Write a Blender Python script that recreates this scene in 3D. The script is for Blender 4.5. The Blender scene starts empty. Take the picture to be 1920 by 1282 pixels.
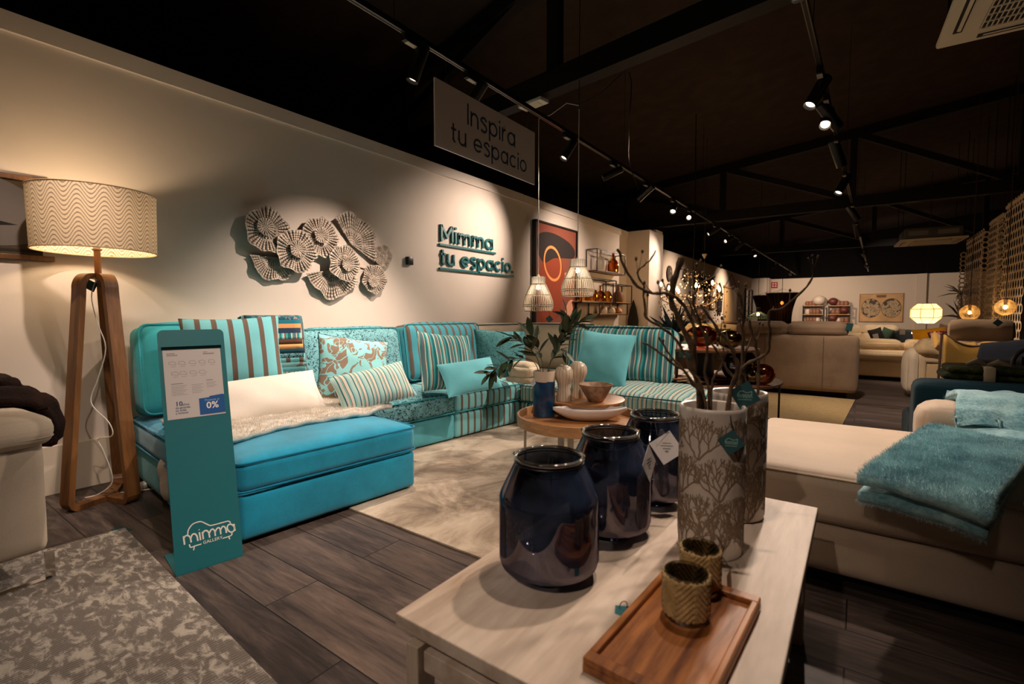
import bpy, bmesh, math, random
from mathutils import Vector, Matrix, Euler, noise
R = math.radians
scene = bpy.context.scene
COL = scene.collection
random.seed(7)

# ---------------------------------------------------------------- camera
FPX, CAMH = 907.0, 1.1
YAW, PIT = R(35.6), math.atan(53 / 907.0)
cam_d = bpy.data.cameras.new('camera'); cam = bpy.data.objects.new('camera', cam_d); COL.objects.link(cam)
cam_d.sensor_width = 36.0; cam_d.lens = 36.0 * FPX / 1920.0
cam_d.clip_start = 0.05; cam_d.clip_end = 120
cam.location = (0, 0, CAMH); cam.rotation_euler = (R(90) - PIT, 0, YAW)
cam_d.dof.use_dof = True; cam_d.dof.focus_distance = 3.4; cam_d.dof.aperture_fstop = 3.2
scene.camera = cam
# ---------------------------------------------------------------- world + view
w = bpy.data.worlds.new('world'); scene.world = w; w.use_nodes = True
w.node_tree.nodes['Background'].inputs[0].default_value = (1.0, 0.80, 0.62, 1)
w.node_tree.nodes['Background'].inputs[1].default_value = 0.022
vs = scene.view_settings
vs.view_transform = 'Standard'; vs.look = 'None'; vs.gamma = 1.0; vs.use_curve_mapping = False
vs.exposure = -0.15
scene.cycles.use_denoising = True
scene.cycles.max_bounces = 7; scene.cycles.diffuse_bounces = 3; scene.cycles.glossy_bounces = 3
scene.cycles.transmission_bounces = 5; scene.cycles.transparent_max_bounces = 14
scene.cycles.caustics_reflective = False; scene.cycles.caustics_refractive = False
scene.cycles.sample_clamp_indirect = 4.0
WARM = (1.0, 0.785, 0.63)
PW = 4.5                                             # overall lamp power
# lamps of the shop and added fill spots: (position on a track, point it is aimed at, watts, cone degrees, blend)
LX, LZ = -2.44, 2.92                                 # near track
def track2(y): return -0.33 + 0.026 * (y - 3.0)      # far track drifts a little
# ---------------------------------------------------------------- pixel helper (1920x1282 photograph)
_f = Vector((-math.sin(YAW) * math.cos(PIT), math.cos(YAW) * math.cos(PIT), -math.sin(PIT)))
_r = Vector((math.cos(YAW), math.sin(YAW), 0)); _u = _r.cross(_f)
def at(px, py, x=None, y=None, z=None, d=None):
    """world point seen at a photo pixel on a given plane or at a given depth"""
    v = _f * FPX + _r * (px - 960) - _u * (py - 641)
    if d is not None: t = d / FPX
    elif x is not None: t = x / v.x
    elif y is not None: t = y / v.y
    else: t = (z - CAMH) / v.z
    return Vector((0, 0, CAMH)) + v * t

# ---------------------------------------------------------------- mesh builder
class MB:
    def __init__(s): s.bm = bmesh.new(); s.mi = 0; s.M = Matrix()
    def _mark(s, faces):
        for f in faces: f.material_index = s.mi
    def v(s, p): return s.bm.verts.new(s.M @ Vector(p))
    def face(s, vs):
        try:
            f = s.bm.faces.new(vs); f.material_index = s.mi; return f
        except ValueError: return None
    def box(s, c, d, rot=None, bev=0.0, seg=2):
        b = bmesh.new(); bmesh.ops.create_cube(b, size=1.0)
        for q in b.verts: q.co = Vector((q.co.x * d[0], q.co.y * d[1], q.co.z * d[2]))
        if bev > 0: bmesh.ops.bevel(b, geom=b.edges[:], offset=bev, segments=seg, profile=0.5, affect='EDGES')
        m = Matrix.Translation(Vector(c)) @ (Euler(rot).to_matrix().to_4x4() if rot else Matrix())
        s._merge(b, m); return s
    def _merge(s, b, m=Matrix()):
        mp = {}
        for q in b.verts: mp[q] = s.bm.verts.new(s.M @ (m @ q.co))
        for f in b.faces: s.face([mp[q] for q in f.verts])
        b.free()
    def bar(s, a, b, w, h=None, up=(0, 0, 1)):
        a, b = Vector(a), Vector(b); h = w if h is None else h
        t = (b - a).normalized(); up = Vector(up)
        if abs(t.dot(up)) > .98: up = Vector((1, 0, 0))
        sd = t.cross(up).normalized(); u2 = sd.cross(t)
        r = [[s.v(p + sd * (i * w / 2) + u2 * (j * h / 2)) for i, j in ((-1, -1), (1, -1), (1, 1), (-1, 1))] for p in (a, b)]
        for k in range(4): s.face((r[0][k], r[0][(k + 1) % 4], r[1][(k + 1) % 4], r[1][k]))
        s.face(r[0][::-1]); s.face(r[1]); return s
    def tube(s, pts, rad, n=8, closed=False, caps=True):
        pts = [Vector(p) for p in pts]; m = len(pts)
        rr = rad if isinstance(rad, (list, tuple)) else [rad] * m
        rings = []; prev = None
        for i, p in enumerate(pts):
            if closed: t = pts[(i + 1) % m] - pts[i - 1]
            else: t = pts[min(i + 1, m - 1)] - pts[max(i - 1, 0)]
            if t.length < 1e-9: t = Vector((0, 0, 1))
            t.normalize()
            if prev is None:
                prev = t.orthogonal().normalized()
            a = (prev - t * prev.dot(t))
            a = a.normalized() if a.length > 1e-6 else t.orthogonal().normalized()
            prev = a; b = t.cross(a)
            rings.append([s.v(p + (a * math.cos(2 * math.pi * k / n) + b * math.sin(2 * math.pi * k / n)) * rr[i]) for k in range(n)])
        for i in range(m if closed else m - 1):
            A, B = rings[i], rings[(i + 1) % m]
            for k in range(n): s.face((A[k], A[(k + 1) % n], B[(k + 1) % n], B[k]))
        if caps and not closed:
            s.face(rings[0][::-1]); s.face(rings[-1])
        return s
    def lathe(s, prof, n=40, c=(0, 0, 0), a0=0.0, wob=None):
        c = Vector(c); rings = []
        for r_, z_ in prof:
            if r_ < 1e-5: rings.append([s.v(c + Vector((0, 0, z_)))])
            else: rings.append([s.v(c + Vector((math.cos(a0 + 2 * math.pi * k / n) * r_ * (wob(k, n, z_) if wob else 1),
                                                math.sin(a0 + 2 * math.pi * k / n) * r_ * (wob(k, n, z_) if wob else 1), z_))) for k in range(n)])
        for A, B in zip(rings, rings[1:]):
            for k in range(n):
                k2 = (k + 1) % n
                if len(A) == 1 and len(B) == 1: continue
                if len(A) == 1: s.face((A[0], B[k2], B[k]))
                elif len(B) == 1: s.face((A[k], A[k2], B[0]))
                else: s.face((A[k], A[k2], B[k2], B[k]))
        return s
    def prism(s, poly, fn, d0, d1):
        """poly: 2-D outline; fn(u,v,depth)->3-D"""
        a = [s.v(fn(u, v, d0)) for u, v in poly]; b = [s.v(fn(u, v, d1)) for u, v in poly]; n = len(a)
        s.face(a[::-1]); s.face(b)
        for k in range(n): s.face((a[k], a[(k + 1) % n], b[(k + 1) % n], b[k]))
        return s
    def ribbon(s, pts, wd, fn, d0, d1, closed=False):
        """stroke of constant width with thickness, on a surface fn(u,v,depth)"""
        P = [Vector((p[0], p[1])) for p in pts]; n = len(P); Lf, Rt = [], []
        for i in range(n):
            if closed: a, b = P[i] - P[i - 1], P[(i + 1) % n] - P[i]
            else: a = P[i] - P[i - 1] if i else P[1] - P[0]; b = P[i + 1] - P[i] if i < n - 1 else P[-1] - P[-2]
            a = a.normalized(); b = b.normalized(); t = a + b
            t = t.normalized() if t.length > 1e-6 else a
            nn = Vector((-t.y, t.x)); k = 1 / max(.45, nn.dot(Vector((-a.y, a.x))))
            Lf.append(P[i] + nn * wd / 2 * k); Rt.append(P[i] - nn * wd / 2 * k)
        q = [[s.v(fn(p.x, p.y, d)) for p in A] for A, d in ((Lf, d0), (Rt, d0), (Lf, d1), (Rt, d1))]
        for i in range(n if closed else n - 1):
            j = (i + 1) % n
            s.face((q[2][i], q[3][i], q[3][j], q[2][j])); s.face((q[0][j], q[1][j], q[1][i], q[0][i]))
            s.face((q[0][i], q[2][i], q[2][j], q[0][j])); s.face((q[1][j], q[3][j], q[3][i], q[1][i]))
        if not closed:
            s.face((q[0][0], q[1][0], q[3][0], q[2][0])); s.face((q[0][-1], q[2][-1], q[3][-1], q[1][-1]))
        return s
    def grid(s, nu, nv, fn, wrap_u=False):
        g = [[s.v(fn(i / (nu if wrap_u else nu - 1), j / (nv - 1))) for j in range(nv)] for i in range(nu)]
        for i in range(nu if wrap_u else nu - 1):
            for j in range(nv - 1):
                i2 = (i + 1) % nu
                s.face((g[i][j], g[i2][j], g[i2][j + 1], g[i][j + 1]))
        return g
    def rbox(s, c, d, r=0.04, n=8, puff=(0, 0, 0), rot=None, wr=0.0, seed=0, dimple=None):
        """soft upholstered box: rounded edges, puffed faces, light wrinkles"""
        h = [x / 2 for x in d]; r = min(r, *[x * .98 for x in h]); b = bmesh.new()
        def lines(hh):
            e = [-hh, -hh + r * .12, -hh + r * .4, -hh + r]
            m = [(-hh + r) + (2 * hh - 2 * r) * k / n for k in range(1, n)]
            return e + m + [-x for x in e[::-1]]
        Ls = [lines(x) for x in h]
        for ax in range(3):
            a1, a2 = (ax + 1) % 3, (ax + 2) % 3
            for sg in (-1, 1):
                g = []
                for p in Ls[a1]:
                    row = []
                    for q in Ls[a2]:
                        co = [0, 0, 0]; co[ax] = sg * h[ax]; co[a1] = p; co[a2] = q
                        row.append(b.verts.new(co))
                    g.append(row)
                for i in range(len(g) - 1):
                    for j in range(len(g[0]) - 1):
                        f = (g[i][j], g[i + 1][j], g[i + 1][j + 1], g[i][j + 1])
                        b.faces.new(f if sg > 0 else f[::-1])
        bmesh.ops.remove_doubles(b, verts=b.verts[:], dist=1e-5)
        for q in b.verts:
            p = q.co; inn = Vector([max(-(h[i] - r), min(h[i] - r, p[i])) for i in range(3)])
            o = p - inn
            if o.length > 1e-9: o = o.normalized() * r
            p2 = inn + o; nu = [max(-1, min(1, p[i] / h[i])) for i in range(3)]
            for ax in range(3):
                a1, a2 = (ax + 1) % 3, (ax + 2) % 3
                k = (1 - nu[a1] ** 4) * (1 - nu[a2] ** 4)
                p2[ax] += puff[ax] * k * nu[ax] ** 3
            if dimple:
                for (u, v, rad, dep) in dimple:
                    dd = math.hypot(p.x - u, p.y - v)
                    if nu[2] > .5: p2.z -= dep * math.exp(-(dd / rad) ** 2)
            if wr:
                k = noise.noise(Vector((p.x * 7 + seed * 3.1, p.y * 7, p.z * 7))) + .5 * noise.noise(Vector((p.x * 17, p.y * 17 + seed, p.z * 17)))
                p2 += Vector(p2).normalized() * wr * k
            q.co = p2
        m = Matrix.Translation(Vector(c)) @ (Euler(rot).to_matrix().to_4x4() if rot else Matrix())
        s._merge(b, m); return s
    def pillow(s, w_, h_, t, n=16, pin=.07, wr=.006, seed=0, p=2.4):
        """scatter cushion in the local x-z plane, thickness along y"""
        b = bmesh.new(); gs = []
        for sg in (1, -1):
            g = []
            for i in range(n + 1):
                row = []
                for j in range(n + 1):
                    u = math.sin((2 * i / n - 1) * math.pi / 2 * .96) / math.sin(math.pi / 2 * .96); v = math.sin((2 * j / n - 1) * math.pi / 2 * .96) / math.sin(math.pi / 2 * .96)
                    x = w_ / 2 * u * (1 - pin * (1 - v * v) * u * u); z = h_ / 2 * v * (1 - pin * (1 - u * u) * v * v)
                    k = max(0, (1 - abs(u) ** p) * (1 - abs(v) ** p)) ** .55
                    y = sg * t / 2 * k
                    if 0 < i < n and 0 < j < n:
                        nz = noise.noise(Vector((x * 9 + seed * 5.7, z * 9, sg * 2 + seed)))
                        y += wr * nz * 1.4; x += wr * .5 * nz
                    row.append(b.verts.new((x, y, z)))
                g.append(row)
            for i in range(n):
                for j in range(n):
                    f = (g[i][j], g[i + 1][j], g[i + 1][j + 1], g[i][j + 1])
                    b.faces.new(f if sg < 0 else f[::-1])
        bmesh.ops.remove_doubles(b, verts=b.verts[:], dist=1e-5)
        s._merge(b); return s
    def build(s, name, mats, parent=None, smooth=True, loc=None, rot=None, angle=40):
        bmesh.ops.recalc_face_normals(s.bm, faces=s.bm.faces[:])
        me = bpy.data.meshes.new(name); s.bm.to_mesh(me); s.bm.free()
        for m in (mats if isinstance(mats, (list, tuple)) else [mats]): me.materials.append(m)
        if smooth:
            me.polygons.foreach_set('use_smooth', [True] * len(me.polygons))
            try: me.set_sharp_from_angle(angle=R(angle))
            except Exception: pass
        o = bpy.data.objects.new(name, me); COL.objects.link(o)
        if parent: o.parent = parent
        if loc is not None: o.location = loc
        if rot is not None: o.rotation_euler = rot
        return o

def tag(o, label, cat, group=None, kind=None):
    if label: o['label'] = label
    if cat: o['category'] = cat
    if group: o['group'] = group
    if kind: o['kind'] = kind
    return o
def thing(name, label, cat, loc=(0, 0, 0), rz=0.0, group=None, rot=None):
    o = bpy.data.objects.new(name, None); COL.objects.link(o); o.empty_display_size = .1
    o.location = loc; o.rotation_euler = rot if rot else (0, 0, rz)
    return tag(o, label, cat, group)
def solo(name, mb, mats, label, cat, loc=None, rot=None, group=None, **k):
    return tag(mb.build(name, mats, None, loc=loc, rot=rot, **k), label, cat, group)
def struct(name, mb, mats, **k):
    o = mb.build(name, mats, None, **k); o['kind'] = 'structure'; return o
def plabel(o, l): o['label'] = l; return o
def solidify(o, t, off=0.0):
    m = o.modifiers.new('solid', 'SOLIDIFY'); m.thickness = t; m.offset = off; return o
def subsurf(o, n=1):
    m = o.modifiers.new('sub', 'SUBSURF'); m.levels = n; m.render_levels = n; return o
def light(name, typ, parent, loc, watts, color=WARM, aim=None, cone=50, blend=.6, size=.05):
    d = bpy.data.lights.new(name, typ); d.energy = watts * PW; d.color = color
    if typ == 'SPOT': d.spot_size = R(cone); d.spot_blend = blend
    if typ in ('SPOT', 'POINT'): d.shadow_soft_size = size
    o = bpy.data.objects.new(name, d); COL.objects.link(o); o.parent = parent; o.location = loc
    if aim is not None:
        o.rotation_euler = (Vector(aim)).to_track_quat('-Z', 'Y').to_euler()
    return o
def hair(o, count, length, rootr=.0012, seed=1, rough=.02, mat_slot=1, child=0, brown=.25):
    ps = o.modifiers.new('pile', 'PARTICLE_SYSTEM').particle_system; st = ps.settings
    st.type = 'HAIR'; st.count = count; st.hair_length = length; st.hair_step = 3; st.emit_from = 'FACE'; ps.seed = seed
    st.use_advanced_hair = False
    st.hair_length = length; st.brownian_factor = brown * length; st.factor_random = 0
    st.render_step = 3; st.display_step = 2
    st.root_radius = 1.0; st.tip_radius = .25; st.radius_scale = rootr; st.material = mat_slot
    return o
# ---------------------------------------------------------------- materials
def lin(c):
    return tuple((x / 255 / 12.92 if x <= 10 else ((x / 255 + .055) / 1.055) ** 2.4) for x in c[:3]) + (1,)
def mk(name):
    m = bpy.data.materials.new(name); m.use_nodes = True; nt = m.node_tree
    return m, nt, nt.nodes['Principled BSDF']
def N(nt, t, ins=None, **pr):
    n = nt.nodes.new(t)
    for k, v in pr.items(): setattr(n, k, v)
    for k, v in (ins or {}).items():
        if hasattr(v, 'is_linked') or hasattr(v, 'links'): nt.links.new(v, n.inputs[k])
        else: n.inputs[k].default_value = v
    return n
def coords(nt, kind='Object', scale=None, rot=None, loc=None):
    tc = N(nt, 'ShaderNodeTexCoord'); o = tc.outputs[kind]
    if scale or rot or loc:
        mp = N(nt, 'ShaderNodeMapping', {'Vector': o})
        if scale: mp.inputs['Scale'].default_value = scale
        if rot: mp.inputs['Rotation'].default_value = rot
        if loc: mp.inputs['Location'].default_value = loc
        o = mp.outputs[0]
    return o
def ramp(nt, fac, stops, interp='LINEAR'):
    r = N(nt, 'ShaderNodeValToRGB', {'Fac': fac}); cr = r.color_ramp; cr.interpolation = interp
    while len(cr.elements) > 1: cr.elements.remove(cr.elements[-1])
    cr.elements[0].position = stops[0][0]; cr.elements[0].color = lin(stops[0][1])
    for p, c in stops[1:]:
        e = cr.elements.new(p); e.color = lin(c)
    return r.outputs[0]
def math_(nt, op, a, b=0.0, c=0.0):
    n = N(nt, 'ShaderNodeMath', operation=op)
    for i, v in enumerate((a, b, c)):
        if hasattr(v, 'links'): nt.links.new(v, n.inputs[i])
        else: n.inputs[i].default_value = v
    return n.outputs[0]
def bump(nt, b, h, strength=.3, dist=.01):
    n = N(nt, 'ShaderNodeBump', {'Height': h, 'Strength': strength, 'Distance': dist}); nt.links.new(n.outputs[0], b.inputs['Normal']); return n
def noise_(nt, vec, scale, detail=3, rough=.5, dist=0):
    return N(nt, 'ShaderNodeTexNoise', {'Vector': vec, 'Scale': scale, 'Detail': detail, 'Roughness': rough, 'Distortion': dist}).outputs[0]
_cache = {}
def plain(name, col, rough=.5, metal=0.0, var=0, vs_=4, bs=0, bst=.2, bd=.004, sheen=0, spec=.5, emit=0, coat=0):
    if name in _cache: return _cache[name]
    m, nt, b = mk(name); c = lin(col)
    b.inputs['Base Color'].default_value = c; b.inputs['Roughness'].default_value = rough; b.inputs['Metallic'].default_value = metal
    b.inputs['Specular IOR Level'].default_value = spec
    if sheen: b.inputs['Sheen Weight'].default_value = sheen
    if coat: b.inputs['Coat Weight'].default_value = coat
    if var or bs: v = coords(nt)
    if var:
        n = noise_(nt, v, vs_, 4)
        lo = tuple(max(0, x * (1 - var)) for x in col); hi = tuple(min(255, x * (1 + var)) for x in col)
        nt.links.new(ramp(nt, n, [(.3, lo), (.7, hi)]), b.inputs['Base Color'])
    if bs: bump(nt, b, noise_(nt, v, bs, 3), bst, bd)
    if emit:
        b.inputs['Emission Color'].default_value = c; b.inputs['Emission Strength'].default_value = emit
    _cache[name] = m; return m
def fabric(name, col, var=.10, weave=420, rough=.92, sheen=.15, big=3.0):
    if name in _cache: return _cache[name]
    m, nt, b = mk(name); v = coords(nt)
    n = noise_(nt, v, big, 4, .6); f = noise_(nt, v, weave, 2)
    mixf = math_(nt, 'ADD', math_(nt, 'MULTIPLY', n, .6), math_(nt, 'MULTIPLY', f, .4))
    lo = tuple(x * (1 - var) for x in col); hi = tuple(min(255, x * (1 + var)) for x in col)
    nt.links.new(ramp(nt, mixf, [(.35, lo), (.65, hi)]), b.inputs['Base Color'])
    b.inputs['Roughness'].default_value = rough; b.inputs['Sheen Weight'].default_value = sheen; b.inputs['Specular IOR Level'].default_value = .2
    bump(nt, b, f, .25, .002); _cache[name] = m; return m
def stripes(name, seq, period, axis=0, off=0.0, wob=.0, rough=.9, thread=True):
    """seq: [(width, colour)...] repeated every `period` metres along a local axis"""
    m, nt, b = mk(name); v = coords(nt)
    sp = N(nt, 'ShaderNodeSeparateXYZ', {0: v}); a = sp.outputs[axis]
    fr = math_(nt, 'FRACT', math_(nt, 'ADD', math_(nt, 'DIVIDE', a, period), off + 50.0))
    tot = sum(x[0] for x in seq); pos = 0; st = []
    for wd, c in seq: st.append((pos / tot, c)); pos += wd
    c = ramp(nt, fr, st, 'CONSTANT')
    f = noise_(nt, v, 500, 2)
    mx = N(nt, 'ShaderNodeMix', {0: .25, 6: c, 7: c}, data_type='RGBA', blend_type='OVERLAY')
    g = N(nt, 'ShaderNodeCombineColor', {0: f, 1: f, 2: f}); nt.links.new(g.outputs[0], mx.inputs[7])
    nt.links.new(mx.outputs[2], b.inputs['Base Color'])
    b.inputs['Roughness'].default_value = rough; b.inputs['Specular IOR Level'].default_value = .2; b.inputs['Sheen Weight'].default_value = .1
    bump(nt, b, f, .25, .002); return m
def wood(name, c1, c2, axis=0, scale=6, rough=.45, stretch=.08, dark=None):
    m, nt, b = mk(name); s = [1, 1, 1]; s[axis] = stretch
    v = coords(nt, scale=tuple(s)); n = noise_(nt, v, scale * 2.4, 6, .62, .7); n2 = noise_(nt, v, scale * 12, 3)
    f = math_(nt, 'ADD', math_(nt, 'MULTIPLY', n, .75), math_(nt, 'MULTIPLY', n2, .25))
    st = [(.36, c1), (.62, c2)]
    if dark: st = [(.26, dark)] + st
    nt.links.new(ramp(nt, f, st), b.inputs['Base Color']); b.inputs['Roughness'].default_value = rough
    bump(nt, b, n2, .12, .002); return m
def emis(name, col, s):
    if name in _cache: return _cache[name]
    m = bpy.data.materials.new(name); m.use_nodes = True; nt = m.node_tree; nt.nodes.clear()
    e = N(nt, 'ShaderNodeEmission', {'Color': lin(col), 'Strength': s}); o = N(nt, 'ShaderNodeOutputMaterial'); nt.links.new(e.outputs[0], o.inputs[0])
    _cache[name] = m; return m
def glass_mix(name, tcol, gcol, fac=.3, rough=.03, speck=0, zfade=None, haze=None):
    """thin-walled tinted glass: transparent + glossy"""
    m = bpy.data.materials.new(name); m.use_nodes = True; nt = m.node_tree; nt.nodes.clear()
    t = N(nt, 'ShaderNodeBsdfTransparent', {'Color': lin(tcol)}); g = N(nt, 'ShaderNodeBsdfGlossy', {'Color': lin(gcol), 'Roughness': rough})
    lw = N(nt, 'ShaderNodeLayerWeight', {'Blend': .35}); f = math_(nt, 'ADD', math_(nt, 'MULTIPLY', lw.outputs['Fresnel'], .6), fac)
    v = coords(nt)
    if zfade:
        z = N(nt, 'ShaderNodeSeparateXYZ', {0: v}).outputs[2]
        k = N(nt, 'ShaderNodeMapRange', {'Value': z, 'From Min': zfade[0], 'From Max': zfade[1], 'To Min': 1.0, 'To Max': zfade[2]}).outputs[0]
        f = math_(nt, 'MULTIPLY', f, k)
    if speck:
        s = noise_(nt, v, 38, 5, .7); k = math_(nt, 'GREATER_THAN', s, .66)
        s2 = noise_(nt, v, 7, 4, .6); k2 = N(nt, 'ShaderNodeMapRange', {'Value': s2, 'From Min': .35, 'From Max': .65, 'To Min': .72, 'To Max': 1.15}).outputs[0]
        f = math_(nt, 'MULTIPLY', f, math_(nt, 'MULTIPLY', k2, math_(nt, 'SUBTRACT', 1.0, math_(nt, 'MULTIPLY', k, .7))))
    f = math_(nt, 'MINIMUM', f, 1.0)
    tt = t
    if haze:
        df = N(nt, 'ShaderNodeBsdfDiffuse', {'Color': lin(haze[0])}); hz = noise_(nt, v, 5, 4, .6)
        hk = N(nt, 'ShaderNodeMapRange', {'Value': hz, 'From Min': .35, 'From Max': .68, 'To Min': 0.0, 'To Max': haze[1]}).outputs[0]
        tt = N(nt, 'ShaderNodeMixShader', {0: hk, 1: t.outputs[0], 2: df.outputs[0]})
    mx = N(nt, 'ShaderNodeMixShader', {0: f, 1: tt.outputs[0], 2: g.outputs[0]}); o = N(nt, 'ShaderNodeOutputMaterial'); nt.links.new(mx.outputs[0], o.inputs[0])
    return m
def translucent(name, col, tr=.5, rough=.9, pattern=None):
    m = bpy.data.materials.new(name); m.use_nodes = True; nt = m.node_tree; nt.nodes.clear()
    d = N(nt, 'ShaderNodeBsdfDiffuse', {'Color': lin(col)}); t = N(nt, 'ShaderNodeBsdfTranslucent', {'Color': lin(col)})
    if pattern:
        c = pattern(nt); nt.links.new(c, d.inputs[0]); nt.links.new(c, t.inputs[0])
    mx = N(nt, 'ShaderNodeMixShader', {0: tr, 1: d.outputs[0], 2: t.outputs[0]}); o = N(nt, 'ShaderNodeOutputMaterial'); nt.links.new(mx.outputs[0], o.inputs[0])
    return m

def floor_mat():
    m, nt, b = mk('dark wood planks'); v = coords(nt)
    br = N(nt, 'ShaderNodeTexBrick', {'Vector': v, 'Scale': 1.0, 'Mortar Size': .0028, 'Mortar Smooth': .2, 'Bias': 0.0, 'Brick Width': 1.30, 'Row Height': .222,
        'Color1': (.1, .1, .1, 1), 'Color2': (.9, .9, .9, 1), 'Mortar': (.5, .5, .5, 1)}, offset=.37, squash=1.0)
    plank = br.outputs[0]
    off = N(nt, 'ShaderNodeVectorMath', {0: v, 1: plank}, operation='ADD')
    sc = N(nt, 'ShaderNodeVectorMath', {0: plank, 1: (9.0, 5.0, 3.0)}, operation='MULTIPLY'); nt.links.new(sc.outputs[0], off.inputs[1])
    mp = N(nt, 'ShaderNodeMapping', {'Vector': off.outputs[0]}); mp.inputs['Scale'].default_value = (.16, 1.6, 1)
    g = noise_(nt, mp.outputs[0], 9, 8, .68, .9); g2 = noise_(nt, mp.outputs[0], 60, 4, .6)
    pl = N(nt, 'ShaderNodeSeparateColor', {0: plank}).outputs[0]
    f = math_(nt, 'ADD', math_(nt, 'ADD', math_(nt, 'MULTIPLY', g, .62), math_(nt, 'MULTIPLY', g2, .22)), math_(nt, 'MULTIPLY', pl, .14))
    col = ramp(nt, f, [(.30, (34, 29, 29)), (.44, (66, 57, 54)), (.56, (96, 82, 75)), (.72, (128, 109, 96))])
    mx = N(nt, 'ShaderNodeMix', {0: br.outputs[1], 6: col, 7: (.012, .010, .009, 1)}, data_type='RGBA'); nt.links.new(mx.outputs[2], b.inputs['Base Color'])
    rr = N(nt, 'ShaderNodeMapRange', {'Value': g2, 'To Min': .42, 'To Max': .62}); nt.links.new(rr.outputs[0], b.inputs['Roughness'])
    h = math_(nt, 'SUBTRACT', math_(nt, 'MULTIPLY', g2, .4), br.outputs[1]); bump(nt, b, h, .25, .003); b.inputs['Specular IOR Level'].default_value = .35
    return m
def rug_mat(name, cols, scale, thr=(.4, .6), stretch=(1, 1, 1), weave=260, det=6, ridge=None):
    m, nt, b = mk(name); v = coords(nt, scale=stretch)
    n = noise_(nt, v, scale, det, .68, .6); v2 = coords(nt); f = noise_(nt, v2, weave, 2)
    st = [(thr[0] + (thr[1] - thr[0]) * i / (len(cols) - 1), c) for i, c in enumerate(cols)]
    k = math_(nt, 'ADD', n, math_(nt, 'MULTIPLY', math_(nt, 'SUBTRACT', f, .5), .22 if ridge else .12))
    nt.links.new(ramp(nt, k, st), b.inputs['Base Color']); b.inputs['Roughness'].default_value = .95; b.inputs['Specular IOR Level'].default_value = .15; b.inputs['Sheen Weight'].default_value = .3
    h = f
    if ridge:
        sx = N(nt, 'ShaderNodeSeparateXYZ', {0: v2}).outputs[0]; h = math_(nt, 'ADD', f, math_(nt, 'SINE', math_(nt, 'MULTIPLY', sx, ridge)))
    bump(nt, b, h, .5, .004); return m
def paisley(name, base, dark, scale=70):
    m, nt, b = mk(name); v = coords(nt)
    n = noise_(nt, v, scale, 2, .5, 1.6); n2 = noise_(nt, v, scale * .35, 2)
    k = math_(nt, 'ADD', n, math_(nt, 'MULTIPLY', math_(nt, 'SUBTRACT', n2, .5), .25))
    nt.links.new(ramp(nt, k, [(.0, dark), (.43, dark), (.47, base), (.55, base), (.60, tuple(x * .72 for x in base)), (.64, base)]), b.inputs['Base Color'])
    b.inputs['Roughness'].default_value = .9; b.inputs['Specular IOR Level'].default_value = .2; bump(nt, b, n, .15, .003); return m
def leafy(name, base, dark):
    m, nt, b = mk(name); v = coords(nt)
    d = N(nt, 'ShaderNodeTexNoise', {'Vector': v, 'Scale': 11.0, 'Detail': 1.0}); va = N(nt, 'ShaderNodeVectorMath', {0: v, 1: d.outputs[1]}, operation='MULTIPLY_ADD'); va.inputs[1].default_value = (1, 1, 1)
    sc = N(nt, 'ShaderNodeVectorMath', {0: d.outputs[1]}, operation='SCALE'); sc.inputs['Scale'].default_value = .075; nt.links.new(sc.outputs[0], va.inputs[2])
    vo = N(nt, 'ShaderNodeTexVoronoi', {'Vector': va.outputs[0], 'Scale': 30.0}, feature='F1'); e = N(nt, 'ShaderNodeTexVoronoi', {'Vector': va.outputs[0], 'Scale': 30.0}, feature='DISTANCE_TO_EDGE')
    cr = N(nt, 'ShaderNodeSeparateColor', {0: vo.outputs['Color']}).outputs[0]
    k = math_(nt, 'MULTIPLY', math_(nt, 'GREATER_THAN', e.outputs[0], .055), math_(nt, 'GREATER_THAN', cr, .33))
    nt.links.new(ramp(nt, k, [(0, base), (.5, dark)], 'CONSTANT'), b.inputs['Base Color']); b.inputs['Roughness'].default_value = .9; b.inputs['Specular IOR Level'].default_value = .2
    bump(nt, b, noise_(nt, v, 400, 2), .2, .002); return m
def fluff(name, c1, c2, sc=60, big=5, sheen=.6, st=.6):
    m, nt, b = mk(name); v = coords(nt); n = noise_(nt, v, sc, 5, .7); n2 = noise_(nt, v, big, 4, .6, .8)
    k = math_(nt, 'ADD', math_(nt, 'MULTIPLY', n, .4), math_(nt, 'MULTIPLY', n2, .6))
    nt.links.new(ramp(nt, k, [(.36, c1), (.62, c2)]), b.inputs['Base Color']); b.inputs['Roughness'].default_value = 1; b.inputs['Specular IOR Level'].default_value = .1
    b.inputs['Sheen Weight'].default_value = sheen; bump(nt, b, n, st, .012); return m

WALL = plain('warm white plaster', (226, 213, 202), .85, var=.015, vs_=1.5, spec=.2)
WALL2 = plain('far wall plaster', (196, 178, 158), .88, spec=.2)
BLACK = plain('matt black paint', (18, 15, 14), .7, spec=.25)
ROOF = plain('dark brown black roof', (62, 50, 43), .9, var=.1, spec=.15)
BMETAL = plain('black metal', (16, 16, 17), .42, 0.0, spec=.45)
STEEL = plain('brushed steel', (170, 165, 158), .3, 1.0)
CHROME = plain('chrome', (215, 212, 208), .12, 1.0)
WHITEP = plain('white plastic', (225, 218, 205), .45)
TEAL = plain('teal powder coat', (24, 108, 118), .5)
TEALTAG = plain('teal card', (10, 64, 68), .7)
WHITE = plain('white print', (236, 234, 230), .6)
PAPER = plain('white paper', (200, 194, 193), .7)
LENS = emis('lamp lens', (255, 226, 196), 3.8)
LENSDIM = plain('unlit lens', (200, 185, 165), .3)
BULB = emis('glowing bulb', (255, 196, 120), 45.0)
STRING = plain('dark cord', (28, 26, 24), .8)
CORDW = plain('white cord', (205, 200, 190), .6)
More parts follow.
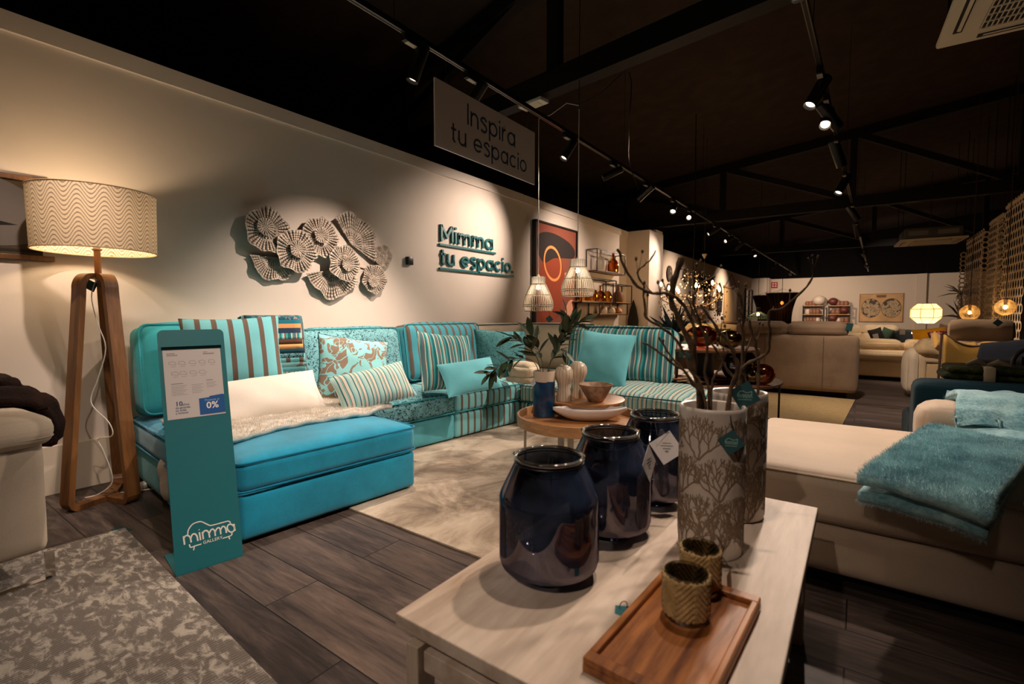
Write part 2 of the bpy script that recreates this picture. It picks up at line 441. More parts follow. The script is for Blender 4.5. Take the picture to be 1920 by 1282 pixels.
# ---------------------------------------------------------------- the setting
WX = -3.97
m = MB(); m.box((.5, 11.2, -.05), (13, 33, .1)); struct('floor', m, floor_mat(), smooth=False)
m = MB(); m.box((WX - .1, .9, 1.4), (.2, 9.8, 2.8)); struct('wall_left', m, WALL, smooth=False)
m = MB(); m.box((WX - .11, 7.75, 1.4), (.2, 3.88, 2.8)); struct('wall_left_alcove', m, WALL, smooth=False)
m = MB(); m.box((WX + .012, .9, 2.745), (.024, 9.8, .11)); struct('trim_1', m, WALL, smooth=False)
m = MB(); m.box((WX + .004, 7.75, 2.745), (.024, 3.86, .11)); struct('trim_2', m, WALL, smooth=False)
m = MB(); m.box((WX + .012, .9, .15), (.024, 9.8, .30), bev=.004); struct('baseboard_left', m, plain('painted baseboard', (214, 200, 182), .6), smooth=False)
m = MB(); m.box((-3.78, 10.09, 1.4), (.56, .84, 2.8)); m.box((-3.66, 10.3, 2.83), (.3, .4, .06)); struct('wall_column', m, WALL, smooth=False)
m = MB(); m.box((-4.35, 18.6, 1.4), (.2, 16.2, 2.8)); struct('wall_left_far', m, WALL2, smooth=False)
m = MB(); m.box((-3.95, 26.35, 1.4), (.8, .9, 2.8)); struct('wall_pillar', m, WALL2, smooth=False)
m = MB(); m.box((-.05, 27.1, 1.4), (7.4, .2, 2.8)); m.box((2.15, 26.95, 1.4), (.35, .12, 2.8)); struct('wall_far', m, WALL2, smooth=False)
m = MB(); m.box((4.7, 26.9, 1.4), (2.4, .2, 2.8)); struct('wall_far_panel', m, wood('far panel boards', (70, 48, 28), (120, 86, 50), axis=0, scale=5), smooth=False)
m = MB(); m.box((0, 28.1, 2.9), (14, .1, 6)); struct('wall_back', m, plain('black wall paint', (12, 9, 8), .9, spec=.1), smooth=False)
m = MB(); m.box((-6.2, 11.3, 2.9), (.1, 34, 6)); struct('wall_outer', m, ROOF, smooth=False)
m = MB(); m.box((6.6, 11.3, 2.9), (.1, 34, 6)); struct('wall_right', m, ROOF, smooth=False)
m = MB(); m.box((0, -5.0, 2.9), (14, .1, 6)); struct('wall_behind', m, plain('dim shop wall', (120, 105, 90), .9), smooth=False)
def roofz(x): return 4.85 + .117 * x
m = MB(); m.bm.faces.new([m.v((x, y, roofz(x) + dz)) for x, y, dz in ((-6.3, -5.2, 0), (6.7, -5.2, 0), (6.7, 28.3, 0), (-6.3, 28.3, 0))])
o = struct('ceiling', m, ROOF, smooth=False); solidify(o, .05, 1)

BEAM = plain('black painted steel beam', (15, 12, 11), .65, spec=.3)
def truss(label, y0, slope, bottom, posts, diags, th, size=.15):
    Y = lambda x: y0 + slope * (x + 1.4)
    t = thing('roof_truss', label, 'roof truss', (0, y0, bottom), group='black roof trusses'); t.location = (0, 0, 0)
    m = MB(); m.bar((-6.1, Y(-6.1), bottom), (6.5, Y(6.5), bottom), size, th); m.build('bottom_chord', BEAM, t, smooth=False)
    m = MB(); m.bar((-6.1, Y(-6.1), roofz(-6.1) - .12), (6.5, Y(6.5), roofz(6.5) - .12), size, .16); m.build('top_chord', BEAM, t, smooth=False)
    for x in posts:
        m = MB(); m.bar((x, Y(x), bottom + th / 2 - .01), (x, Y(x), roofz(x) - .19), .12, .12, up=(0, 1, 0)); m.build('post', BEAM, t, smooth=False)
    for (xa, za), (xb, zb) in diags:
        m = MB(); m.bar((xa, Y(xa), za), (xb, Y(xb), zb), .10, .12); m.build('brace', BEAM, t, smooth=False)
truss('black roof truss nearest the camera, crossing above the hanging grey sign', 4.05, -.149, 3.36, (-5.0, -2.5, .05, 2.6), [((-4.9, 3.75), (-2.55, 4.5)), ((-2.4, 4.5), (-.05, 3.45)), ((.1, 4.6), (2.5, 3.45))], .20)
truss('black roof truss in the middle of the shop, between the nearest and the farthest truss', 12.15, .02, 3.36, (-5.0, -2.66, -.19, 2.25), [((-4.9, 4.15), (-2.75, 3.45)), ((-2.56, 4.40), (-.28, 3.46)), ((-.09, 4.68), (2.15, 3.46))], .22, .16)
truss('farthest black roof truss, behind the middle one', 19.5, .02, 3.36, (-5.0, -2.3, .3, 2.9), [((-2.2, 4.40), (.2, 3.46)), ((.4, 4.7), (2.8, 3.46))], .20, .16)

# ---------------------------------------------------------------- ceiling cassettes
def cassette(label, c, s, rz, cable=False):
    t = thing('ceiling_air_conditioner', label, 'air conditioner', c, rz)
    m = MB(); m.box((0, 0, .14), (s * .86, s * .86, .24), bev=.02); b = m.build('casing', plain('dark cassette box', (92, 90, 88), .6), t)
    m = MB()
    for k in (-.22, .22): m.box((k * s, -s * .432, .15), (s * .30, .006, .10))
    m.build('casing_panel', plain('grey plate', (130, 126, 122), .5), b)
    WP = plain('cassette cream plastic', (240, 226, 200), .5)
    m = MB(); m.box((0, 0, 0), (s, s, .045), bev=.015); p = m.build('front_panel', WP, t)
    DK = plain('dark slot', (40, 36, 32), .7)
    for a in range(4):
        m = MB(); an = a * math.pi / 2
        m.box((math.cos(an) * s * .41, math.sin(an) * s * .41, -.0235), (.05 * s if a % 2 == 0 else s * .56, s * .56 if a % 2 == 0 else .05 * s, .006)); v = m.build('air_slot', DK, p)
        m = MB(); m.box((math.cos(an) * s * .405, math.sin(an) * s * .405, -.027), (.022 * s if a % 2 == 0 else s * .5, s * .5 if a % 2 == 0 else .022 * s, .006), rot=(0, .25, 0) if a % 2 == 0 else (.25, 0, 0)); m.build('louvre', WP, p)
    m = MB(); m.box((0, 0, -.0235), (s * .58, s * .58, .006)); g = m.build('intake_grille', DK, p)
    m = MB()
    for k in range(22): m.box(((k / 21 - .5) * s * .57, 0, -.029), (.006, s * .57, .008))
    for k in range(7): m.box((0, (k / 6 - .5) * s * .57, -.030), (s * .57, .008, .008))
    m.build('grille_slats', WP, g)
    for sx, sy in ((-1, -1), (1, -1), (1, 1), (-1, 1)):
        m = MB(); top = roofz(c[0]) - c[2] - .02
        m.bar((sx * s * .45, sy * s * .38, .05), (sx * s * .45, sy * s * .38, top), .012); m.build('hanger_rod', BMETAL, t)
a = at(1755, 98, z=2.95); cassette('large cream ceiling air conditioner with dark grille, at the top right corner of the picture', (a.x + .47, a.y - .46, 2.98), .92, R(2))
a = at(1738, 458, z=2.72); cassette('small far ceiling air conditioner with dark box above, hung over the sofas at the back', (a.x, 14.6, 2.74), 1.15, R(3))

# ---------------------------------------------------------------- tracks and spotlights
def track(label, pts, z):
    t = thing('lighting_track', label, 'lighting track', (0, 0, z)); 
    m = MB(); m.bar((pts[0][0], pts[0][1], 0), (pts[1][0], pts[1][1], 0), .036, .034); r = m.build('rail', BMETAL, t, smooth=False)
    m = MB()
    for s in (-.012, .012): m.bar((pts[0][0] + s, pts[0][1], -.018), (pts[1][0] + s, pts[1][1], -.018), .004, .004)
    m.build('conductor', STEEL, r, smooth=False)
    n = 7
    for k in range(n):
        y = pts[0][1] + (pts[1][1] - pts[0][1]) * (k + .5) / n; x = pts[0][0] + (pts[1][0] - pts[0][0]) * (k + .5) / n
        m = MB(); m.tube([(x, y, .017), (x, y, roofz(x) - z)], .003, 5); m.build('suspension_wire', BMETAL, t)
    return t
track('long black lighting track running above the turquoise sofa and the hanging sign', ((LX, .3), (LX, 26)), LZ)
track('black lighting track over the aisle right of the coral vases', ((track2(-2.2), -2.2), (track2(26), 26)), LZ)

def spot(pos, aim, label, lit=0, cone=45, blend=.6, L=.19, rad=.036, size=.03, color=WARM, lens=None, group=None):
    """track spotlight: driver box, stem, cylinder, glass; carries its own lamp"""
    pos = Vector(pos); t = thing('track_spotlight', label, 'spotlight', pos, group=group)
    m = MB(); m.box((0, 0, -.042), (.042, .17, .046), bev=.003); d = m.build('driver_box', BMETAL, t)
    m = MB(); m.box((.0, -.02, -.0665), (.036, .08, .003)); m.build('rating_plate', plain('pale plate', (190, 178, 162), .4), d)
    m = MB(); m.tube([(0, .06, -.06), (0, .06, -.115)], .009, 8); m.build('bracket', STEEL, t)
    piv = Vector((0, .06, -.12)); dr = (Vector(aim) - (pos + piv)).normalized()
    a = piv - dr * L * .35; b = piv + dr * L * .65
    m = MB(); s_ = dr.orthogonal(); m.tube([a, a + dr * .004, b - dr * .004, b], [rad * .9, rad, rad, rad * .96], 20, caps=False)
    m.tube([b, b - dr * .03], [rad * .9, rad * .7], 20, caps=False); m.tube([a - dr * .001, a], [rad * .5, rad * .9], 20); m.build('housing', BMETAL, t)
    m = MB(); m.tube([b - dr * .030, b - dr * .022], rad * .82, 20); m.build('lens', lens or (LENS if lit else LENSDIM), t)
    if lit: light('lamp', 'SPOT', t, b + dr * .012, lit, color, dr, cone, blend, size)
    return t
NT = lambda y: (LX, y, LZ)
FT = lambda y: (track2(y), y, LZ)
def ty(px, py): return at(px, py, x=LX).y
def ty2(px, py): return at(px, py, z=LZ - .1).y
#          y on track      aim                  label                                      watts cone
S1 = [
 (.50, (WX, .30, .75), 'black spotlight on the near track, out of view over the floor lamp', 26, 62, .7),
 (ty(785, 80) - .05, (-3.05, 1.75, .35), 'large black spotlight beside the upper left corner of the hanging sign', 44, 70, .8),
 (2.9, (WX, 2.5, .72), 'black spotlight on the near track just behind the hanging sign', 62, 68, 1),
 (ty(1065, 250), (-3.2, 3.1, .4), 'black spotlight hanging just right of the hanging sign', 46, 66, .8),
 (ty(1150, 300), (WX, 4.62, 1.95), 'second black spotlight right of the hanging sign, aimed at the wall letters', 60, 66, 1),
 (ty(1212, 340), (WX + .2, 6.9, 1.9), 'tilted black spotlight, third one right of the hanging sign', 44, 88, 1),
 (ty(1262, 372), (-2.0, 5.0, .4), 'fourth black spotlight right of the hanging sign, pointing down', 40, 66, .8),
 (ty(1292, 388), (-1.5, 3.0, .3), 'fifth black spotlight right of the hanging sign, turned toward the camera', 50, 62, .8),
 (ty(1340, 420), (WX, 9.3, 1.7), 'sixth black spotlight right of the hanging sign', 34, 70, .9),
 (ty(1368, 440), (-3.4, 10.1, 1.9), 'glowing spotlight on the near track, left of a close pair', 18, 60, .9),
 (ty(1388, 449), (WX - .2, 13.5, 1.6), 'glowing spotlight on the near track, right of a close pair', 70, 92, 1),
 (ty(1412, 466), (-1.2, 13.0, .6), 'tilted glowing spotlight on the near track, right of the close pair', 34, 75, .9),
 (ty(1455, 490), (WX - .2, 19.5, 1.5), 'black spotlight near the far end of the near track', 110, 96, 1),
 (23.5, (-2.0, 27, 1.5), 'farthest black spotlight of the near track, before the dark mesh lamp', 90, 110, 1)]
for y, aim, lb, wt, cn, bl in S1: spot(NT(y), aim, lb, wt, cn, bl, L=.25 if y < 6 else .27, rad=.042 if y < 6 else .045)
S2 = [
 (-1.6, (-.5, 1.1, .4), 'added unseen spotlight on the aisle track behind the camera, aimed at the coffee table', 26, 36, 1),  # unseen lamp added behind the camera for front light on the table
 (.3, (-2.5, 1.7, .25), 'added unseen spotlight on the aisle track above the camera, aimed at the ottoman', 46, 62, 1),  # unseen lamp added to light the ottoman front
 (.9, (-1.45, 3.0, .3), 'added unseen spotlight on the aisle track above the camera, aimed at the round tables', 26, 50, 1),  # unseen lamp added to brighten the round tables and sofa fronts
 (4.9, (1.3, 6.4, .5), 'added black spotlight on the aisle track aimed at the ochre chair', 30, 60, 1),  # extra lamp added to brighten the ochre chair
 (1.3, (-.75, 1.3, .4), 'black spotlight on the aisle track, out of view above the coffee table', 15, 70, .9),
 (2.1, (-1.35, .85, .0), 'black spotlight on the aisle track, at the top edge of the picture', 26, 52, .8),
 (2.75, (.55, 2.75, .4), 'second black spotlight on the aisle track, high up beside the first', 32, 62, .9),
 (ty2(1552, 150), (-1.5, 3.1, .0), 'largest black spotlight under the aisle track, pointing down and left', 60, 104, .9),
 (ty2(1568, 205), (-.5, 2.1, 0), 'glowing spotlight directly behind the largest one on the aisle track', 30, 55, .8),
 (ty2(1582, 272), (.5, 7.0, .5), 'tilted black spotlight on the aisle track with its pale lens facing right', 50, 84, .9),
 (ty2(1590, 335), (-1.2, 6.4, .3), 'black spotlight before the post of the middle truss on the aisle track', 14, 70, .9),
 (ty2(1600, 392), (1.3, 10.2, .4), 'black spotlight just below the middle truss on the aisle track', 44, 70, .9),
 (ty2(1608, 425), (.4, 12.5, .4), 'black spotlight far along the aisle track, second from its far end', 34, 70, .9),
 (ty2(1624, 497), (1.6, 27, 1.5), 'farthest black spotlight of the aisle track, dangling before the far wall', 110, 110, 1),
 (17.0, (2.0, 22.0, .6), 'small black spotlight on the aisle track above the far yellow cushion', 90, 90, 1)]
for y, aim, lb, wt, cn, bl in S2: spot(FT(y), aim, lb, wt, cn, bl, L=.26 if y < 6 else .28, rad=.046 if y < 6 else .05)
# ---------------------------------------------------------------- foreground coffee table
TZ = .46; TX0, TX1, TY0, TY1 = -.786, -.088, .668, 1.862
OAK = wood('white washed oak', (178, 158, 140), (212, 195, 178), axis=1, scale=5, rough=.5, stretch=.12, dark=(150, 122, 92))
OAKX = wood('white washed oak legs', (172, 152, 132), (205, 188, 168), axis=2, scale=6, rough=.5, stretch=.12)
tcx, tcy = (TX0 + TX1) / 2, (TY0 + TY1) / 2
t = thing('coffee_table', 'pale washed oak coffee table in the foreground, carrying lanterns, coral vases and a wooden tray', 'table', (tcx, tcy, 0))
wx, wy = TX1 - TX0, TY1 - TY0
m = MB(); m.box((0, 0, TZ - .015), (wx, wy, .030), bev=.0025); m.build('tabletop', OAK, t, smooth=False)
for sx in (-1, 1):
    for sy in (-1, 1):
        m = MB(); m.box((sx * (wx / 2 - .045), sy * (wy / 2 - .03), .202), (.035, .05, .404), bev=.002); m.build('leg', OAKX, t, smooth=False)
for sy in (-1, 1):
    m = MB(); m.box((0, sy * (wy / 2 - .03), .37), (wx - .13, .022, .045), bev=.002); m.build('apron', OAK, t, smooth=False)
for sx in (-1, 1):
    m = MB(); m.box((sx * (wx / 2 - .045), 0, .37), (.022, wy - .12, .045), bev=.002); m.build('apron', OAK, t, smooth=False)
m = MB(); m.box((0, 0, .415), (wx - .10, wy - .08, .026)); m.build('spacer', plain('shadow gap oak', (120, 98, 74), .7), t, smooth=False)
m = MB(); m.box((0, 0, .12), (wx - .10, wy - .1, .022), bev=.002); m.build('shelf', OAK, t, smooth=False)

# ---------------------------------------------------------------- swing tags
def tagcard(parent, p, nrm, size, mat, roll=math.pi / 4, knot=None, printed=None, name='price_tag', lb=None):
    """square card hung by one corner: p centre, nrm facing direction"""
    q = Vector(nrm).normalized().to_track_quat('Z', 'Y').to_matrix(); ex, ey = q.col[0], q.col[1]
    c, s = math.cos(roll), math.sin(roll); a = ex * c + ey * s; b = -ex * s + ey * c; p = Vector(p)
    fn = lambda u, v, d: p + a * u + b * v + q.col[2] * d
    m = MB(); h = size / 2; m.prism([(-h, -h), (h, -h), (h, h), (-h, h)], fn, 0, .0008)
    o = m.build(name, mat, parent, smooth=False)
    if lb: plabel(o, lb)
    if printed:
        m = MB(); g = lambda u, v, d: p + ex * u + ey * v + q.col[2] * d
        if printed == 'logo':
            pts = [(-.5, -.1), (-.46, .12), (-.3, .3), (-.1, .32), (.1, .2), (.3, .22), (.48, .3), (.5, .1)]
            m.ribbon([(u * size * .62, v * size * .62) for u, v in pts], size * .035, g, .0010, .0013)
            for k in range(5): m.ribbon([((-.42 + k * .2) * size * .62, -.12 * size), ((-.42 + k * .2) * size * .62, .02 * size), ((-.32 + k * .2) * size * .62, .04 * size), ((-.30 + k * .2) * size * .62, -.12 * size)], size * .028, g, .0010, .0013)
            m.ribbon([(-.3 * size, -.2 * size), (.3 * size, -.2 * size)], size * .03, g, .0010, .0013)
        else:
            for k, wd in enumerate((.30, .42, .26, .12)): m.ribbon([(-wd * size * .6, (.18 - k * .11) * size), (wd * size * .6, (.18 - k * .11) * size)], size * (.03 if k < 3 else .06), g, .0010, .0013)
        m.build('print', plain('pale teal print', (120, 160, 150), .7) if printed == 'logo' else plain('grey print', (120, 116, 112), .8), o, smooth=False)
    if knot is not None:
        top = max((fn(u, v, .0004) for u, v in ((-h * .9, -h * .9), (h * .9, -h * .9), (h * .9, h * .9), (-h * .9, h * .9))), key=lambda z: z.z)
        kn = [Vector(k) for k in knot] + [top]
        m = MB(); m.tube(kn, .0011, 6); m.build('tag_string', STRING, o)
    return o
def toward(p): 
    v = Vector((0, 0, CAMH)) - Vector(p); return v.normalized()

# ---------------------------------------------------------------- lanterns
GLS = glass_mix('smoked mercury glass', (122, 132, 152), (128, 120, 126), .46, .02, speck=1, zfade=(.22, .29, .30), haze=((96, 116, 160), .36))
def lantern(label, c, r, h, group):
    t = thing('glass_lantern', label, 'lantern', (c[0], c[1], TZ))
    k = r / .122
    prof = [(0, .004), (.060 * k, .004), (.074 * k, .008), (.086 * k, .016), (.118 * k, .032), (r, .046), (r, .050)]
    prof += [(r, .05 + (h * .66 - .05) * i / 6) for i in range(1, 7)]
    prof += [(r * .985, h * .69), (r * .94, h * .73), (r * .80, h * .85), (r * .70, h * .935), (r * .67, h * .96), (r * .67, h * .985)]
    m = MB(); m.lathe(prof, 56); m.build('glass_body', GLS, t)
    m = MB(); m.tube([(math.cos(a) * r * .675, math.sin(a) * r * .675, h * .99) for a in [2 * math.pi * i / 48 for i in range(48)]], .0055 * k, 10, closed=True); m.build('rim', glass_mix('clear glass rim', (190, 190, 188), (225, 225, 220), .45, .03, haze=((190, 190, 186), .8)), t)
    m = MB(); rr = r * .69
    m.tube([(math.cos(a) * rr, math.sin(a) * rr, h * .955) for a in [2 * math.pi * i / 40 for i in range(40)]], .0016, 6, closed=True); w_ = m.build('neck_wire', BMETAL, t)
    m = MB()
    for s in (-1, 1):
        a0 = R(30) + (math.pi if s < 0 else 0)
        m.tube([(math.cos(a0) * rr, math.sin(a0) * rr, h * .955), (math.cos(a0) * rr * 1.04, math.sin(a0) * rr * 1.04, h * 1.01), (math.cos(a0) * rr, math.sin(a0) * rr, h * 1.02)], .0016, 6)
    m.tube([(math.cos(R(30)) * rr * math.cos(q), math.sin(R(30)) * rr * math.cos(q), h * 1.0 - math.sin(q) * .06) for q in [math.pi * i / 16 for i in range(17)]], .0018, 6); m.build('wire_handle', BMETAL, w_)
    m = MB(); m.lathe([(0, .0), (r * .55, 0), (r * .58, .003), (r * .55, .0055), (0, .0055)], 40); m.build('foot', glass_mix('dark glass foot', (60, 68, 80), (130, 135, 150), .4, .05), t)
    m = MB(); zz = h * .955
    m.tube([(rr * .3, -rr * .62, zz), (rr * .32, -rr * .5, zz + .03), (rr * .36, -rr * .42, zz + .018), (rr * .30, -rr * .40, zz - .03), (rr * .28, -rr * .36, zz - .06)], .0012, 6); m.build('tag_string', STRING, t)
    return t
L1 = lantern('nearest and largest looking dark blue glass lantern at the left front of the coffee table', (-.604, 1.0), .122, .295, '')
L2 = lantern('middle dark blue glass lantern, second of the row on the coffee table', (-.577, 1.300), .117, .300, '')
L3 = lantern('farthest dark blue glass lantern, half hidden beside the front coral vase', (-.556, 1.615), .117, .300, '')
p = at(1250, 839, d=1.50); o = Vector((-.556, 1.615, TZ))
tagcard(L3, p - o, toward(p) + Vector((.15, 0, .1)), .076, PAPER, roll=R(34), printed='text', knot=[at(1228, 790, d=1.53) - o, at(1232, 815, d=1.50) - o], lb='white paper price tag')
p = at(1217, 868, d=1.30); o = Vector((-.577, 1.300, TZ))
tagcard(L2, p - o, toward(p) + Vector((2.6, .9, 0)), .070, PAPER, roll=R(38), printed='text', knot=[at(1195, 815, d=1.33) - o, at(1207, 835, d=1.30) - o], lb='white paper price tag')

# ---------------------------------------------------------------- coral vases
def coral_tree(m, fn, u0, v0, hgt, wid, seed, wd=.0040):
    rnd = random.Random(seed)
    def grow(u, v, a, L, w_, dep):
        pts = [(u, v)]; n = 3
        for i in range(n):
            a2 = a + rnd.uniform(-.30, .30); u += math.sin(a2) * L / n * wid; v += math.cos(a2) * L / n; pts.append((u, v))
        m.ribbon(pts, w_, fn, 0.0, .0008)
        if dep > 0:
            for s in (-1, 1):
                grow(u, v, a * .75 + s * rnd.uniform(.20, .44), L * rnd.uniform(.70, .86), w_ * .82, dep - 1)
            if rnd.random() < .55: 
                q = pts[2]; grow(q[0], q[1], a + rnd.choice((-1, 1)) * rnd.uniform(.6, .85), L * .6, w_ * .8, dep - 2)
    def grow_safe(*a_): grow(*a_)
    for s in (-.62, .0, .62): grow(u0 + s * .002, v0, s, hgt * .29, wd, 4)
VASEW = plain('glazed white ceramic', (206, 194, 182), .32, spec=.5)
CORB = plain('taupe coral print', (136, 114, 90), .7)
def coral_vase(label, c, seed, h=.395, r=.084):
    t = thing('coral_vase', label, 'vase', (c[0], c[1], TZ))
    prof = [(0, 0), (r * .9, 0), (r * .965, .004), (r * .975, .012), (r * .985, h * .5), (r, h - .012), (r * 1.0, h - .004), (r * .965, h), (r * .90, h - .002), (r * .87, h - .012), (r * .87, .05), (0, .05)]
    m = MB(); m.lathe(prof, 56); b = m.build('body', VASEW, t)
    m = MB(); rnd = random.Random(seed); rr = r * .992
    def fn(u, v, d): a = u / r; R_ = rr * (1 + .012 * (v / h - .5)) + d + .0004; return (math.cos(a) * R_, math.sin(a) * R_, v)
    per = 2 * math.pi * r; cols = 5
    for row, z0 in enumerate((-.035, .062, .160, .262)):
        for k in range(cols):
            u0 = (k + .5 * (row % 2)) * per / cols + seed * .013
            hh = .118
            mm = MB(); coral_tree(mm, fn, u0, max(z0, .006), hh, .92, seed * 31 + row * 7 + k)
            for f in [f for f in mm.bm.faces if max(v.co.z for v in f.verts) > h - .014 or min(v.co.z for v in f.verts) < .004]: mm.bm.faces.remove(f)
            for v_ in [v_ for v_ in mm.bm.verts if not v_.link_faces]: mm.bm.verts.remove(v_)
            m._merge(mm.bm)
    m.build('coral_print', CORB, b, smooth=False)
    return t
V1C, V2C = (-.312, 1.365), (-.302, 1.655)
V1 = coral_vase('front tall white vase with brown coral print and a teal tag, on the coffee table', V1C, 1)
V2 = coral_vase('rear tall white vase with brown coral print, half hidden behind the front one', V2C, 2)
o = Vector((V1C[0], V1C[1], TZ)); p = at(1371, 829, d=1.205)
tagcard(V1, p - o, toward(p) + Vector((.1, 0, 0)), .046, TEALTAG, roll=R(38), printed='logo', knot=[at(1369, 766, d=1.23) - o, at(1370, 790, d=1.215) - o], name='teal_tag', lb='dark teal paper tag')
o = Vector((V2C[0], V2C[1], TZ)); p = at(1396, 741, d=1.30)
tagcard(V2, p - o, toward(p) + Vector((.2, 0, .1)), .058, TEALTAG, roll=R(30), printed='logo', knot=[at(1388, 722, d=1.46) - o], name='teal_tag', lb='dark teal paper tag')

# ---------------------------------------------------------------- bare branches
BARK = plain('twig bark', (84, 66, 46), .85, var=.35, vs_=40, bs=120, bst=.5)
def smooth_pts(P, k=4):
    out = []
    for i in range(len(P) - 1):
        p0, p1, p2, p3 = P[max(0, i - 1)], P[i], P[i + 1], P[min(len(P) - 1, i + 2)]
        for j in range(k):
            s = j / k; out.append(.5 * ((2 * p1) + (p2 - p0) * s + (2 * p0 - 5 * p1 + 4 * p2 - p3) * s * s + (3 * p1 - p0 - 3 * p2 + p3) * s ** 3))
    return out + [P[-1]]
def branch(label, px, d0, d1, vase, r0, r1, seed, twigs=3):
    """from the vase mouth (first pixel) to the tip"""
    rnd = random.Random(seed); n = len(px)
    P = [at(x, y, d=d0 + (d1 - d0) * i / (n - 1)) for i, (x, y) in enumerate(px)]
    P = [Vector((vase[0] + (P[0].x - vase[0]) * .55, vase[1] + (P[0].y - vase[1]) * .55, TZ + .06))] + P
    S = smooth_pts(P); N_ = len(S)
    S = [p + Vector((rnd.uniform(-1, 1), rnd.uniform(-1, 1), rnd.uniform(-1, 1))) * .0022 for p in S]
    rad = [(r0 + (r1 - r0) * (i / (N_ - 1)) ** .8) * (1 + .22 * math.sin(i * 2.1 + seed)) for i in range(N_)]
    base = S[0].copy(); m = MB(); m.tube([p - base for p in S], rad, 8)
    for k in range(twigs):
        i = rnd.randint(N_ // 2, N_ - 3); a = S[i] - base; dr = (S[i + 1] - S[i - 1]).normalized()
        sd = (dr.cross(Vector((rnd.uniform(-1, 1), rnd.uniform(-1, 1), rnd.uniform(-1, 1)))) + dr * .8).normalized(); L = rnd.uniform(.02, .055)
        q = [a, a + sd * L * .5 + Vector((0, 0, .006)), a + sd * L + Vector((0, 0, .018))]; m.tube(q, [rad[i] * .5, rad[i] * .35, rad[i] * .22], 6)
        c = q[-1]; m.lathe([(0, -.006), (.0035, -.002), (.0035, .003), (0, .007)], 8, c=c)
    for i in range(6, N_ - 1, 5):
        dr = (S[i + 1] - S[i - 1]).normalized(); sd = dr.orthogonal(); sd.rotate(Matrix.Rotation(rnd.uniform(0, 6.28), 3, dr))
        a = S[i] - base; m.tube([a, a + sd * (rad[i] + .004) + dr * .003], [rad[i] * .55, rad[i] * .2], 6)
    return solo('bare_branch', m, BARK, label, 'branch', loc=base)
F = 'bare branch in the front coral vase, '
branch(F + 'thick, rising to a blunt tip beside the pillar', [(1312, 757), (1303, 700), (1294, 645), (1270, 594), (1259, 562), (1264, 528), (1277, 484)], 1.30, 1.27, V1C, .0062, .0085, 1, 2)
branch(F + 'sweeping far left and curving up over the pillar', [(1316, 757), (1306, 690), (1301, 622), (1288, 583), (1260, 553), (1232, 550), (1204, 543), (1176, 510), (1159, 468)], 1.32, 1.22, V1C, .0060, .0034, 2, 2)
branch(F + 'thin and kinked, curling before the pillar', [(1322, 757), (1294, 692), (1266, 635), (1239, 614), (1211, 596), (1208, 562), (1205, 531), (1194, 511), (1213, 494), (1229, 470)], 1.29, 1.23, V1C, .0048, .0018, 3, 3)
branch(F + 'lowest of all, leaning left over the striped seat', [(1310, 759), (1296, 715), (1280, 694), (1258, 678), (1230, 655), (1205, 641)], 1.27, 1.20, V1C, .0045, .0022, 4, 2)
branch(F + 'short and straight, leaning left just above the lowest', [(1318, 758), (1297, 718), (1279, 692), (1252, 658), (1235, 630)], 1.31, 1.30, V1C, .0050, .0022, 5, 2)
branch(F + 'wavering up through the chandelier with a knobbly tip', [(1330, 757), (1322, 700), (1326, 650), (1311, 600), (1300, 562), (1313, 533), (1327, 524), (1342, 516)], 1.33, 1.30, V1C, .0050, .0022, 6, 4)
branch(F + 'thickest, slanting left from its right side', [(1366, 757), (1383, 698), (1375, 659), (1357, 632), (1336, 604), (1313, 572)], 1.31, 1.28, V1C, .0075, .0034, 7, 3)
branch(F + 'thin and short, right of the mouth center', [(1334, 757), (1339, 709), (1351, 687), (1357, 655), (1352, 622)], 1.33, 1.31, V1C, .0042, .0018, 8, 3)
Q = 'bare branch in the rear coral vase, '
branch(Q + 'bending far right to a hooked tip', [(1388, 738), (1391, 692), (1412, 676), (1437, 663), (1443, 633), (1441, 585), (1461, 580), (1498, 552), (1522, 524), (1524, 502), (1515, 482)], 1.52, 1.40, V2C, .0068, .0020, 9, 3)
branch(Q + 'straight, at the right edge of the vase mouth', [(1420, 737), (1420, 661), (1411, 628), (1404, 600)], 1.52, 1.50, V2C, .0052, .0036, 10, 1)
branch(Q + 'upright and dark with a rough clustered tip', [(1391, 738), (1391, 698), (1393, 633), (1393, 600), (1391, 566), (1386, 545)], 1.54, 1.52, V2C, .0058, .0034, 11, 5)
branch(Q + 'long, slanting left behind the front branches', [(1384, 738), (1362, 690), (1345, 660), (1328, 634), (1308, 600), (1288, 556)], 1.54, 1.50, V2C, .0050, .0026, 12, 3)
branch(Q + 'forked low with a short bud pointing right', [(1400, 738), (1392, 690), (1402, 650), (1413, 630), (1424, 610)], 1.53, 1.55, V2C, .0045, .0020, 13, 3)

# ---------------------------------------------------------------- tray + candle holders
ACA = wood('oiled acacia', (92, 46, 18), (188, 120, 62), axis=1, scale=7, rough=.42, stretch=.12, dark=(40, 18, 8))
a, b, c = at(1103, 1222, z=TZ + .028), at(1411, 1094, z=TZ + .028), at(1236, 1096, z=TZ + .028)
ly = (c - a).length; dirv = (c - a).normalized(); lx = abs((b - c).dot(Vector((dirv.y, -dirv.x, 0)))) ; rz = math.atan2(dirv.y, dirv.x) - math.pi / 2
ly = .40; lx = .21
ctr = a + Vector((dirv.y, -dirv.x, 0)) * lx / 2 + dirv * ly / 2
ctr = Vector((-.2662, .943, TZ))
t = thing('serving_tray', 'oiled brown wooden serving tray at the right front of the coffee table', 'tray', (ctr.x, ctr.y, TZ), rz=R(-3))
m = MB(); m.box((0, 0, .008), (lx, ly, .016), bev=.002); m.build('base', ACA, t, smooth=False)
for sy in (-1, 1):
    m = MB(); m.box((0, sy * (ly / 2 - .013), .022), (lx, .026, .013), bev=.003); m.build('end_rim', ACA, t, smooth=False)
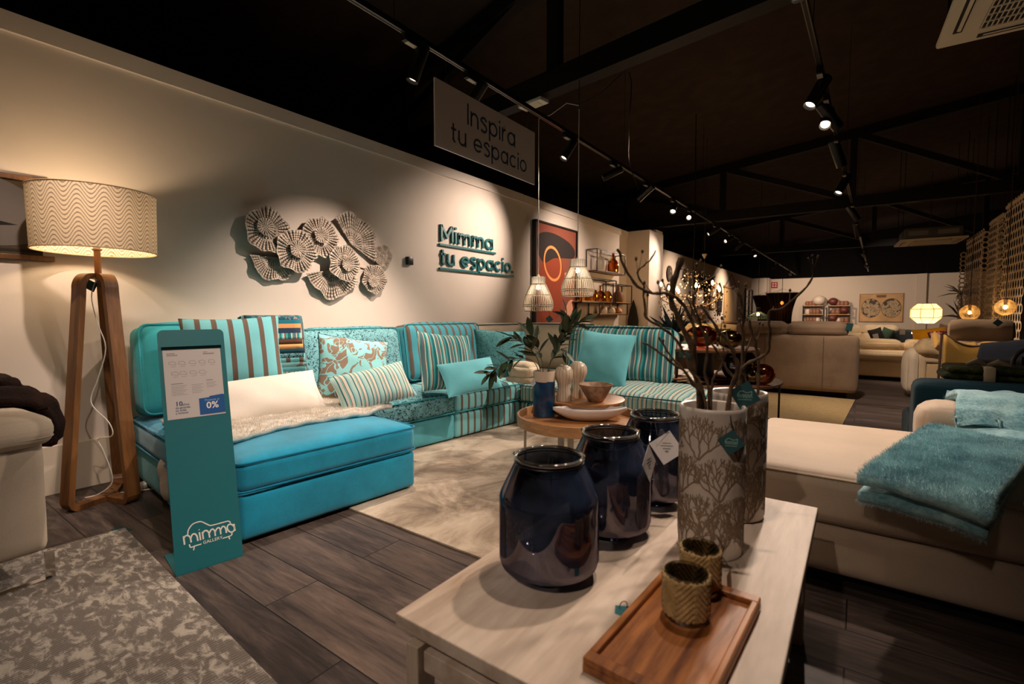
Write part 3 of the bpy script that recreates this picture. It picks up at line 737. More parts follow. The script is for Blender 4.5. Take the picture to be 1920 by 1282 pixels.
for sx in (-1, 1):
    m = MB(); m.box((sx * (lx / 2 - .007), 0, .022), (.014, ly - .05, .013), bev=.003); m.build('side_rim', ACA, t, smooth=False)
KN = fluff('knitted mustard sleeve', (150, 120, 70), (204, 172, 116), 160, 20, .3, .5)
def candle(label, px, py, hh, seed, r=.0455):
    p = at(px, py, z=TZ + .018); t = thing('candle_holder', label, 'candle holder', (p.x, p.y, TZ + .0165))
    h = hh
    m = MB(); m.lathe([(0, 0), (r * .82, 0), (r * .9, .003), (r * .92, .02), (r * .94, h), (r * .91, h + .001), (r * .88, h), (r * .86, .012), (0, .010)], 40)
    m.build('glass_cup', glass_mix('clear glass cup', (225, 222, 214), (235, 235, 230), .16, .02), t)
    rnd = random.Random(seed); n = 96; m = MB(); zs = [.016 + (h - .022) * k / 26 for k in range(27)]
    jag = [rnd.uniform(-.0035, .0035) for _ in range(n)]
    def fn(u, v):
        k = int(round(u * n)) % n; ang = 2 * math.pi * u; z = .015 + (h - .020) * v
        ph = (z / .0125 + 3.4 * abs(((u * 4 + .1) % 1) * 2 - 1)); rid = .0020 * math.sin(ph * 2 * math.pi)
        e = jag[k] if v > .98 or v < .02 else 0
        rr = r * .985 + rid + .0012 * noise.noise(Vector((math.cos(ang) * 9, math.sin(ang) * 9, z * 300)))
        return (math.cos(ang) * rr, math.sin(ang) * rr, z + e)
    m.grid(n, 40, fn, wrap_u=True); s_ = m.build('knit_sleeve', KN, t); solidify(s_, .003)
    return t
C1 = candle('glass candle holder in a mustard zigzag knit sleeve, front one on the wooden tray', 1285, 1155, .098, 1)
C2 = candle('glass candle holder in a mustard knit sleeve, rear one on the wooden tray', 1312, 1100, .098, 2, .043)
o = C2.location; p = at(1367, 1090, d=1.11); tagcard(C2, p - o, Vector((.95, .35, -.1)), .042, plain('kraft tag', (120, 84, 52), .8), roll=R(40), knot=[at(1345, 1005, d=1.115) - o, at(1357, 1028, d=1.11) - o, at(1352, 1040, d=1.11) - o])
p = at(1168, 1146, z=TZ + .004); t = thing('loose_tag', 'small teal paper tag lying on the coffee table against the wooden tray', 'tag', p)
tagcard(t, (0, 0, -.002), (0, -.25, 1), .034, TEAL, roll=R(20), name='card')
m = MB(); m.tube([(-.004 + .008 * math.cos(q), .012 + .010 * math.sin(q), .004 + .006 * math.sin(q)) for q in [k * .5 for k in range(12)]], .001, 6); m.build('tag_string', STRING, t)

# ---------------------------------------------------------------- beige chaise sofa on the right
BEI = fabric('beige leatherette', (182, 163, 143), .05, 300, .62, .1)
t = thing('beige_sofa', 'large beige chaise sofa at the right behind the coffee table, under the teal fur blanket', 'sofa', (-.43, 2.2, 0))
m = MB(); m.rbox((1.25, .54, .178), (2.5, 1.02, .205), r=.03, puff=(.0, .012, 0)); m.build('base', BEI, t)
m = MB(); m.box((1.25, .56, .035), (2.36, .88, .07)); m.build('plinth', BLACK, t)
m = MB(); m.rbox((1.25, .52, .384), (2.5, 1.06, .205), r=.045, n=14, puff=(.012, .02, .014), wr=.003); st = m.build('seat_cushion', BEI, t)
m = MB(); m.tube([(.03, -.008, .468), (.6, -.014, .470), (1.25, -.016, .470), (2.46, -.01, .470)], .0035, 6); m.build('seam', fabric('beige seam', (150, 130, 108)), st)
m = MB(); m.rbox((1.62, 1.0, .50), (1.86, .27, .32), r=.075, n=12, puff=(.01, .01, .012), wr=.003); m.build('backrest', BEI, t)

# teal fur blanket folded over the seat and the backrest
FUR = fluff('teal fur', (66, 146, 166), (190, 236, 242), 90, 6, .7, .6)
A, B, C_, D = at(1606, 905, z=.53), at(1852, 1000, z=.47), at(1935, 850, z=.545), at(1745, 806, z=.535)
t = thing('fur_blanket', 'teal fur blanket folded over the seat and backrest of the right beige sofa', 'blanket', (A.x, A.y, .49))
o0 = Vector((A.x, A.y, .49))
def lay(u, v, dz=0):
    p = A.lerp(B, u).lerp(D.lerp(C_, u), v)
    z = .535 + .006 * noise.noise(Vector((p.x * 14, p.y * 14, 3))) + .010 * math.sin(u * math.pi)
    z -= max(0, (.10 - v)) * .35 * (.25 + u)
    return Vector((p.x, p.y, z + dz)) - o0
for nm, th, off in (('upper_fold', .030, 0), ('under_fold', .030, -.034)):
    m = MB()
    def fn(u, v, off=off):
        q = lay(u, v * (.985 if off == 0 else 1.0) + (.015 if off else 0), off); q += Vector((0, -.0 if off == 0 else .008, 0)); return q
    m.grid(30, 26, fn); f = m.build(nm, FUR, t); solidify(f, th, -1)
    hair(f, 26000, .013, .0011, 3 + int(off * 100))
m = MB()
E_, G_ = at(1786, 735, d=2.35), at(1990, 735, d=2.35)
def fn(u, v):
    base = D.lerp(C_, u) + Vector((0, 0, .01))
    x = D.x + .09 + u * (C_.x + .19 - D.x); yb = base.y
    path = [(yb - .10, .552), (yb + .02, .57), (3.00, .57), (3.03, .645), (3.09, .69), (3.22, .70), (3.36, .695), (3.40, .61)]
    s = v * (len(path) - 1); i = min(int(s), len(path) - 2); k = s - i
    y = path[i][0] + (path[i + 1][0] - path[i][0]) * k; z = path[i][1] + (path[i + 1][1] - path[i][1]) * k
    fold = .06 * noise.noise(Vector((x * 6, v * 3.5, 1.7))) + .05 * max(0, noise.noise(Vector((x * 9 + 4, v * 5, 5))))
    return Vector((x + fold * .6, y - max(0, fold) * .4, z + .018 + fold * (.9 if v > .25 else .3))) - o0
m.grid(40, 40, fn); f = m.build('draped_end', FUR, t); solidify(f, .035, -1); hair(f, 26000, .014, .0011, 9)
p = at(1612, 913, d=2.23); tagcard(t, p - o0, toward(p), .028, PAPER, roll=R(20), name='care_label')
# ---------------------------------------------------------------- rugs
m = MB(); m.box((0, 0, .006), (2.35, 2.35, .012), bev=.003)
solo('area_rug', m, rug_mat('silver viscose rug', [(108, 92, 76), (150, 132, 112), (186, 170, 150), (206, 192, 172)], 2.6, (.34, .66), (1, .8, 1), 320), 'shimmering silver beige rug in front of the turquoise sofa, under the round tables', 'rug', loc=(-1.735, 2.806, 0), smooth=False)
m = MB(); m.box((0, 0, .005), (2.4, 2.4, .010), bev=.003)
solo('area_rug', m, rug_mat('mottled grey rug', [(104, 94, 84), (112, 102, 92), (168, 158, 146), (186, 177, 164)], 15, (.46, .60), (1, 1.9, 1), 300, 9, ridge=520), 'mottled grey and cream rug in the lower left corner, under the beige armchair', 'rug', loc=(-1.89, -.46, 0), rot=(0, 0, R(-3.5)), smooth=False)

# ---------------------------------------------------------------- modular sofa
TQ = fabric('bright turquoise velvet', (22, 150, 188), .12, 380, .85, .35, 4)
AQ = fabric('aqua linen', (92, 180, 196), .08, 320)
AQ2 = fabric('plain aqua weave', (112, 196, 210), .06, 420)
PAIS = paisley('aqua paisley', (124, 184, 194), (36, 62, 72), 62)
PAIS2 = paisley('deep aqua paisley', (92, 158, 164), (42, 90, 98), 90)
TAU = (108, 92, 82)
SA = stripes('aqua and taupe stripe', [(.055, (128, 198, 206)), (.024, TAU)], .079, axis=1)
SAX = stripes('aqua and taupe stripe upright', [(.062, (100, 186, 190)), (.026, TAU)], .088, axis=0)
SAP = stripes('wide aqua and taupe stripe', [(.060, (122, 200, 212)), (.030, TAU)], .09, axis=0)
MS = [(10, (20, 108, 116)), (5, (188, 198, 188)), (3, (60, 140, 146)), (9, (92, 116, 122)), (3, (206, 190, 166)), (8, (36, 128, 134)), (6, (128, 190, 190)), (2, (230, 220, 200)), (5, (110, 92, 84)), (7, (70, 156, 160))]
SMX = stripes('multi stripe across', MS, .155, axis=0)
SMX2 = stripes('multi stripe fine', MS, .12, axis=0, off=.3)
SML = stripes('light multi stripe', [(8, (176, 204, 200)), (3, (28, 112, 118)), (6, (206, 204, 190)), (4, (120, 182, 184)), (2, (150, 104, 72)), (7, (214, 210, 198)), (3, (60, 130, 136)), (5, (150, 196, 196))], .088, axis=0)
CRM = fabric('cream linen', (218, 200, 176), .05, 380)
PIPE = fabric('dark teal piping', (22, 84, 92), .1, 300)
SO = Vector((-3.93, 1.12, 0)); SR = R(-5.6)
def sw(out, al, z=0): return SO + Vector((out * math.cos(SR) - al * math.sin(SR), out * math.sin(SR) + al * math.cos(SR), z))
def edge_loop(x0, x1, y0, y1, z, r=.04):
    pts = []
    for cx_, cy_, a0 in ((x1 - r, y1 - r, 0), (x0 + r, y1 - r, 90), (x0 + r, y0 + r, 180), (x1 - r, y0 + r, 270)):
        for k in range(5): a = R(a0 + k * 22.5); pts.append((cx_ + r * math.cos(a), cy_ + r * math.sin(a), z))
    return pts
def module(label, out0, out1, a0, a1, mb, mc, zb=.235, zt=.415, pb=None, world=None, tufts=False, puff=.035):
    """seat module: base + box cushion with piping, local x = depth, y = width"""
    if world: loc, rz, wx_, wy_ = world
    else: loc, rz, wx_, wy_ = sw(out0, a0), SR, out1 - out0, a1 - a0
    t = thing('sofa_module', label, 'sofa', loc, rz, group=None)
    g = .006
    m = MB(); m.rbox((wx_ / 2, wy_ / 2, .02 + (zb - .02) / 2), (wx_ - g, wy_ - g, zb - .02), r=.025, puff=(.006, .006, 0)); b = m.build('base', mb, t)
    m = MB()
    for fx in (.07, wx_ - .07):
        for fy in (.07, wy_ - .07): m.box((fx, fy, .011), (.06, .06, .022))
    m.build('feet', BLACK, t, smooth=False)
    dm = None
    if tufts: dm = [(wx_ * (i - 1) / 3, wy_ * (j / 4 - .5), .085, .035) for i in range(3) for j in range(5)]
    m = MB(); m.rbox((wx_ / 2, wy_ / 2, (zb + zt) / 2), (wx_, wy_, zt - zb), r=.04, n=16, puff=(.014, .014, puff), wr=.004, seed=a0, dimple=dm); c = m.build('seat_cushion', mc, t)
    m = MB()
    for z in (zb + .014, zt - .010): m.tube(edge_loop(-.006, wx_ + .006, -.006, wy_ + .006, z, .045), .006, 6, closed=True)
    m.build('piping', pb or mc, c)
    if tufts:
        m = MB()
        for (u, v, _, _2) in dm: m.lathe([(0, .004), (.012, .002), (.013, -.002), (0, -.004)], 10, c=(wx_ / 2 + u, wy_ / 2 + v, zt + puff * (1 - (2 * u / wx_) ** 4) * (1 - (2 * v / wy_) ** 4) - .034))
        m.build('tuft_buttons', PIPE, c)
    return t
def shift(name, m): return m
AQP = fabric('aqua piping', (52, 150, 160), .06, 300)
MA = module('turquoise end module of the big sofa, behind the teal stand, under the sheepskin', 0, .925, 0, 1.03, AQ, TQ, pb=TQ)
MO = module('bright turquoise ottoman at the front of the big sofa, beside the teal stand', .935, 1.60, .095, 1.12, TQ, TQ, zb=.245, zt=.405, puff=.03, pb=fabric('turquoise piping', (16, 128, 164)))
MBm = module('sofa module with speckled paisley seat over a plain aqua base', 0, .927, 1.035, 2.06, AQ, PAIS, pb=AQP)
# stripes on module C run down the front face: local y axis
MC = module('sofa module with taupe and aqua striped seat and striped base', 0, .927, 2.066, 3.09, SA, SA, pb=AQP)
MD = module('cream seated corner module of the big sofa', -.08, .93, 3.096, 4.12, CRM, CRM, pb=CRM)
def moduleE():
    pass
ME = module('tufted teal and cream striped module at the right end of the big sofa', 0, 0, 0, 0, None and 0 or stripes('multi stripe base', MS, .155, axis=1), stripes('multi stripe seat', [(8, (176, 200, 192)), (3, (40, 112, 118)), (7, (196, 204, 190)), (4, (110, 168, 170)), (2, (140, 104, 78)), (7, (206, 206, 192)), (3, (70, 130, 136)), (5, (140, 186, 186))], .12, axis=1), world=(Vector((-1.02, 3.90, 0)), R(91), .96, 1.66), tufts=True, pb=PIPE, zt=.41, puff=.05)

def back_cushion(label, mat, c, face, lean, w_=1.0, h_=.56, t_=.23, pipe=None, tuft=False, roll=0, seed=0, cat='cushion', group=None):
    """box back cushion; local x width, z height, front = -y; face = world direction angle of the front"""
    t = thing('back_cushion', label, cat, c, rot=None, group=group); t.rotation_mode = 'XYZ'
    t.rotation_euler = (Matrix.Rotation(face + math.pi / 2, 3, 'Z') @ Matrix.Rotation(lean, 3, 'X') @ Matrix.Rotation(roll, 3, 'Y')).to_euler()
    b = MB(); dm = [((-.25 + .5 * i) * w_, 0, .10, .05) for i in (0, 1)] if tuft else None
    m = MB(); m.M = Matrix.Rotation(R(90), 4, 'X'); m.rbox((0, 0, 0), (w_, h_, t_), r=.055, n=14, puff=(.02, .025, .05), wr=.006, seed=seed, dimple=dm); f = m.build('cushion_body', mat, t)
    m = MB()
    for s in (-1, 1):
        L = edge_loop(-w_ / 2, w_ / 2, -h_ / 2, h_ / 2, 0, .05); m.tube([(x, s * (t_ / 2 - .018), z) for x, z, _ in L], .006, 6, closed=True)
    m.build('piping', pipe or mat, f)
    return t
FX = SR                                     # seats along the wall face +x
SAXW = stripes('blue and taupe stripe', [(.060, (74, 156, 174)), (.030, TAU)], .09, axis=0)
back_cushion('plain turquoise back cushion at the left end of the sofa, behind the teal stand', fabric('turquoise linen', (58, 166, 178), .08, 320), sw(.20, .52, .735), FX, R(-9), 1.03, .57, .24, seed=1)
back_cushion('speckled paisley back cushion behind the leaf patterned pillow', PAIS, sw(.16, 1.50, .70), FX, R(-10), .98, .52, .22, seed=2, pipe=AQP)
back_cushion('blue back cushion with taupe stripes, in the middle of the long sofa side', SAXW, sw(.14, 2.56, .715), FX, R(-9), 1.0, .54, .24, tuft=True, seed=3, pipe=AQP)
back_cushion('cream back cushion with teal piping beside the paisley pillow, against the long wall', CRM, sw(.02, 3.62, .70), FX, R(-8), 1.0, .52, .22, seed=4, pipe=PIPE)
back_cushion('cream back cushion with teal piping in the corner, behind the olive leaves', CRM, (-2.92, 5.06, .70), R(-90), R(-8), 1.02, .53, .22, seed=5, pipe=PIPE)
SME = stripes('multi stripe back', MS, .155, axis=0, off=.2)
back_cushion('teal and cream striped tufted back cushion at the right end of the sofa', SME, (-1.95, 4.62, .68), R(-88), R(-11), 1.08, .54, .24, tuft=True, seed=6, pipe=PIPE)
# low upholstered back rests that the cushions lean on
m = MB(); m.rbox((0, 0, .31), (1.9, .16, .58), r=.05, puff=(.0, .01, .0)); solo('sofa_backrest', m, CRM, 'low cream backrest behind the cream corner and right hand cushions', 'sofa', loc=(-2.68, 5.26, 0), rot=(0, 0, R(1)))

# ---------------------------------------------------------------- scatter pillows
def pillow(label, mat, c, face, lean, w_, h_, t_=.16, roll=0, seed=0, mats=None, zip_=False, pipe=None, pin=.07):
    t = thing('throw_pillow', label, 'pillow', c)
    t.rotation_euler = (Matrix.Rotation(face + math.pi / 2, 3, 'Z') @ Matrix.Rotation(lean, 3, 'X') @ Matrix.Rotation(roll, 3, 'Y')).to_euler()
    m = MB(); m.pillow(w_, h_, t_, 20, pin, .007, seed); o = m.build('pillow_cover', mat, t)
    m = MB(); pts = []
    n = 12
    for sd in range(4):
        for k in range(n):
            u = -1 + 2 * k / n; uu, vv = ((u, -1), (1, u), (-u, 1), (-1, -u))[sd]
            pts.append((w_ / 2 * uu * (1 - pin * (1 - vv * vv) * uu * uu), 0, h_ / 2 * vv * (1 - pin * (1 - uu * uu) * vv * vv)))
    m.tube(pts, .0035, 6, closed=True); m.build('seam', pipe or mat, o)
    return t
SPX = FX - R(8)
pillow('aqua square pillow with wide taupe stripes, right of the teal stand', SAP, at(440, 664, d=3.20), FX - R(12), R(-12), .58, .50, .17, roll=R(-2), seed=1)
pillow('plain white rectangular pillow lying before the wide striped pillow', fabric('white cotton', (238, 230, 220), .03, 300), at(497, 746, d=3.02), FX - R(6), R(-40), .70, .31, .17, roll=R(-4), seed=2, pin=.05)
LEAF = leafy('aqua leaf print', (136, 202, 208), (136, 116, 100))
pillow('aqua square pillow with a taupe leaf print, left of the striped lumbar pillow', LEAF, at(664, 692, d=3.62), FX - R(10), R(-20), .54, .50, .17, roll=R(9), seed=3, pipe=PIPE)
pillow('light multi striped lumbar pillow on the paisley seat', SML, at(702, 725, d=3.36), FX - R(10), R(-34), .56, .29, .15, roll=R(-9), seed=4)
pillow('teal, white and brown striped square pillow, before the blue striped back cushion', SMX2, at(838, 678, d=4.05), FX - R(8), R(-20), .52, .50, .16, roll=R(6), seed=5)
pillow('small plain aqua lumbar pillow on the striped seat', AQ2, at(882, 705, d=3.95), FX - R(18), R(-34), .50, .29, .14, roll=R(-6), seed=6, pin=.05)
pillow('deep aqua paisley square pillow in the cream corner', PAIS2, at(940, 664, d=4.55), FX - R(25), R(-16), .52, .47, .17, roll=R(3), seed=7)
t = pillow('plain aqua square pillow leaning on the striped right end cushion', AQ2, at(1131, 672, d=4.55), R(-92), R(-20), .56, .52, .18, roll=R(4), seed=8)
t = thing('fluffy_throw', 'cream fluffy folded throw in the cream corner, behind the blue topped vase', 'blanket', at(984, 696, d=4.45))
m = MB(); m.rbox((0, 0, 0), (.24, .22, .12), r=.05, n=12, puff=(.01, .01, .03), wr=.012, seed=3); m.build('folded_pile', fluff('cream teddy fleece', (196, 174, 142), (226, 208, 178), 130, 12), t)
m = MB(); m.rbox((-.01, .0, -.07), (.27, .24, .05), r=.025, n=10, wr=.006, seed=4); m.build('lower_fold', fluff('cream teddy fleece under', (190, 168, 138), (220, 202, 172), 130, 12), t)

# sheepskin over the end module, with a lobe hanging on the left side of the sofa
SHP = fluff('sheepskin', (240, 228, 210), (252, 246, 236), 110, 10, .6, .7)
t = thing('sheepskin_throw', 'cream sheepskin throw lying across the turquoise end module and ottoman', 'blanket', sw(.9, .5, .43)); t.rotation_euler = (0, 0, SR)
def fn(u, v):
    y = -.47 + 1.22 * u; e = .05 * noise.noise(Vector((u * 5, 0, 2))) ; x0 = -.28 + .05 * math.sin(u * 7) ; x1 = .40 + .03 * math.sin(u * 9 + 1) - .12 * u
    x = x0 + (x1 - x0) * v; z = .036 + .016 * noise.noise(Vector((x * 9, y * 9, 0))) + .006 * noise.noise(Vector((x * 30, y * 30, 0)))
    e2 = min(u, 1 - u, v, 1 - v); z -= .022 * max(0, 1 - e2 / .08)
    if x > .03: z -= .010
    return (x, y, z)
m = MB(); m.grid(54, 40, fn); f = m.build('fleece', SHP, t); solidify(f, .03, -1); hair(f, 30000, .013, .0012, 5)
t = thing('sheepskin_throw', 'cream sheepskin lobe hanging to the floor, left of the teal stand', 'blanket', at(312, 925, z=.06))
m = MB(); m.M = Matrix.Rotation(R(-20), 4, 'Z'); m.rbox((-.02, .05, .10), (.26, .14, .30), r=.068, n=10, puff=(.02, .01, .02), wr=.018, seed=8); m.build('fleece', SHP, t)
# book of fabric samples hung over the back cushion
t = thing('fabric_sample_book', 'book of teal and orange fabric samples hung over the sofa back', 'sample book', at(516, 655, d=3.46))
fa = FX - R(10); t.rotation_euler = (Matrix.Rotation(fa + math.pi / 2, 3, 'Z') @ Matrix.Rotation(R(-14), 3, 'X')).to_euler()
sw_cols = [('sample_teal', plain('sample teal', (20, 92, 108), .9)), ('sample_stripe', SML), ('sample_aqua', AQ2), ('sample_taupe', LEAF), ('sample_leaf', SAP), ('sample_paisley', PAIS), ('sample_petrol', plain('sample petrol', (14, 70, 90), .9)), ('sample_orange', plain('sample apricot', (232, 178, 112), .9)), ('sample_brown', plain('sample brown', (86, 54, 38), .9)), ('sample_dots', SMX2), ('sample_navy', plain('sample navy', (18, 48, 76), .9)), ('sample_peach', plain('sample peach', (214, 150, 96), .9)), ('sample_blue', plain('sample blue', (20, 110, 130), .9)), ('sample_check', paisley('sample check', (40, 96, 112), (140, 130, 130), 30))]
for k, (nm, mt) in enumerate(sw_cols):
    bot = -.235 + .033 * k; wd = .40 - .004 * k
    m = MB(); y0 = -.012 - .0022 * k
    m.grid(8, 12, lambda u, v, bot=bot, wd=wd, y0=y0, k=k: ((u - .5) * wd + .006 * math.sin(k * 2.3), (y0 - .006 * math.sin(v * 3.1)) if v < .8 else y0 + (v - .8) * .5, bot + (.235 - bot) * (v / .8) if v < .8 else .235 + .02 * math.sin((v - .8) * 5 * math.pi)))
    o = m.build('fabric_sample', mt, t); solidify(o, .002)
m = MB(); m.tube([(-.21, .06, .232), (.20, .06, .242)], .02, 10); m.build('spine', plain('black binding', (22, 20, 22), .6), t)
# ---------------------------------------------------------------- floor lamp
t = thing('floor_lamp', 'wooden tripod floor lamp with a wide zigzag patterned drum shade, left of the sofa', 'floor lamp', (-3.60, .90, 0))
WAL = wood('walnut bentwood', (88, 56, 28), (130, 88, 50), axis=2, scale=6, rough=.4, stretch=.1, dark=(70, 42, 20))
tips = [Vector((-3.525, .700, 0)), Vector((-3.395, .955, 0)), Vector((-3.885, 1.03, 0))]
c0 = Vector((-3.60, .90, 0))
for k, tp in enumerate(tips):
    d = tp - c0; ln = d.length; d.normalize(); sd = Vector((-d.y, d.x, 0)); rt = ln * .50
    path = [(.0, 1.315), (rt * .55, 1.315), (rt * .80, 1.300), (rt * .96, 1.262), (rt, 1.20)]
    path += [(rt + (ln - rt) * s, 1.20 + (.09 - 1.20) * s) for s in (.25, .5, .75, 1)]
    path += [(ln * 1.0, .05), (ln * .93, .022), (ln * .8, .016), (ln * .4, .016), (0, .016)]
    P = smooth_pts([Vector((a, b)) for a, b in path], 4); m = MB()
    fn = lambda u, v, dp: d * u + Vector((0, 0, v)) + sd * dp
    wd0 = .037
    m.ribbon([(p.x, p.y) for p in P], .030, fn, -wd0 * .95, wd0 * .95); m.build('leg', WAL, t)
m = MB(); m.lathe([(0, 1.30), (.016, 1.30), (.016, 1.462), (.024, 1.466), (.024, 1.474), (0, 1.474)], 16); m.build('stem', wood('walnut stem', (120, 78, 40), (156, 108, 62), axis=2), t)
SHC = Vector((0, 0, 1.458)); SR_, SHH = .288, .335
def zig(nt):
    v = coords(nt); s = N(nt, 'ShaderNodeSeparateXYZ', {0: v}); an = math_(nt, 'ARCTAN2', s.outputs[1], s.outputs[0])
    k = math_(nt, 'PINGPONG', math_(nt, 'MULTIPLY', an, 26 / math.pi / 1.0), 1.0)
    ks = math_(nt, 'SINE', math_(nt, 'MULTIPLY', an, 16.0))
    ph = math_(nt, 'FRACT', math_(nt, 'ADD', math_(nt, 'MULTIPLY', s.outputs[2], 42.0), math_(nt, 'MULTIPLY', ks, 1.35)))
    g = noise_(nt, v, 160, 2); amp = noise_(nt, v, 9, 2)
    th = math_(nt, 'ADD', .34, math_(nt, 'MULTIPLY', math_(nt, 'SUBTRACT', g, .5), .35))
    on = math_(nt, 'MULTIPLY', math_(nt, 'LESS_THAN', ph, th), .85)
    return ramp(nt, on, [(0, (226, 206, 180)), (1, (138, 120, 100))])
m = MB(); m.lathe([(SR_ - .006, SHC.z), (SR_, SHC.z + SHH)], 72); sh = m.build('lamp_shade', translucent('zigzag shade fabric', (220, 200, 175), .09, pattern=zig), t); 
m = MB()
for z, r_ in ((SHC.z, SR_ - .006), (SHC.z + SHH, SR_)): m.tube([(math.cos(a) * r_, math.sin(a) * r_, z) for a in [2 * math.pi * i / 64 for i in range(64)]], .004, 6, closed=True)
m.build('shade_edge', plain('shade trim', (196, 168, 130), .8), sh)
m = MB()
for k in range(3):
    a = R(30 + 120 * k); m.tube([(0, 0, SHC.z + .05), (math.cos(a) * (SR_ - .006), math.sin(a) * (SR_ - .006), SHC.z + .03)], .002, 5)
m.build('shade_spider', CHROME, sh)
m = MB(); m.lathe([(0, 1.474), (.018, 1.474), (.018, 1.53), (0, 1.53)], 12); m.build('socket', plain('white socket', (220, 214, 204), .5), t)
m = MB(); m.lathe([(0, 1.53), (.02, 1.535), (.032, 1.57), (.028, 1.60), (0, 1.615)], 16); m.build('bulb', emis('lamp bulb', (255, 206, 140), 8), t)
light('lamp', 'POINT', t, (0, 0, 1.63), 3.2, (1, .74, .46), size=.05)
cb = c0
P = [Vector((.005, -.01, 1.30)), Vector((-.02, -.03, 1.20)), Vector((.02, -.02, 1.05)), Vector((.03, .01, .90)), Vector((-.02, -.02, .72)), Vector((-.05, -.05, .58)), Vector((.02, .01, .46)), Vector((.03, .02, .38)), Vector((-.03, -.03, .36)), Vector((-.02, -.01, .28)), Vector((0, .02, .10)), Vector((-.03, -.05, .03)), Vector((-.09, -.09, .012)), Vector((-.05, -.02, .02)), Vector((.0, .10, .01)), Vector((.06, .22, .006))]
m = MB(); m.tube(smooth_pts(P, 5), .0032, 6); m.build('power_cord', CORDW, t)
p = Vector((-.02, -.03, 1.262)); tagcard(t, p, (.7, -.75, -.1), .055, TEALTAG, roll=R(60), name='teal_tag', lb='dark teal swing tag')
# extension socket with coiled white cable
p = at(276, 912, z=.0); t = thing('extension_cable', 'white coiled extension cable on the floor between lamp and sofa', 'cable', p)
m = MB(); m.box((0, .0, .018), (.07, .14, .034), rot=(0, 0, R(30)), bev=.008); m.build('socket_block', WHITEP, t)
P = [Vector((.09 * math.cos(a) * (1 + .1 * math.sin(3 * a)), .10 * math.sin(a), .005 + .004 * (1 + math.sin(a * 2)))) for a in [k * .45 for k in range(30)]] + [Vector((-.12, .05, .005)), Vector((-.16, .10, .02)), Vector((-.18, .12, .25))]
m = MB(); m.tube(smooth_pts(P, 3), .0035, 6); m.build('cable', CORDW, t)

# ---------------------------------------------------------------- stand with price sheet
STB = Vector((-2.263, .903, 0)); dirw = (Vector((-2.241, 1.029, 0)) - Vector((-2.285, .777, 0))).normalized()
rz = math.atan2(dirw.y, dirw.x); t = thing('display_stand', 'teal metal price stand with a white sheet, standing before the turquoise ottoman', 'sign stand', STB, rz)
PW_, PH_, LEAN = .256, 1.045, R(11.3)
# local: x along panel width, y toward the back (left wall), z up
def pan(u, v, d): return (u - PW_ / 2, v * math.sin(LEAN) - d * math.cos(LEAN), v * math.cos(LEAN) + d * math.sin(LEAN) + .003)
rc = .022; pl = [(0, 0), (PW_, 0)] + [(PW_ - rc + rc * math.cos(R(a)), PH_ - rc + rc * math.sin(R(a))) for a in range(0, 91, 15)] + [(rc - rc * math.sin(R(a)), PH_ - rc + rc * math.cos(R(a))) for a in range(0, 91, 15)]
m = MB(); m.prism(pl, pan, -.004, 0); m.build('panel', TEAL, t, smooth=False)
m = MB(); m.box((0, .125, .002), (PW_, .25, .004)); m.build('base_plate', TEAL, t, smooth=False)
# sheet in a clear sleeve
SX0, SX1, SY0, SY1 = .014, .236, .650, .955
m = MB(); m.prism([(SX0, SY0), (SX1, SY0), (SX1, SY1), (SX0, SY1)], pan, .0005, .0015); sheet = m.build('price_sheet', PAPER, t, smooth=False); plabel(sheet, 'white price sheet with a blue 0% box')
m = MB(); m.prism([(SX0 - .004, SY1 + .002), (SX1 + .004, SY1 + .002), (SX1 + .004, SY1 + .014), (SX0 - .004, SY1 + .014)], pan, .0005, .007); m.build('sleeve_edge', glass_mix('clear acrylic', (215, 222, 220), (230, 230, 230), .3, .08), t, smooth=False)
BLU = plain('print blue', (10, 84, 150), .6); NAVY = plain('print navy', (38, 62, 110), .6); GRY = plain('print grey', (138, 134, 136), .7)
def su(x, y): return SX0 + (x - 55) / 830 * (SX1 - SX0), SY1 - (y - 175 + .075 * (x - 55) * (-1 if False else 0)) / 1010 * (SY1 - SY0)
bx = [(.545, .02), (1.0, .02), (1.0, .29), (.97, .30), (.74, .285), (.72, .268), (.545, .262)]
m = MB(); m.prism([(SX0 + u * (SX1 - SX0), SY0 + v * (SY1 - SY0)) for u, v in bx], pan, .0016, .0019); m.build('offer_box', BLU, sheet, smooth=False)
def text_mesh(txt, size, fn, d0, name, mat, parent, align='LEFT', at_=(0, 0), bold=0.0, scale_x=1.0):
    cu = bpy.data.curves.new('txt', 'FONT'); cu.body = txt; cu.size = size; cu.align_x = align; cu.offset = bold; cu.resolution_u = 2
    ob = bpy.data.objects.new('txt', cu); COL.objects.link(ob); bpy.context.view_layer.update()
    me = bpy.data.meshes.new_from_object(ob.evaluated_get(bpy.context.evaluated_depsgraph_get())); bpy.data.objects.remove(ob); bpy.data.curves.remove(cu)
    for v in me.vertices: v.co = Vector(fn(at_[0] + v.co.x * scale_x, at_[1] + v.co.y, d0))
    me.materials.clear(); me.materials.append(mat); me.name = name
    o = bpy.data.objects.new(name, me); COL.objects.link(o); o.parent = parent; return o
W_, H_ = SX1 - SX0, SY1 - SY0
def sx(u): return SX0 + u * W_
def sy(v): return SY0 + v * H_
text_mesh('0%', .042, pan, .0021, 'offer_text', WHITE, sheet, 'CENTER', (sx(.775), sy(.105)), .0006)
text_mesh('Financia al', .014, pan, .0021, 'offer_text', plain('print light blue', (150, 190, 222), .6), sheet, 'CENTER', (sx(.775), sy(.215)))
text_mesh('10', .028, pan, .0018, 'warranty_text', NAVY, sheet, 'LEFT', (sx(.14), sy(.185)), .0006)
text_mesh('a\u00f1os', .014, pan, .0018, 'warranty_text', NAVY, sheet, 'LEFT', (sx(.26), sy(.185)), .0002)
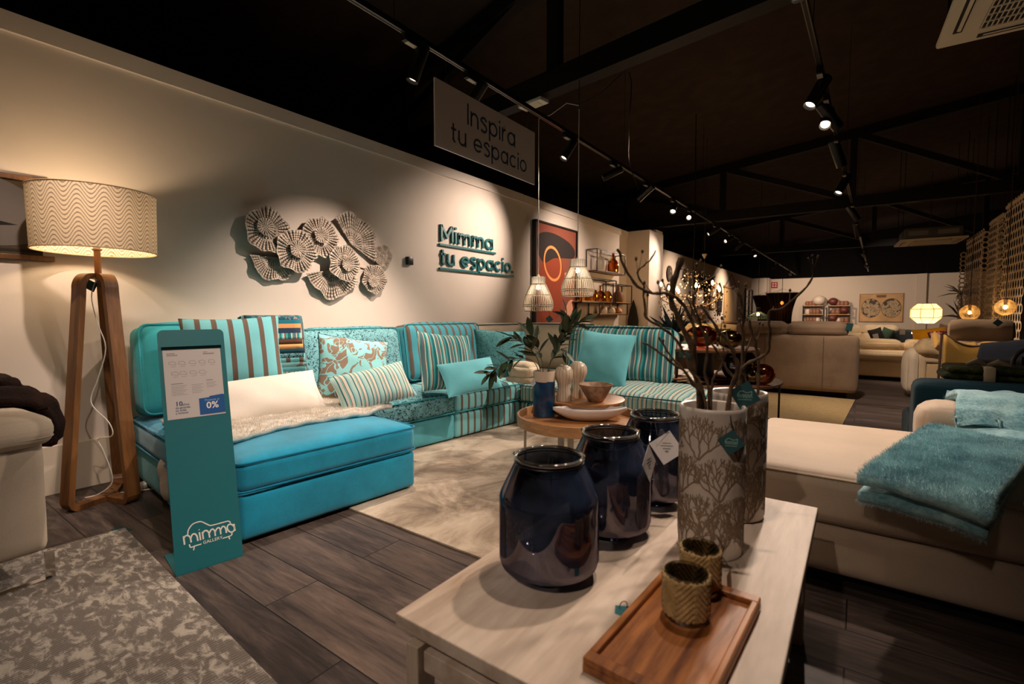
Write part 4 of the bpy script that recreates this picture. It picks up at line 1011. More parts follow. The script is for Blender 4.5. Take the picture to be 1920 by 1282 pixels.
for k, s in enumerate(('de garant\u00eda', 'en sof\u00e1s', 'y butacas')): text_mesh(s, .0125, pan, .0018, 'warranty_text', NAVY, sheet, 'LEFT', (sx(.14), sy(.145 - .038 * k)), .0002)
m = MB()
def rule(u0, u1, v, th): m.ribbon([(sx(u0), sy(v)), (sx(u1), sy(v))], th, pan, .0016, .0018)
for u0, u1, v, th in ((.06, .20, .945, .004), (.06, .24, .92, .004), (.68, .76, .95, .003), (.68, .88, .925, .005), (.10, .30, .505, .0035), (.70, .82, .525, .0035)): rule(u0, u1, v, th)
for k in range(7): rule(.10, .36 - .03 * (k % 3), .475 - .022 * k, .0016)
for k in range(6): rule(.44, .64 - .04 * (k % 2), .475 - .024 * k, .0016)
for k in range(4): rule(.70, .88 - .03 * (k % 2), .49 - .022 * k, .0016)
for r_, us in ((.79, (.15, .31, .49, .66, .83)), (.64, (.18, .32, .49, .65))):
    for u in us:
        m.ribbon([(sx(u - .06), sy(r_)), (sx(u - .055), sy(r_ + .035)), (sx(u + .02), sy(r_ + .04)), (sx(u + .055), sy(r_ + .012)), (sx(u + .05), sy(r_ - .01))], .0016, pan, .0016, .0018, closed=True); rule(u - .04, u + .05, r_ - .035, .0014)
m.build('small_print', GRY, sheet, smooth=False)
# logo
def lg(x, y): return ((x - 130) * .0001700, .118 + (-(y - 880) - .30 * (x - 360)) * .000198)
m = MB(); LW = .0058
def st(pts, w_=LW, closed=False, sm=True):
    q = [Vector((x, y)) for x, y in pts]; q = smooth_pts(q, 4) if sm and len(q) > 2 else q
    m.ribbon([lg(p.x, p.y) for p in q], w_, pan, .0003, .0010, closed)
for p in ([(360, 880), (350, 700)], [(355, 750), (385, 700), (445, 685), (490, 730), (500, 830)], [(500, 740), (535, 665), (590, 645), (632, 690), (645, 795)], [(705, 775), (690, 605)], [(692, 560), (690, 545)],
          [(765, 755), (755, 595)], [(757, 645), (795, 580), (850, 565), (893, 605), (905, 715)], [(905, 620), (950, 545), (1000, 530), (1028, 575), (1035, 675)], [(1035, 590), (1080, 515), (1130, 492), (1155, 535), (1160, 635)], [(1160, 545), (1205, 470), (1250, 460), (1280, 505), (1290, 600)], [(1480, 390), (1495, 545)]): st(p)
st([(1400 + 82 * math.cos(R(a)), 490 + 88 * math.sin(R(a))) for a in range(0, 360, 15)], closed=True, sm=False)
for p in ([(440, 670), (465, 560), (560, 440), (680, 385), (760, 378), (860, 420), (940, 450), (1030, 430), (1180, 385), (1340, 337), (1385, 345), (1400, 378)], [(460, 870), (468, 920), (500, 932), (580, 900), (715, 858)], [(1190, 725), (1300, 690), (1390, 655), (1415, 615), (1410, 570)], [(560, 920), (535, 995)], [(1335, 690), (1355, 740)]): st(p, .0044)
lo = m.build('logo', WHITE, t, smooth=False); plabel(lo, 'white sofa shaped mimma logo')
text_mesh('GALLERY', .0185, pan, .0008, 'logo_text', WHITE, lo, 'LEFT', lg(748, 862), .0001)

# ---------------------------------------------------------------- beige armchair + brown throw at the left edge
ARM = fabric('warm beige fabric', (202, 188, 170), .05, 320)
t = thing('armchair', 'beige armchair with a chrome sled leg, cut by the left picture edge', 'armchair', (-2.68, .49, 0), R(5))
m = MB(); m.rbox((-.52, -.60, .35), (.98, 1.18, .47), r=.035, n=10, puff=(.012, .006, 0), wr=.002); m.build('body', ARM, t)
m = MB(); m.rbox((-.50, -.58, .625), (1.04, 1.20, .125), r=.055, n=12, puff=(.01, .008, .02), wr=.003); c = m.build('arm_pad', ARM, t)
m = MB(); m.tube(edge_loop(-1.018, .018, -1.178, .018, .60, .06), .004, 6, closed=True); m.build('seam', fabric('beige seam thread', (170, 154, 136)), c)
m = MB(); P = [Vector((-.04, -.35, .12)), Vector((.01, -.33, .02)), Vector((.0, -.12, .012)), Vector((.01, -.02, .012)), Vector((-.02, .01, .03)), Vector((-.03, .01, .125))]
for s in (0,): m.bar((-.02, -.42, .115), (-.005, -.20, .016), .030, .008); m.bar((-.005, -.20, .012), (-.005, -.02, .012), .030, .008); m.bar((-.005, -.022, .008), (-.005, -.022, .125), .008, .030, up=(0, 1, 0))
m.build('sled_leg', CHROME, t, smooth=False)
BRN = plain('brown chenille', (28, 17, 14), .8, var=.3, vs_=14, bs=90, bst=.6, bd=.01, spec=.08)
t = thing('brown_throw', 'dark brown throw draped over the beige armchair at the left edge', 'blanket', (-3.0, .42, .66))
def fn(u, v):
    x = -.55 + .95 * (1 - u) if False else .14 - .70 * u
    path = [(-.75, .05), (-.30, .055), (-.08, .05), (.06, .035), (.115, -.02), (.135, -.10), (.12, -.17)]
    s = v * (len(path) - 1); i = min(int(s), len(path) - 2); k = s - i
    y = path[i][0] + (path[i + 1][0] - path[i][0]) * k; z = path[i][1] + (path[i + 1][1] - path[i][1]) * k
    f = .022 * math.sin(x * 38 + y * 9) * (.4 + v) + .02 * noise.noise(Vector((x * 8, y * 8, 0)))
    return (x - .10, y + (f if v > .6 else 0), z + .018 + f * (1 if v < .7 else .4))
m = MB(); m.grid(44, 44, fn); f = m.build('throw_cloth', BRN, t); solidify(f, .035, -1)
m = MB(); m.rbox((-.34, .02, .10), (.34, .12, .09), r=.04, n=8, wr=.012, seed=5); m.build('gathered_end', BRN, t)
# small teal mark on floor
p = at(228, 993, z=0); m = MB(); m.box((0, 0, .0008), (.10, .05, .0016)); solo('floor_tag', m, TEALTAG, 'small teal card lying on the floor at the corner of the grey rug', 'card', loc=p, rot=(0, 0, R(10)), smooth=False)
# abstract canvas at the left edge
t = thing('wall_hanging', 'grey abstract poster with wooden rails hung behind the lamp at the left edge', 'picture', (WX + .012, .24, 1.62))
hh, y0, y1 = .62, -.55, .54
zt, zb = at(40, 335, x=WX).z, at(60, 480, x=WX).z
bt = at(72, 345, x=WX).y - .24
m = MB(); m.box((0, bt - .55, (zt + zb) / 2 - 1.62), (.006, 1.10, zt - zb)); cv = m.build('canvas', plain('olive grey canvas', (78, 66, 48), .9, var=.05, bs=300), t, smooth=False)
fx = lambda u, v, d: (.004 + d, u, v); zz = lambda py: at(20, py, x=WX).z - 1.62
cy = bt - .26; m = MB(); m.prism([(cy + .30 * math.cos(R(a)), zz(395) + .20 * math.sin(R(a)) - .18 * math.cos(R(a)) * .25) for a in range(0, 360, 10)], fx, 0, .001); m.build('grey_disc', plain('grey paint', (112, 104, 98), .9), cv, smooth=False)
m = MB(); m.prism([(cy - .3, zz(410)), (cy + .02, zz(412)), (cy + .16, zz(421)), (cy + .05, zz(426)), (cy - .1, zz(428)), (cy - .3, zz(424))], fx, .001, .002); m.build('dark_arc', plain('black paint', (28, 26, 24), .9), cv, smooth=False)
m = MB(); m.prism([(bt - 1.1, zz(466)), (bt, zz(466)), (bt, zz(471)), (bt - 1.1, zz(471))], fx, 0, .001); m.build('dark_band', plain('dark umber paint', (44, 38, 32), .9), cv, smooth=False)
for z in (zt - 1.62, zb - 1.62 - .012):
    m = MB(); m.box((.006, bt - .53, z), (.02, 1.16, .03), bev=.003); m.build('wooden_rail', WAL, t, smooth=False)
# ---------------------------------------------------------------- stroke lettering
def arc(cx, cy, r, a0, a1, n=18, ry=None):
    ry = ry or r
    return [(cx + r * math.cos(R(a0 + (a1 - a0) * i / n)), cy + ry * math.sin(R(a0 + (a1 - a0) * i / n))) for i in range(n + 1)]
def ring(cx, cy, r, n=28): return arc(cx, cy, r, 0, 360 - 360 / n, n - 1)
def glyph(ch, w_):
    h = w_ / 2; r = .5 - h; X = 1 - h
    if ch == 'o': return 1.0, [(ring(.5, .5, r), 1)]
    if ch == 'a': return 1.02, [(ring(.5, .5, r), 1), ([(1.0 - h, 0), (1.0 - h, 1)], 0)]
    if ch == 'p': return 1.02, [(ring(.52, .5, r), 1), ([(h, -.42), (h, 1)], 0)]
    if ch == 'e': return 1.0, [([(h, .5), (1 - h, .5)] + arc(.5, .5, r, 8, 318, 26), 0)]
    if ch == 'c': return .95, [(arc(.5, .5, r, 45, 315, 24), 0)]
    if ch == 's':
        return .78, [([(.70, .80)] + arc(.39, .735, .30, 45, 180, 10, .265 - h + .06)[1:] + arc(.39, .27, .31, 60, -145, 16, .265 - h + .07), 0)]
    if ch == 'i': return w_ * 1.0, [([(h, 0), (h, 1)], 0), (ring(h, 1.30, h * .62, 10), 2)]
    if ch == 'n': return .86, [([(h, 0), (h, 1)], 0), ([(h, .35)] + arc(.43, .57, .43 - h, 165, 0, 14) + [(.86 - h, 0)], 0)]
    if ch == 'r': return .52, [([(h, 0), (h, 1)], 0), ([(h, .45)] + arc(.47, .55, .40 - h * .2, 165, 88, 9), 0)]
    if ch == 'm': return 1.42, [([(h, 0), (h, 1)], 0), ([(h, .4)] + arc(h + .315, .60, .315, 165, 0, 12) + [(h + .63, 0)], 0), ([(h + .63, .4)] + arc(h + .945, .60, .315, 165, 0, 12) + [(h + 1.26, 0)], 0)]
    if ch == 't': return .55, [([(.22, 1.32), (.22, .26)] + arc(.40, .26, .18, 180, 275, 6), 0), ([(0, .93), (.52, .93)], 0)]
    if ch == 'u': return .86, [([(h, 1), (h, .42)] + arc(.43, .42, .43 - h, 180, 345, 14), 0), ([(.86 - h, 0), (.86 - h, 1)], 0)]
    if ch == 'M': return 1.32, [([(h, 0), (h, 1.42)], 0), ([(h, 1.36), (.66, .42), (1.32 - h, 1.36)], 0), ([(1.32 - h, 0), (1.32 - h, 1.42)], 0)]
    if ch == 'I': return w_, [([(h, 0), (h, 1.42)], 0)]
    if ch == '.': return w_, [(ring(h, h, h * .62, 10), 2)]
    return .45, []
def text_len(s, w_, gap): return sum(glyph(c, w_)[0] + gap for c in s) - gap
def letters(s, fn, u0, v0, width, wt, d0, d1, gap=.19, sv=None):
    """stroke lettering scaled to a width; yields (character, mesh builder)"""
    k = width / text_len(s, wt, gap); kv = sv or k; u = 0
    for ch in s:
        adv, strokes = glyph(ch, wt)
        if strokes:
            m = MB()
            for pts, cl in strokes:
                P = [(u0 + (u + x) * k, v0 + y * kv) for x, y in pts]
                m.ribbon(P, (wt if cl != 2 else wt * .62) * (k + kv) / 2, fn, d0, d1, closed=bool(cl))
                if cl == 2:
                    c = (sum(p[0] for p in P) / len(P), sum(p[1] for p in P) / len(P)); m.prism([(c[0] + (p[0] - c[0]) * .8, c[1] + (p[1] - c[1]) * .8) for p in P], fn, d0, d1)
            yield ch, m
        u += adv + gap
# wall lettering
TLET = plain('teal acrylic letters', (16, 104, 112), .45)
t = thing('wall_lettering', 'large teal raised letters "Mimma tu espacio." with underlines on the cream wall', 'lettering', (WX, 4.1, 1.6))
wf = lambda u, v, d: (d, u - 4.1, v - 1.6)
ya, yb, yc = at(824, 450, x=WX).y, at(922, 470, x=WX).y, at(960, 514, x=WX).y
for ch, m in letters('Mimma', wf, ya, 1.937, yb - ya, .185, .002, .028, gap=.2, sv=.136): m.build('letter', TLET, t, smooth=False)
for ch, m in letters('tu espacio.', wf, ya, 1.668, yc - ya, .185, .002, .028, gap=.19, sv=.132): m.build('letter', TLET, t, smooth=False)
for (u1, v) in ((at(927, 476, x=WX).y, 1.898), (yc + .01, 1.622)):
    m = MB(); m.box((.015, (ya - .02 + u1) / 2 - 4.1, v - 1.6), (.026, u1 - ya + .02, .024)); m.build('underline', TLET, t, smooth=False)
# thermostat box
a = at(768, 489, x=WX + .02); m = MB(); m.box((.02, 0, 0), (.04, .075, .085), bev=.004)
solo('wall_sensor', m, plain('black sensor plastic', (22, 20, 20), .35), 'small black box fixed to the wall between coral art and the lettering', 'sensor', loc=(WX, a.y, a.z))

# ---------------------------------------------------------------- hanging sign
SGX = LX + .02
q = [at(815, 145, x=SGX), at(1003, 248, x=SGX), at(1003, 348, x=SGX), at(815, 270, x=SGX)]
y0, y1 = q[0].y, q[1].y; z1 = (q[0].z + q[1].z) / 2; z0 = (q[2].z + q[3].z) / 2
SGC = Vector((SGX, (y0 + y1) / 2, (z0 + z1) / 2))
t = thing('hanging_sign', 'grey white hanging sign board reading "Inspira tu espacio" under the near track', 'sign', SGC)
m = MB(); m.box((-.006, 0, 0), (.012, y1 - y0, z1 - z0), bev=.001); b = m.build('board', plain('pale sign board', (222, 212, 206), .6), t, smooth=False)
sf = lambda u, v, d: (d, u - SGC.y, v - SGC.z)
INK = plain('slate blue ink', (52, 72, 106), .7)
def sgy(px, py): return at(px, py, x=SGX)
a, b_ = sgy(876, 233), sgy(966, 272)
for ch, m in letters('Inspira', sf, a.y, a.z, b_.y - a.y, .15, .0005, .0015, gap=.2): m.build('letter', INK, t, smooth=False)
a, b_ = sgy(846, 265), sgy(987, 322)
for ch, m in letters('tu espacio', sf, a.y, a.z, b_.y - a.y, .15, .0005, .0015, gap=.19): m.build('letter', INK, t, smooth=False)
for y in (y0 + .12, y1 - .12):
    m = MB(); m.tube([(-.006, y - SGC.y, (z1 - z0) / 2), (-.006, y - SGC.y, LZ - SGC.z - .02)], .0012, 5); m.build('hanging_wire', STEEL, t)
# pale fixtures on the beam
for (px, py, lb) in ((1000, 195, 'flat white emergency light fixed under the nearest roof truss, larger of two'), ):
    p = at(px, py, z=3.22); t = thing('emergency_light', lb, 'light fixture', p, R(-8))
    m = MB(); m.box((0, 0, 0), (.30, .13, .035), bev=.004); b = m.build('housing', WHITEP, t)
    m = MB(); m.box((.01, 0, -.019), (.16, .09, .004)); m.build('diffuser', plain('pale diffuser', (214, 206, 180), .4), b)
    m = MB(); m.box((0, 0, .035), (.05, .05, .04)); m.build('mount', BMETAL, t)

# ---------------------------------------------------------------- coral wall sculpture
t = thing('wall_sculpture', 'silver metal wall sculpture of clustered coral discs above the sofa', 'wall art', (WX, 2.6, 1.6))
COR = plain('weathered silver metal', (196, 180, 166), .55, .15, var=.18, vs_=18)
COR2 = plain('painted slot shade', (112, 94, 82), .7, .1)  # filled slots coloured dark in place of the shade between spokes
def disc(px, py, rx, depth, seed, a0=0, a1=360, r_in=.10, nspk=46, tilt=0, sc=1.0, cup=.10):
    c = at(px, py, x=WX + depth); r = rx * sc * (c.x ** 2 + c.y ** 2) ** .5 / 907 * .99
    rnd = random.Random(seed); full = a1 - a0 >= 359; m = MB()
    ph = [rnd.uniform(0, 6.28) for _ in range(3)]
    def fn(a, q, lift=0):
        ru = 1 + .05 * math.sin(5 * a + ph[0]) + .035 * math.sin(9 * a + ph[1]) + .012 * math.sin(23 * a)
        rr = r * q * (1 + (ru - 1) * q); h = depth + .06 * r * q * math.sin(7 * a + ph[2]) + cup * r * q * q * .8 + lift
        return (h, c.y - 2.6 + math.cos(a) * rr, c.z - 1.6 + math.sin(a) * rr)
    seg = nspk * 4
    def band(q0, q1, f0, f1, n, mi=0, lift=0):
        m.mi = mi
        for k in range(n):
            A = R(a0) + (R(a1) - R(a0)) * (k + f0) / n; B = R(a0) + (R(a1) - R(a0)) * (k + f1) / n
            qs = [q0 + (q1 - q0) * j / 4 for j in range(5)]
            for j in range(4):
                m.face([m.v(fn(A, qs[j], lift)), m.v(fn(B, qs[j], lift)), m.v(fn(B, qs[j + 1], lift)), m.v(fn(A, qs[j + 1], lift))])
    band(.02, r_in, 0, 1, 24); band(r_in, .42, 0, .68, nspk // 2); band(.42, .50, 0, 1, nspk); band(.50, .93, 0.0, .68, nspk); band(.93, 1.0, 0, 1, nspk)
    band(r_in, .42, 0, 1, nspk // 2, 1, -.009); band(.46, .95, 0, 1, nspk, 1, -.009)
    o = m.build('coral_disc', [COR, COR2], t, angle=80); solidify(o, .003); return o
cp = lambda x, y: (420 + x / 5.333, 360 + y / 5.333)
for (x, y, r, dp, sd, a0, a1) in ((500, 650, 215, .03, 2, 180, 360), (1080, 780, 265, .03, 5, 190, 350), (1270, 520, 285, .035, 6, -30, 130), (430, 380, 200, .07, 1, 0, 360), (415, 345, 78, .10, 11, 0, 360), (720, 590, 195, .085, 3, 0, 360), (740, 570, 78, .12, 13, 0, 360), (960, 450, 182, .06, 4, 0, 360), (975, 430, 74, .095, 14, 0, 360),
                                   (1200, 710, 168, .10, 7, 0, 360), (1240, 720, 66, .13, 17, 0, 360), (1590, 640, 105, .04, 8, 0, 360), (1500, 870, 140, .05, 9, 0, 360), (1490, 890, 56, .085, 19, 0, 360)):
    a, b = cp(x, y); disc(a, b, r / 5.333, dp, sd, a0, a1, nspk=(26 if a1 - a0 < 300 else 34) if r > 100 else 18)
m = MB()
for (x, y) in ((430, 380), (720, 590), (960, 450), (1200, 710), (1500, 870), (1590, 640)):
    c = at(*cp(x, y), x=WX + .04); m.tube([(0, c.y - 2.6, c.z - 1.6), (.05, c.y - 2.6, c.z - 1.6)], .012, 8)
m.bar((.006, at(*cp(430, 380), x=WX).y - 2.6, at(*cp(430, 420), x=WX).z - 1.6), (.006, at(*cp(1500, 800), x=WX).y - 2.6, at(*cp(1500, 800), x=WX).z - 1.6), .02, .008); m.build('mount', COR, t)

# ---------------------------------------------------------------- terracotta painting
q = [at(1001, 412, x=WX + .03), at(1080, 433, x=WX + .03), at(1080, 613, x=WX + .03), at(1001, 612, x=WX + .03)]
py0, py1 = q[0].y, q[1].y; pz0, pz1 = .89, 2.49
t = thing('framed_painting', 'tall terracotta abstract painting in a deep black frame on the left wall', 'painting', (WX, (py0 + py1) / 2, (pz0 + pz1) / 2))
PWd, PHt = py1 - py0, pz1 - pz0
for (cy, cz, sy_, sz_) in ((-PWd / 2 + .012, 0, .024, PHt), (PWd / 2 - .012, 0, .024, PHt), (0, PHt / 2 - .012, PWd, .024), (0, -PHt / 2 + .012, PWd, .024)):
    m = MB(); m.box((.035, cy, cz), (.07, sy_, sz_)); m.build('frame_bar', plain('black frame', (24, 18, 16), .5), t, smooth=False)
m = MB(); m.box((.025, 0, 0), (.03, PWd - .04, PHt - .04)); cv = m.build('canvas', plain('dusty rose paint', (132, 70, 52), .9), t, smooth=False)
pf = lambda u, v, d: (.0405 + d, (u - .5) * PWd * .96, (v - .5) * PHt * .96)
def shp(nm, pts, mt, d, sm=True):
    P = smooth_pts([Vector((a, b, 0)) for a, b in pts + pts[:1]], 5)[:-1] if sm else [Vector((a, b, 0)) for a, b in pts]
    m = MB(); m.prism([(p.x, p.y) for p in P], pf, d, d + .0006); m.build(nm, mt, cv, smooth=False)
shp('pale_field', [(.55, .52), (.98, .60), (.99, .30), (.75, .3)], plain('pale rose paint', (206, 150, 116), .9), .0002, False)
shp('rust_field', [(.02, .45), (.2, .55), (.55, .50), (.62, .1), (.3, .02), (.02, .02)], plain('rust paint', (128, 52, 28), .9), .0006, False)
shp('terracotta_form', [(.14, .60), (.30, .73), (.50, .72), (.68, .58), (.70, .42), (.62, .22), (.42, .04), (.2, .06), (.08, .2), (.06, .42)], plain('terracotta paint', (140, 56, 27), .9), .0012)
shp('dark_form', [(.06, .70), (.05, .86), (.18, .92), (.45, .93), (.80, .88), (.97, .80), (.93, .72), (.66, .70), (.42, .68), (.20, .62)], plain('dark umber form', (40, 30, 28), .9), .0018)
shp('peach_petal', [(.80, .02), (.72, .12), (.80, .24), (.93, .26), (.98, .12), (.92, .02)], plain('peach paint', (222, 158, 126), .9), .0018)
m = MB(); P = [(.40 + .20 * math.cos(R(a)) - .03 * math.sin(R(a)), .625 + .165 * math.sin(R(a))) for a in range(0, 360, 10)]
m.ribbon([(u, v) for u, v in P], .028, pf, .0026, .0032, closed=True); m.build('orange_ring', plain('light orange paint', (232, 146, 82), .9), cv, smooth=False)

# ---------------------------------------------------------------- pendants
RAT = plain('whitewashed rattan', (202, 186, 164), .7); RATD = plain('grey rattan', (148, 130, 110), .8)
def pendant(label, p, r, h, ctop, hooks):
    t = thing('pendant_lamp', label, 'pendant lamp', p)
    def prof(v):                                   # v 0 bottom .. 1 top
        pts = [(0, .90), (.12, 1.0), (.28, .98), (.5, .80), (.7, .60), (.80, .50), (.81, .46), (1.0, .46)]
        for (a, ra), (b, rb) in zip(pts, pts[1:]):
            if a <= v <= b: return r * (ra + (rb - ra) * (v - a) / (b - a))
    m = MB(); n = 44
    for k in range(n):
        a = 2 * math.pi * k / n; m.tube([(math.cos(a) * prof(v), math.sin(a) * prof(v), h * v) for v in (0, .06, .12, .2, .28, .4, .5, .6, .7, .79)], .0036, 5)
    m.build('rattan_ribs', RAT, t)
    for v in (.0, .13, .18, .47, .79):
        m = MB(); m.tube([(math.cos(a) * prof(v) * 1.01, math.sin(a) * prof(v) * 1.01, h * v) for a in [2 * math.pi * i / 40 for i in range(40)]], .0042 if v != .47 else .0032, 6, closed=True); m.build('hoop', RATD, t)
    m = MB(); m.lathe([(r * .44, h * .80), (r * .44, h * 1.0), (r * .40, h * 1.005)], 32); c = m.build('neck_sleeve', translucent('white slatted neck', (236, 230, 220), .5), t)
    m = MB()
    for k in range(26):
        a = 2 * math.pi * k / 26; m.tube([(math.cos(a) * r * .455, math.sin(a) * r * .455, h * .80), (math.cos(a) * r * .455, math.sin(a) * r * .455, h * 1.0)], .003, 5)
    m.build('neck_slats', RAT, c)
    m = MB(); m.lathe([(0, h * .78), (.016, h * .78), (.02, h * .9), (.012, h * 1.06), (0, h * 1.08)], 12); m.build('socket', WHITEP, t)
    m = MB(); m.lathe([(0, h * .62), (.022, h * .65), (.026, h * .71), (.014, h * .77), (0, h * .78)], 14); m.build('bulb', emis('pendant bulb', (255, 232, 200), 5), t)
    light('lamp', 'POINT', t, (0, 0, h * .60), .7, (1, .84, .68), size=.03)
    m = MB(); m.tube([(0, 0, h * 1.06)] + [Vector(k) - p for k in hooks], .0038, 6); m.build('power_cord', CORDW, t)
    return t
PA, PB = at(1009, 583, d=4.8), at(1083, 555, d=4.6)
HK = Vector((PB.x, PB.y, 3.03)); A1 = Vector((PA.x, PA.y, 2.985))
pt = pendant('slatted white rattan pendant lamp, left and lower one of the two before the painting', PA, .148, .335, None, [A1, A1.lerp(HK, .3) + Vector((0, 0, .0)), A1.lerp(HK, .7) + Vector((0, 0, .06)), HK])
p = at(1030, 598, d=4.75) ; tagcard(pt, p - PA, toward(p), .055, TEALTAG, roll=R(38), name='teal_tag', lb='dark teal swing tag', knot=[at(1030, 583, d=4.75) - PA])
pendant('slatted white rattan pendant lamp, right and higher one of the two before the painting', PB, .155, .345, None, [HK])
B2 = at(1180, 136, z=3.26)
P = [HK + Vector((0, 0, .01)), HK.lerp(B2, .4) + Vector((0, 0, -.02)), B2, B2 + Vector((.0, 0.01, -.5)), at(1180, 305, d=5.6), at(1198, 355, d=5.6)]
t = thing('ceiling_cable', 'black cable running from the pendant hook to the nearest roof truss and down again', 'cable', HK)
m = MB(); m.tube([q - HK for q in smooth_pts(P, 4)], .005, 6); m.build('cable_run', plain('black rubber', (20, 18, 17), .6), t)
m = MB(); m.tube([(0, 0, -.03), (0, 0, roofz(HK.x) - HK.z)], .004, 6); m.build('hook_rod', BMETAL, t)

# ---------------------------------------------------------------- nested round tables
OAKT = wood('golden oak veneer', (128, 84, 48), (170, 118, 72), axis=0, scale=7, rough=.35, stretch=.15)
OAKR = wood('oak rim', (150, 108, 68), (184, 140, 96), axis=0, scale=8, rough=.4, stretch=.3)
RT1, RT2 = Vector((-1.53, 2.92, 0)), Vector((-1.644, 3.213, 0))
t = thing('side_table', 'round oak tray table with a raised rim, before the higher round table', 'table', RT1)
m = MB(); m.lathe([(0, .362), (.40, .362), (.405, .366), (.405, .372), (0, .373)], 64); m.build('tabletop', OAKT, t)
m = MB(); m.lathe([(.405, .352), (.42, .352), (.422, .356), (.422, .418), (.419, .421), (.410, .421), (.406, .416), (.405, .352)], 72); m.build('rim', OAKR, t)
for k in range(3):
    a = R(205 + 120 * k); x, y = math.cos(a) * .37, math.sin(a) * .37; m = MB()
    if k == 1: m.bar((x, y, .362), (x, y, .0), .055, .012, up=(-math.sin(a), math.cos(a), 0))
    else: m.bar((x, y, .362), (x, y, .0), .012, .04, up=(-math.sin(a), math.cos(a), 0))
    m.build('leg', STEEL, t, smooth=False)
t = thing('side_table', 'higher round oak table carrying the fluted vases and the bowl', 'table', RT2)
m = MB(); m.lathe([(0, .455), (.29, .455), (.298, .46), (.30, .468), (.298, .475), (.292, .477), (0, .477)], 64); m.build('tabletop', OAKT, t)
for k in range(3):
    a = R(20 + 120 * k); x, y = math.cos(a) * .26, math.sin(a) * .26; m = MB(); m.bar((x, y, .455), (x, y, 0), .012, .05, up=(-math.sin(a), math.cos(a), 0)); m.build('leg', STEEL, t, smooth=False)
# blue vase with olive leaves
p = at(1020, 779, z=.375); p = Vector((p.x, p.y, .3735))
m = MB(); r = .077
t = thing('blue_vase', 'tall cylinder vase, deep blue glaze with a bare clay top, on the round tray table', 'vase', p)
def vb(nt):
    pass
mat_, nt, b = mk('blue glaze over clay'); v = coords(nt); z = N(nt, 'ShaderNodeSeparateXYZ', {0: v}).outputs[2]
k = math_(nt, 'ADD', z, math_(nt, 'MULTIPLY', math_(nt, 'SUBTRACT', noise_(nt, v, 14, 3), .5), .03)); e = math_(nt, 'GREATER_THAN', k, .252)
n1 = noise_(nt, v, 9, 5, .65); blue = ramp(nt, n1, [(.35, (12, 36, 66)), (.6, (26, 66, 104)), (.75, (42, 92, 128))])
mx = N(nt, 'ShaderNodeMix', {0: e, 6: blue, 7: lin((190, 172, 152))}, data_type='RGBA'); nt.links.new(mx.outputs[2], b.inputs['Base Color'])
nt.links.new(math_(nt, 'ADD', math_(nt, 'MULTIPLY', e, .45), .25), b.inputs['Roughness'])
m = MB(); m.lathe([(0, 0), (r * .96, 0), (r, .006), (r * 1.0, .318), (r * .98, .323), (r * .90, .323), (r * .88, .315), (r * .88, .03), (0, .03)], 40); m.build('body', mat_, t)
DV = (p + Vector((0, 0, .2)) - Vector((0, 0, CAMH))).dot(_f)
q = at(1000, 717, d=DV - .075) - p; tagcard(t, q, toward(p) + Vector((-1.1, -.5, 0)), .046, PAPER, roll=R(40), printed='text', name='price_tag', lb='white paper price tag', knot=[Vector((-.055, -.056, .31))])
OLV = plain('olive green leaves', (52, 66, 42), .5, var=.25, vs_=9); STM = plain('green brown stem', (64, 66, 38), .7)
def sprig(label, px, d0, d1, seed, n, L=.135):
    rnd = random.Random(seed); N_ = len(px); base = p + Vector((0, 0, .05))
    P = [Vector((0, 0, 0))] + [at(x, y, d=DV - 3.09 + d0 + (d1 - d0) * i / (N_ - 1)) - base for i, (x, y) in enumerate(px)]
    S = smooth_pts(P, 6); t = thing('olive_sprig', label, 'plant', base)
    m = MB(); m.tube(S, [.0032 * (1 - .6 * i / len(S)) for i in range(len(S))], 6); m.build('stem', STM, t)
    st_i = int(len(S) * .42)
    for k in range(n):
        i = st_i + int((len(S) - 2 - st_i) * k / max(1, n - 1)); a = S[i]; dr = (S[min(i + 1, len(S) - 1)] - S[i - 1]).normalized()
        sd = dr.cross(Vector((rnd.uniform(-1, 1), rnd.uniform(-1, 1), rnd.uniform(-1, 1)))).normalized()
        ld = (dr * rnd.uniform(.45, .9) + sd * rnd.uniform(.5, 1.0)).normalized() if k < n - 1 else dr
        nm = ld.cross(Vector((rnd.uniform(-.5, .5), rnd.uniform(-.5, .5), 1))).normalized(); up = nm.cross(ld); l = L * rnd.uniform(.75, 1.2); wd = l * rnd.uniform(.15, .20)
        m = MB()
        def fn(u, v):
            w_ = wd * math.sin(math.pi * min(1, v * .96 + .04)) ** .8; s = (u - .5) * 2
            return a + ld * (l * v) + nm * (s * w_) + up * (.12 * l * v * v * -.6 + abs(s) * w_ * .25)
        m.grid(5, 9, fn); o = m.build('leaf', OLV, t)
sprig('olive green leafy sprig in the blue vase, rising right past the painting', [(1030, 690), (1040, 660), (1058, 628), (1066, 610), (1062, 585)], 3.1, 3.05, 1, 18)
sprig('olive green leafy sprig in the blue vase, spreading right at the top', [(1028, 690), (1045, 655), (1065, 625), (1082, 608), (1092, 602)], 3.12, 3.15, 2, 16)
sprig('olive green leafy sprig in the blue vase, arching left', [(1012, 690), (1000, 660), (975, 640), (955, 630)], 3.08, 3.0, 3, 17)
sprig('olive green leafy sprig in the blue vase, drooping lowest to the left', [(1008, 690), (985, 672), (955, 676), (930, 690), (918, 702)], 3.06, 2.95, 4, 18, .12)
sprig('short olive green sprig standing upright in the blue vase', [(1018, 690), (1012, 665), (1004, 640), (992, 625)], 3.12, 3.18, 5, 12)
sprig('short olive green sprig at the right rim of the blue vase', [(1030, 690), (1038, 670), (1052, 655), (1060, 660)], 3.05, 3.0, 6, 12, .10)
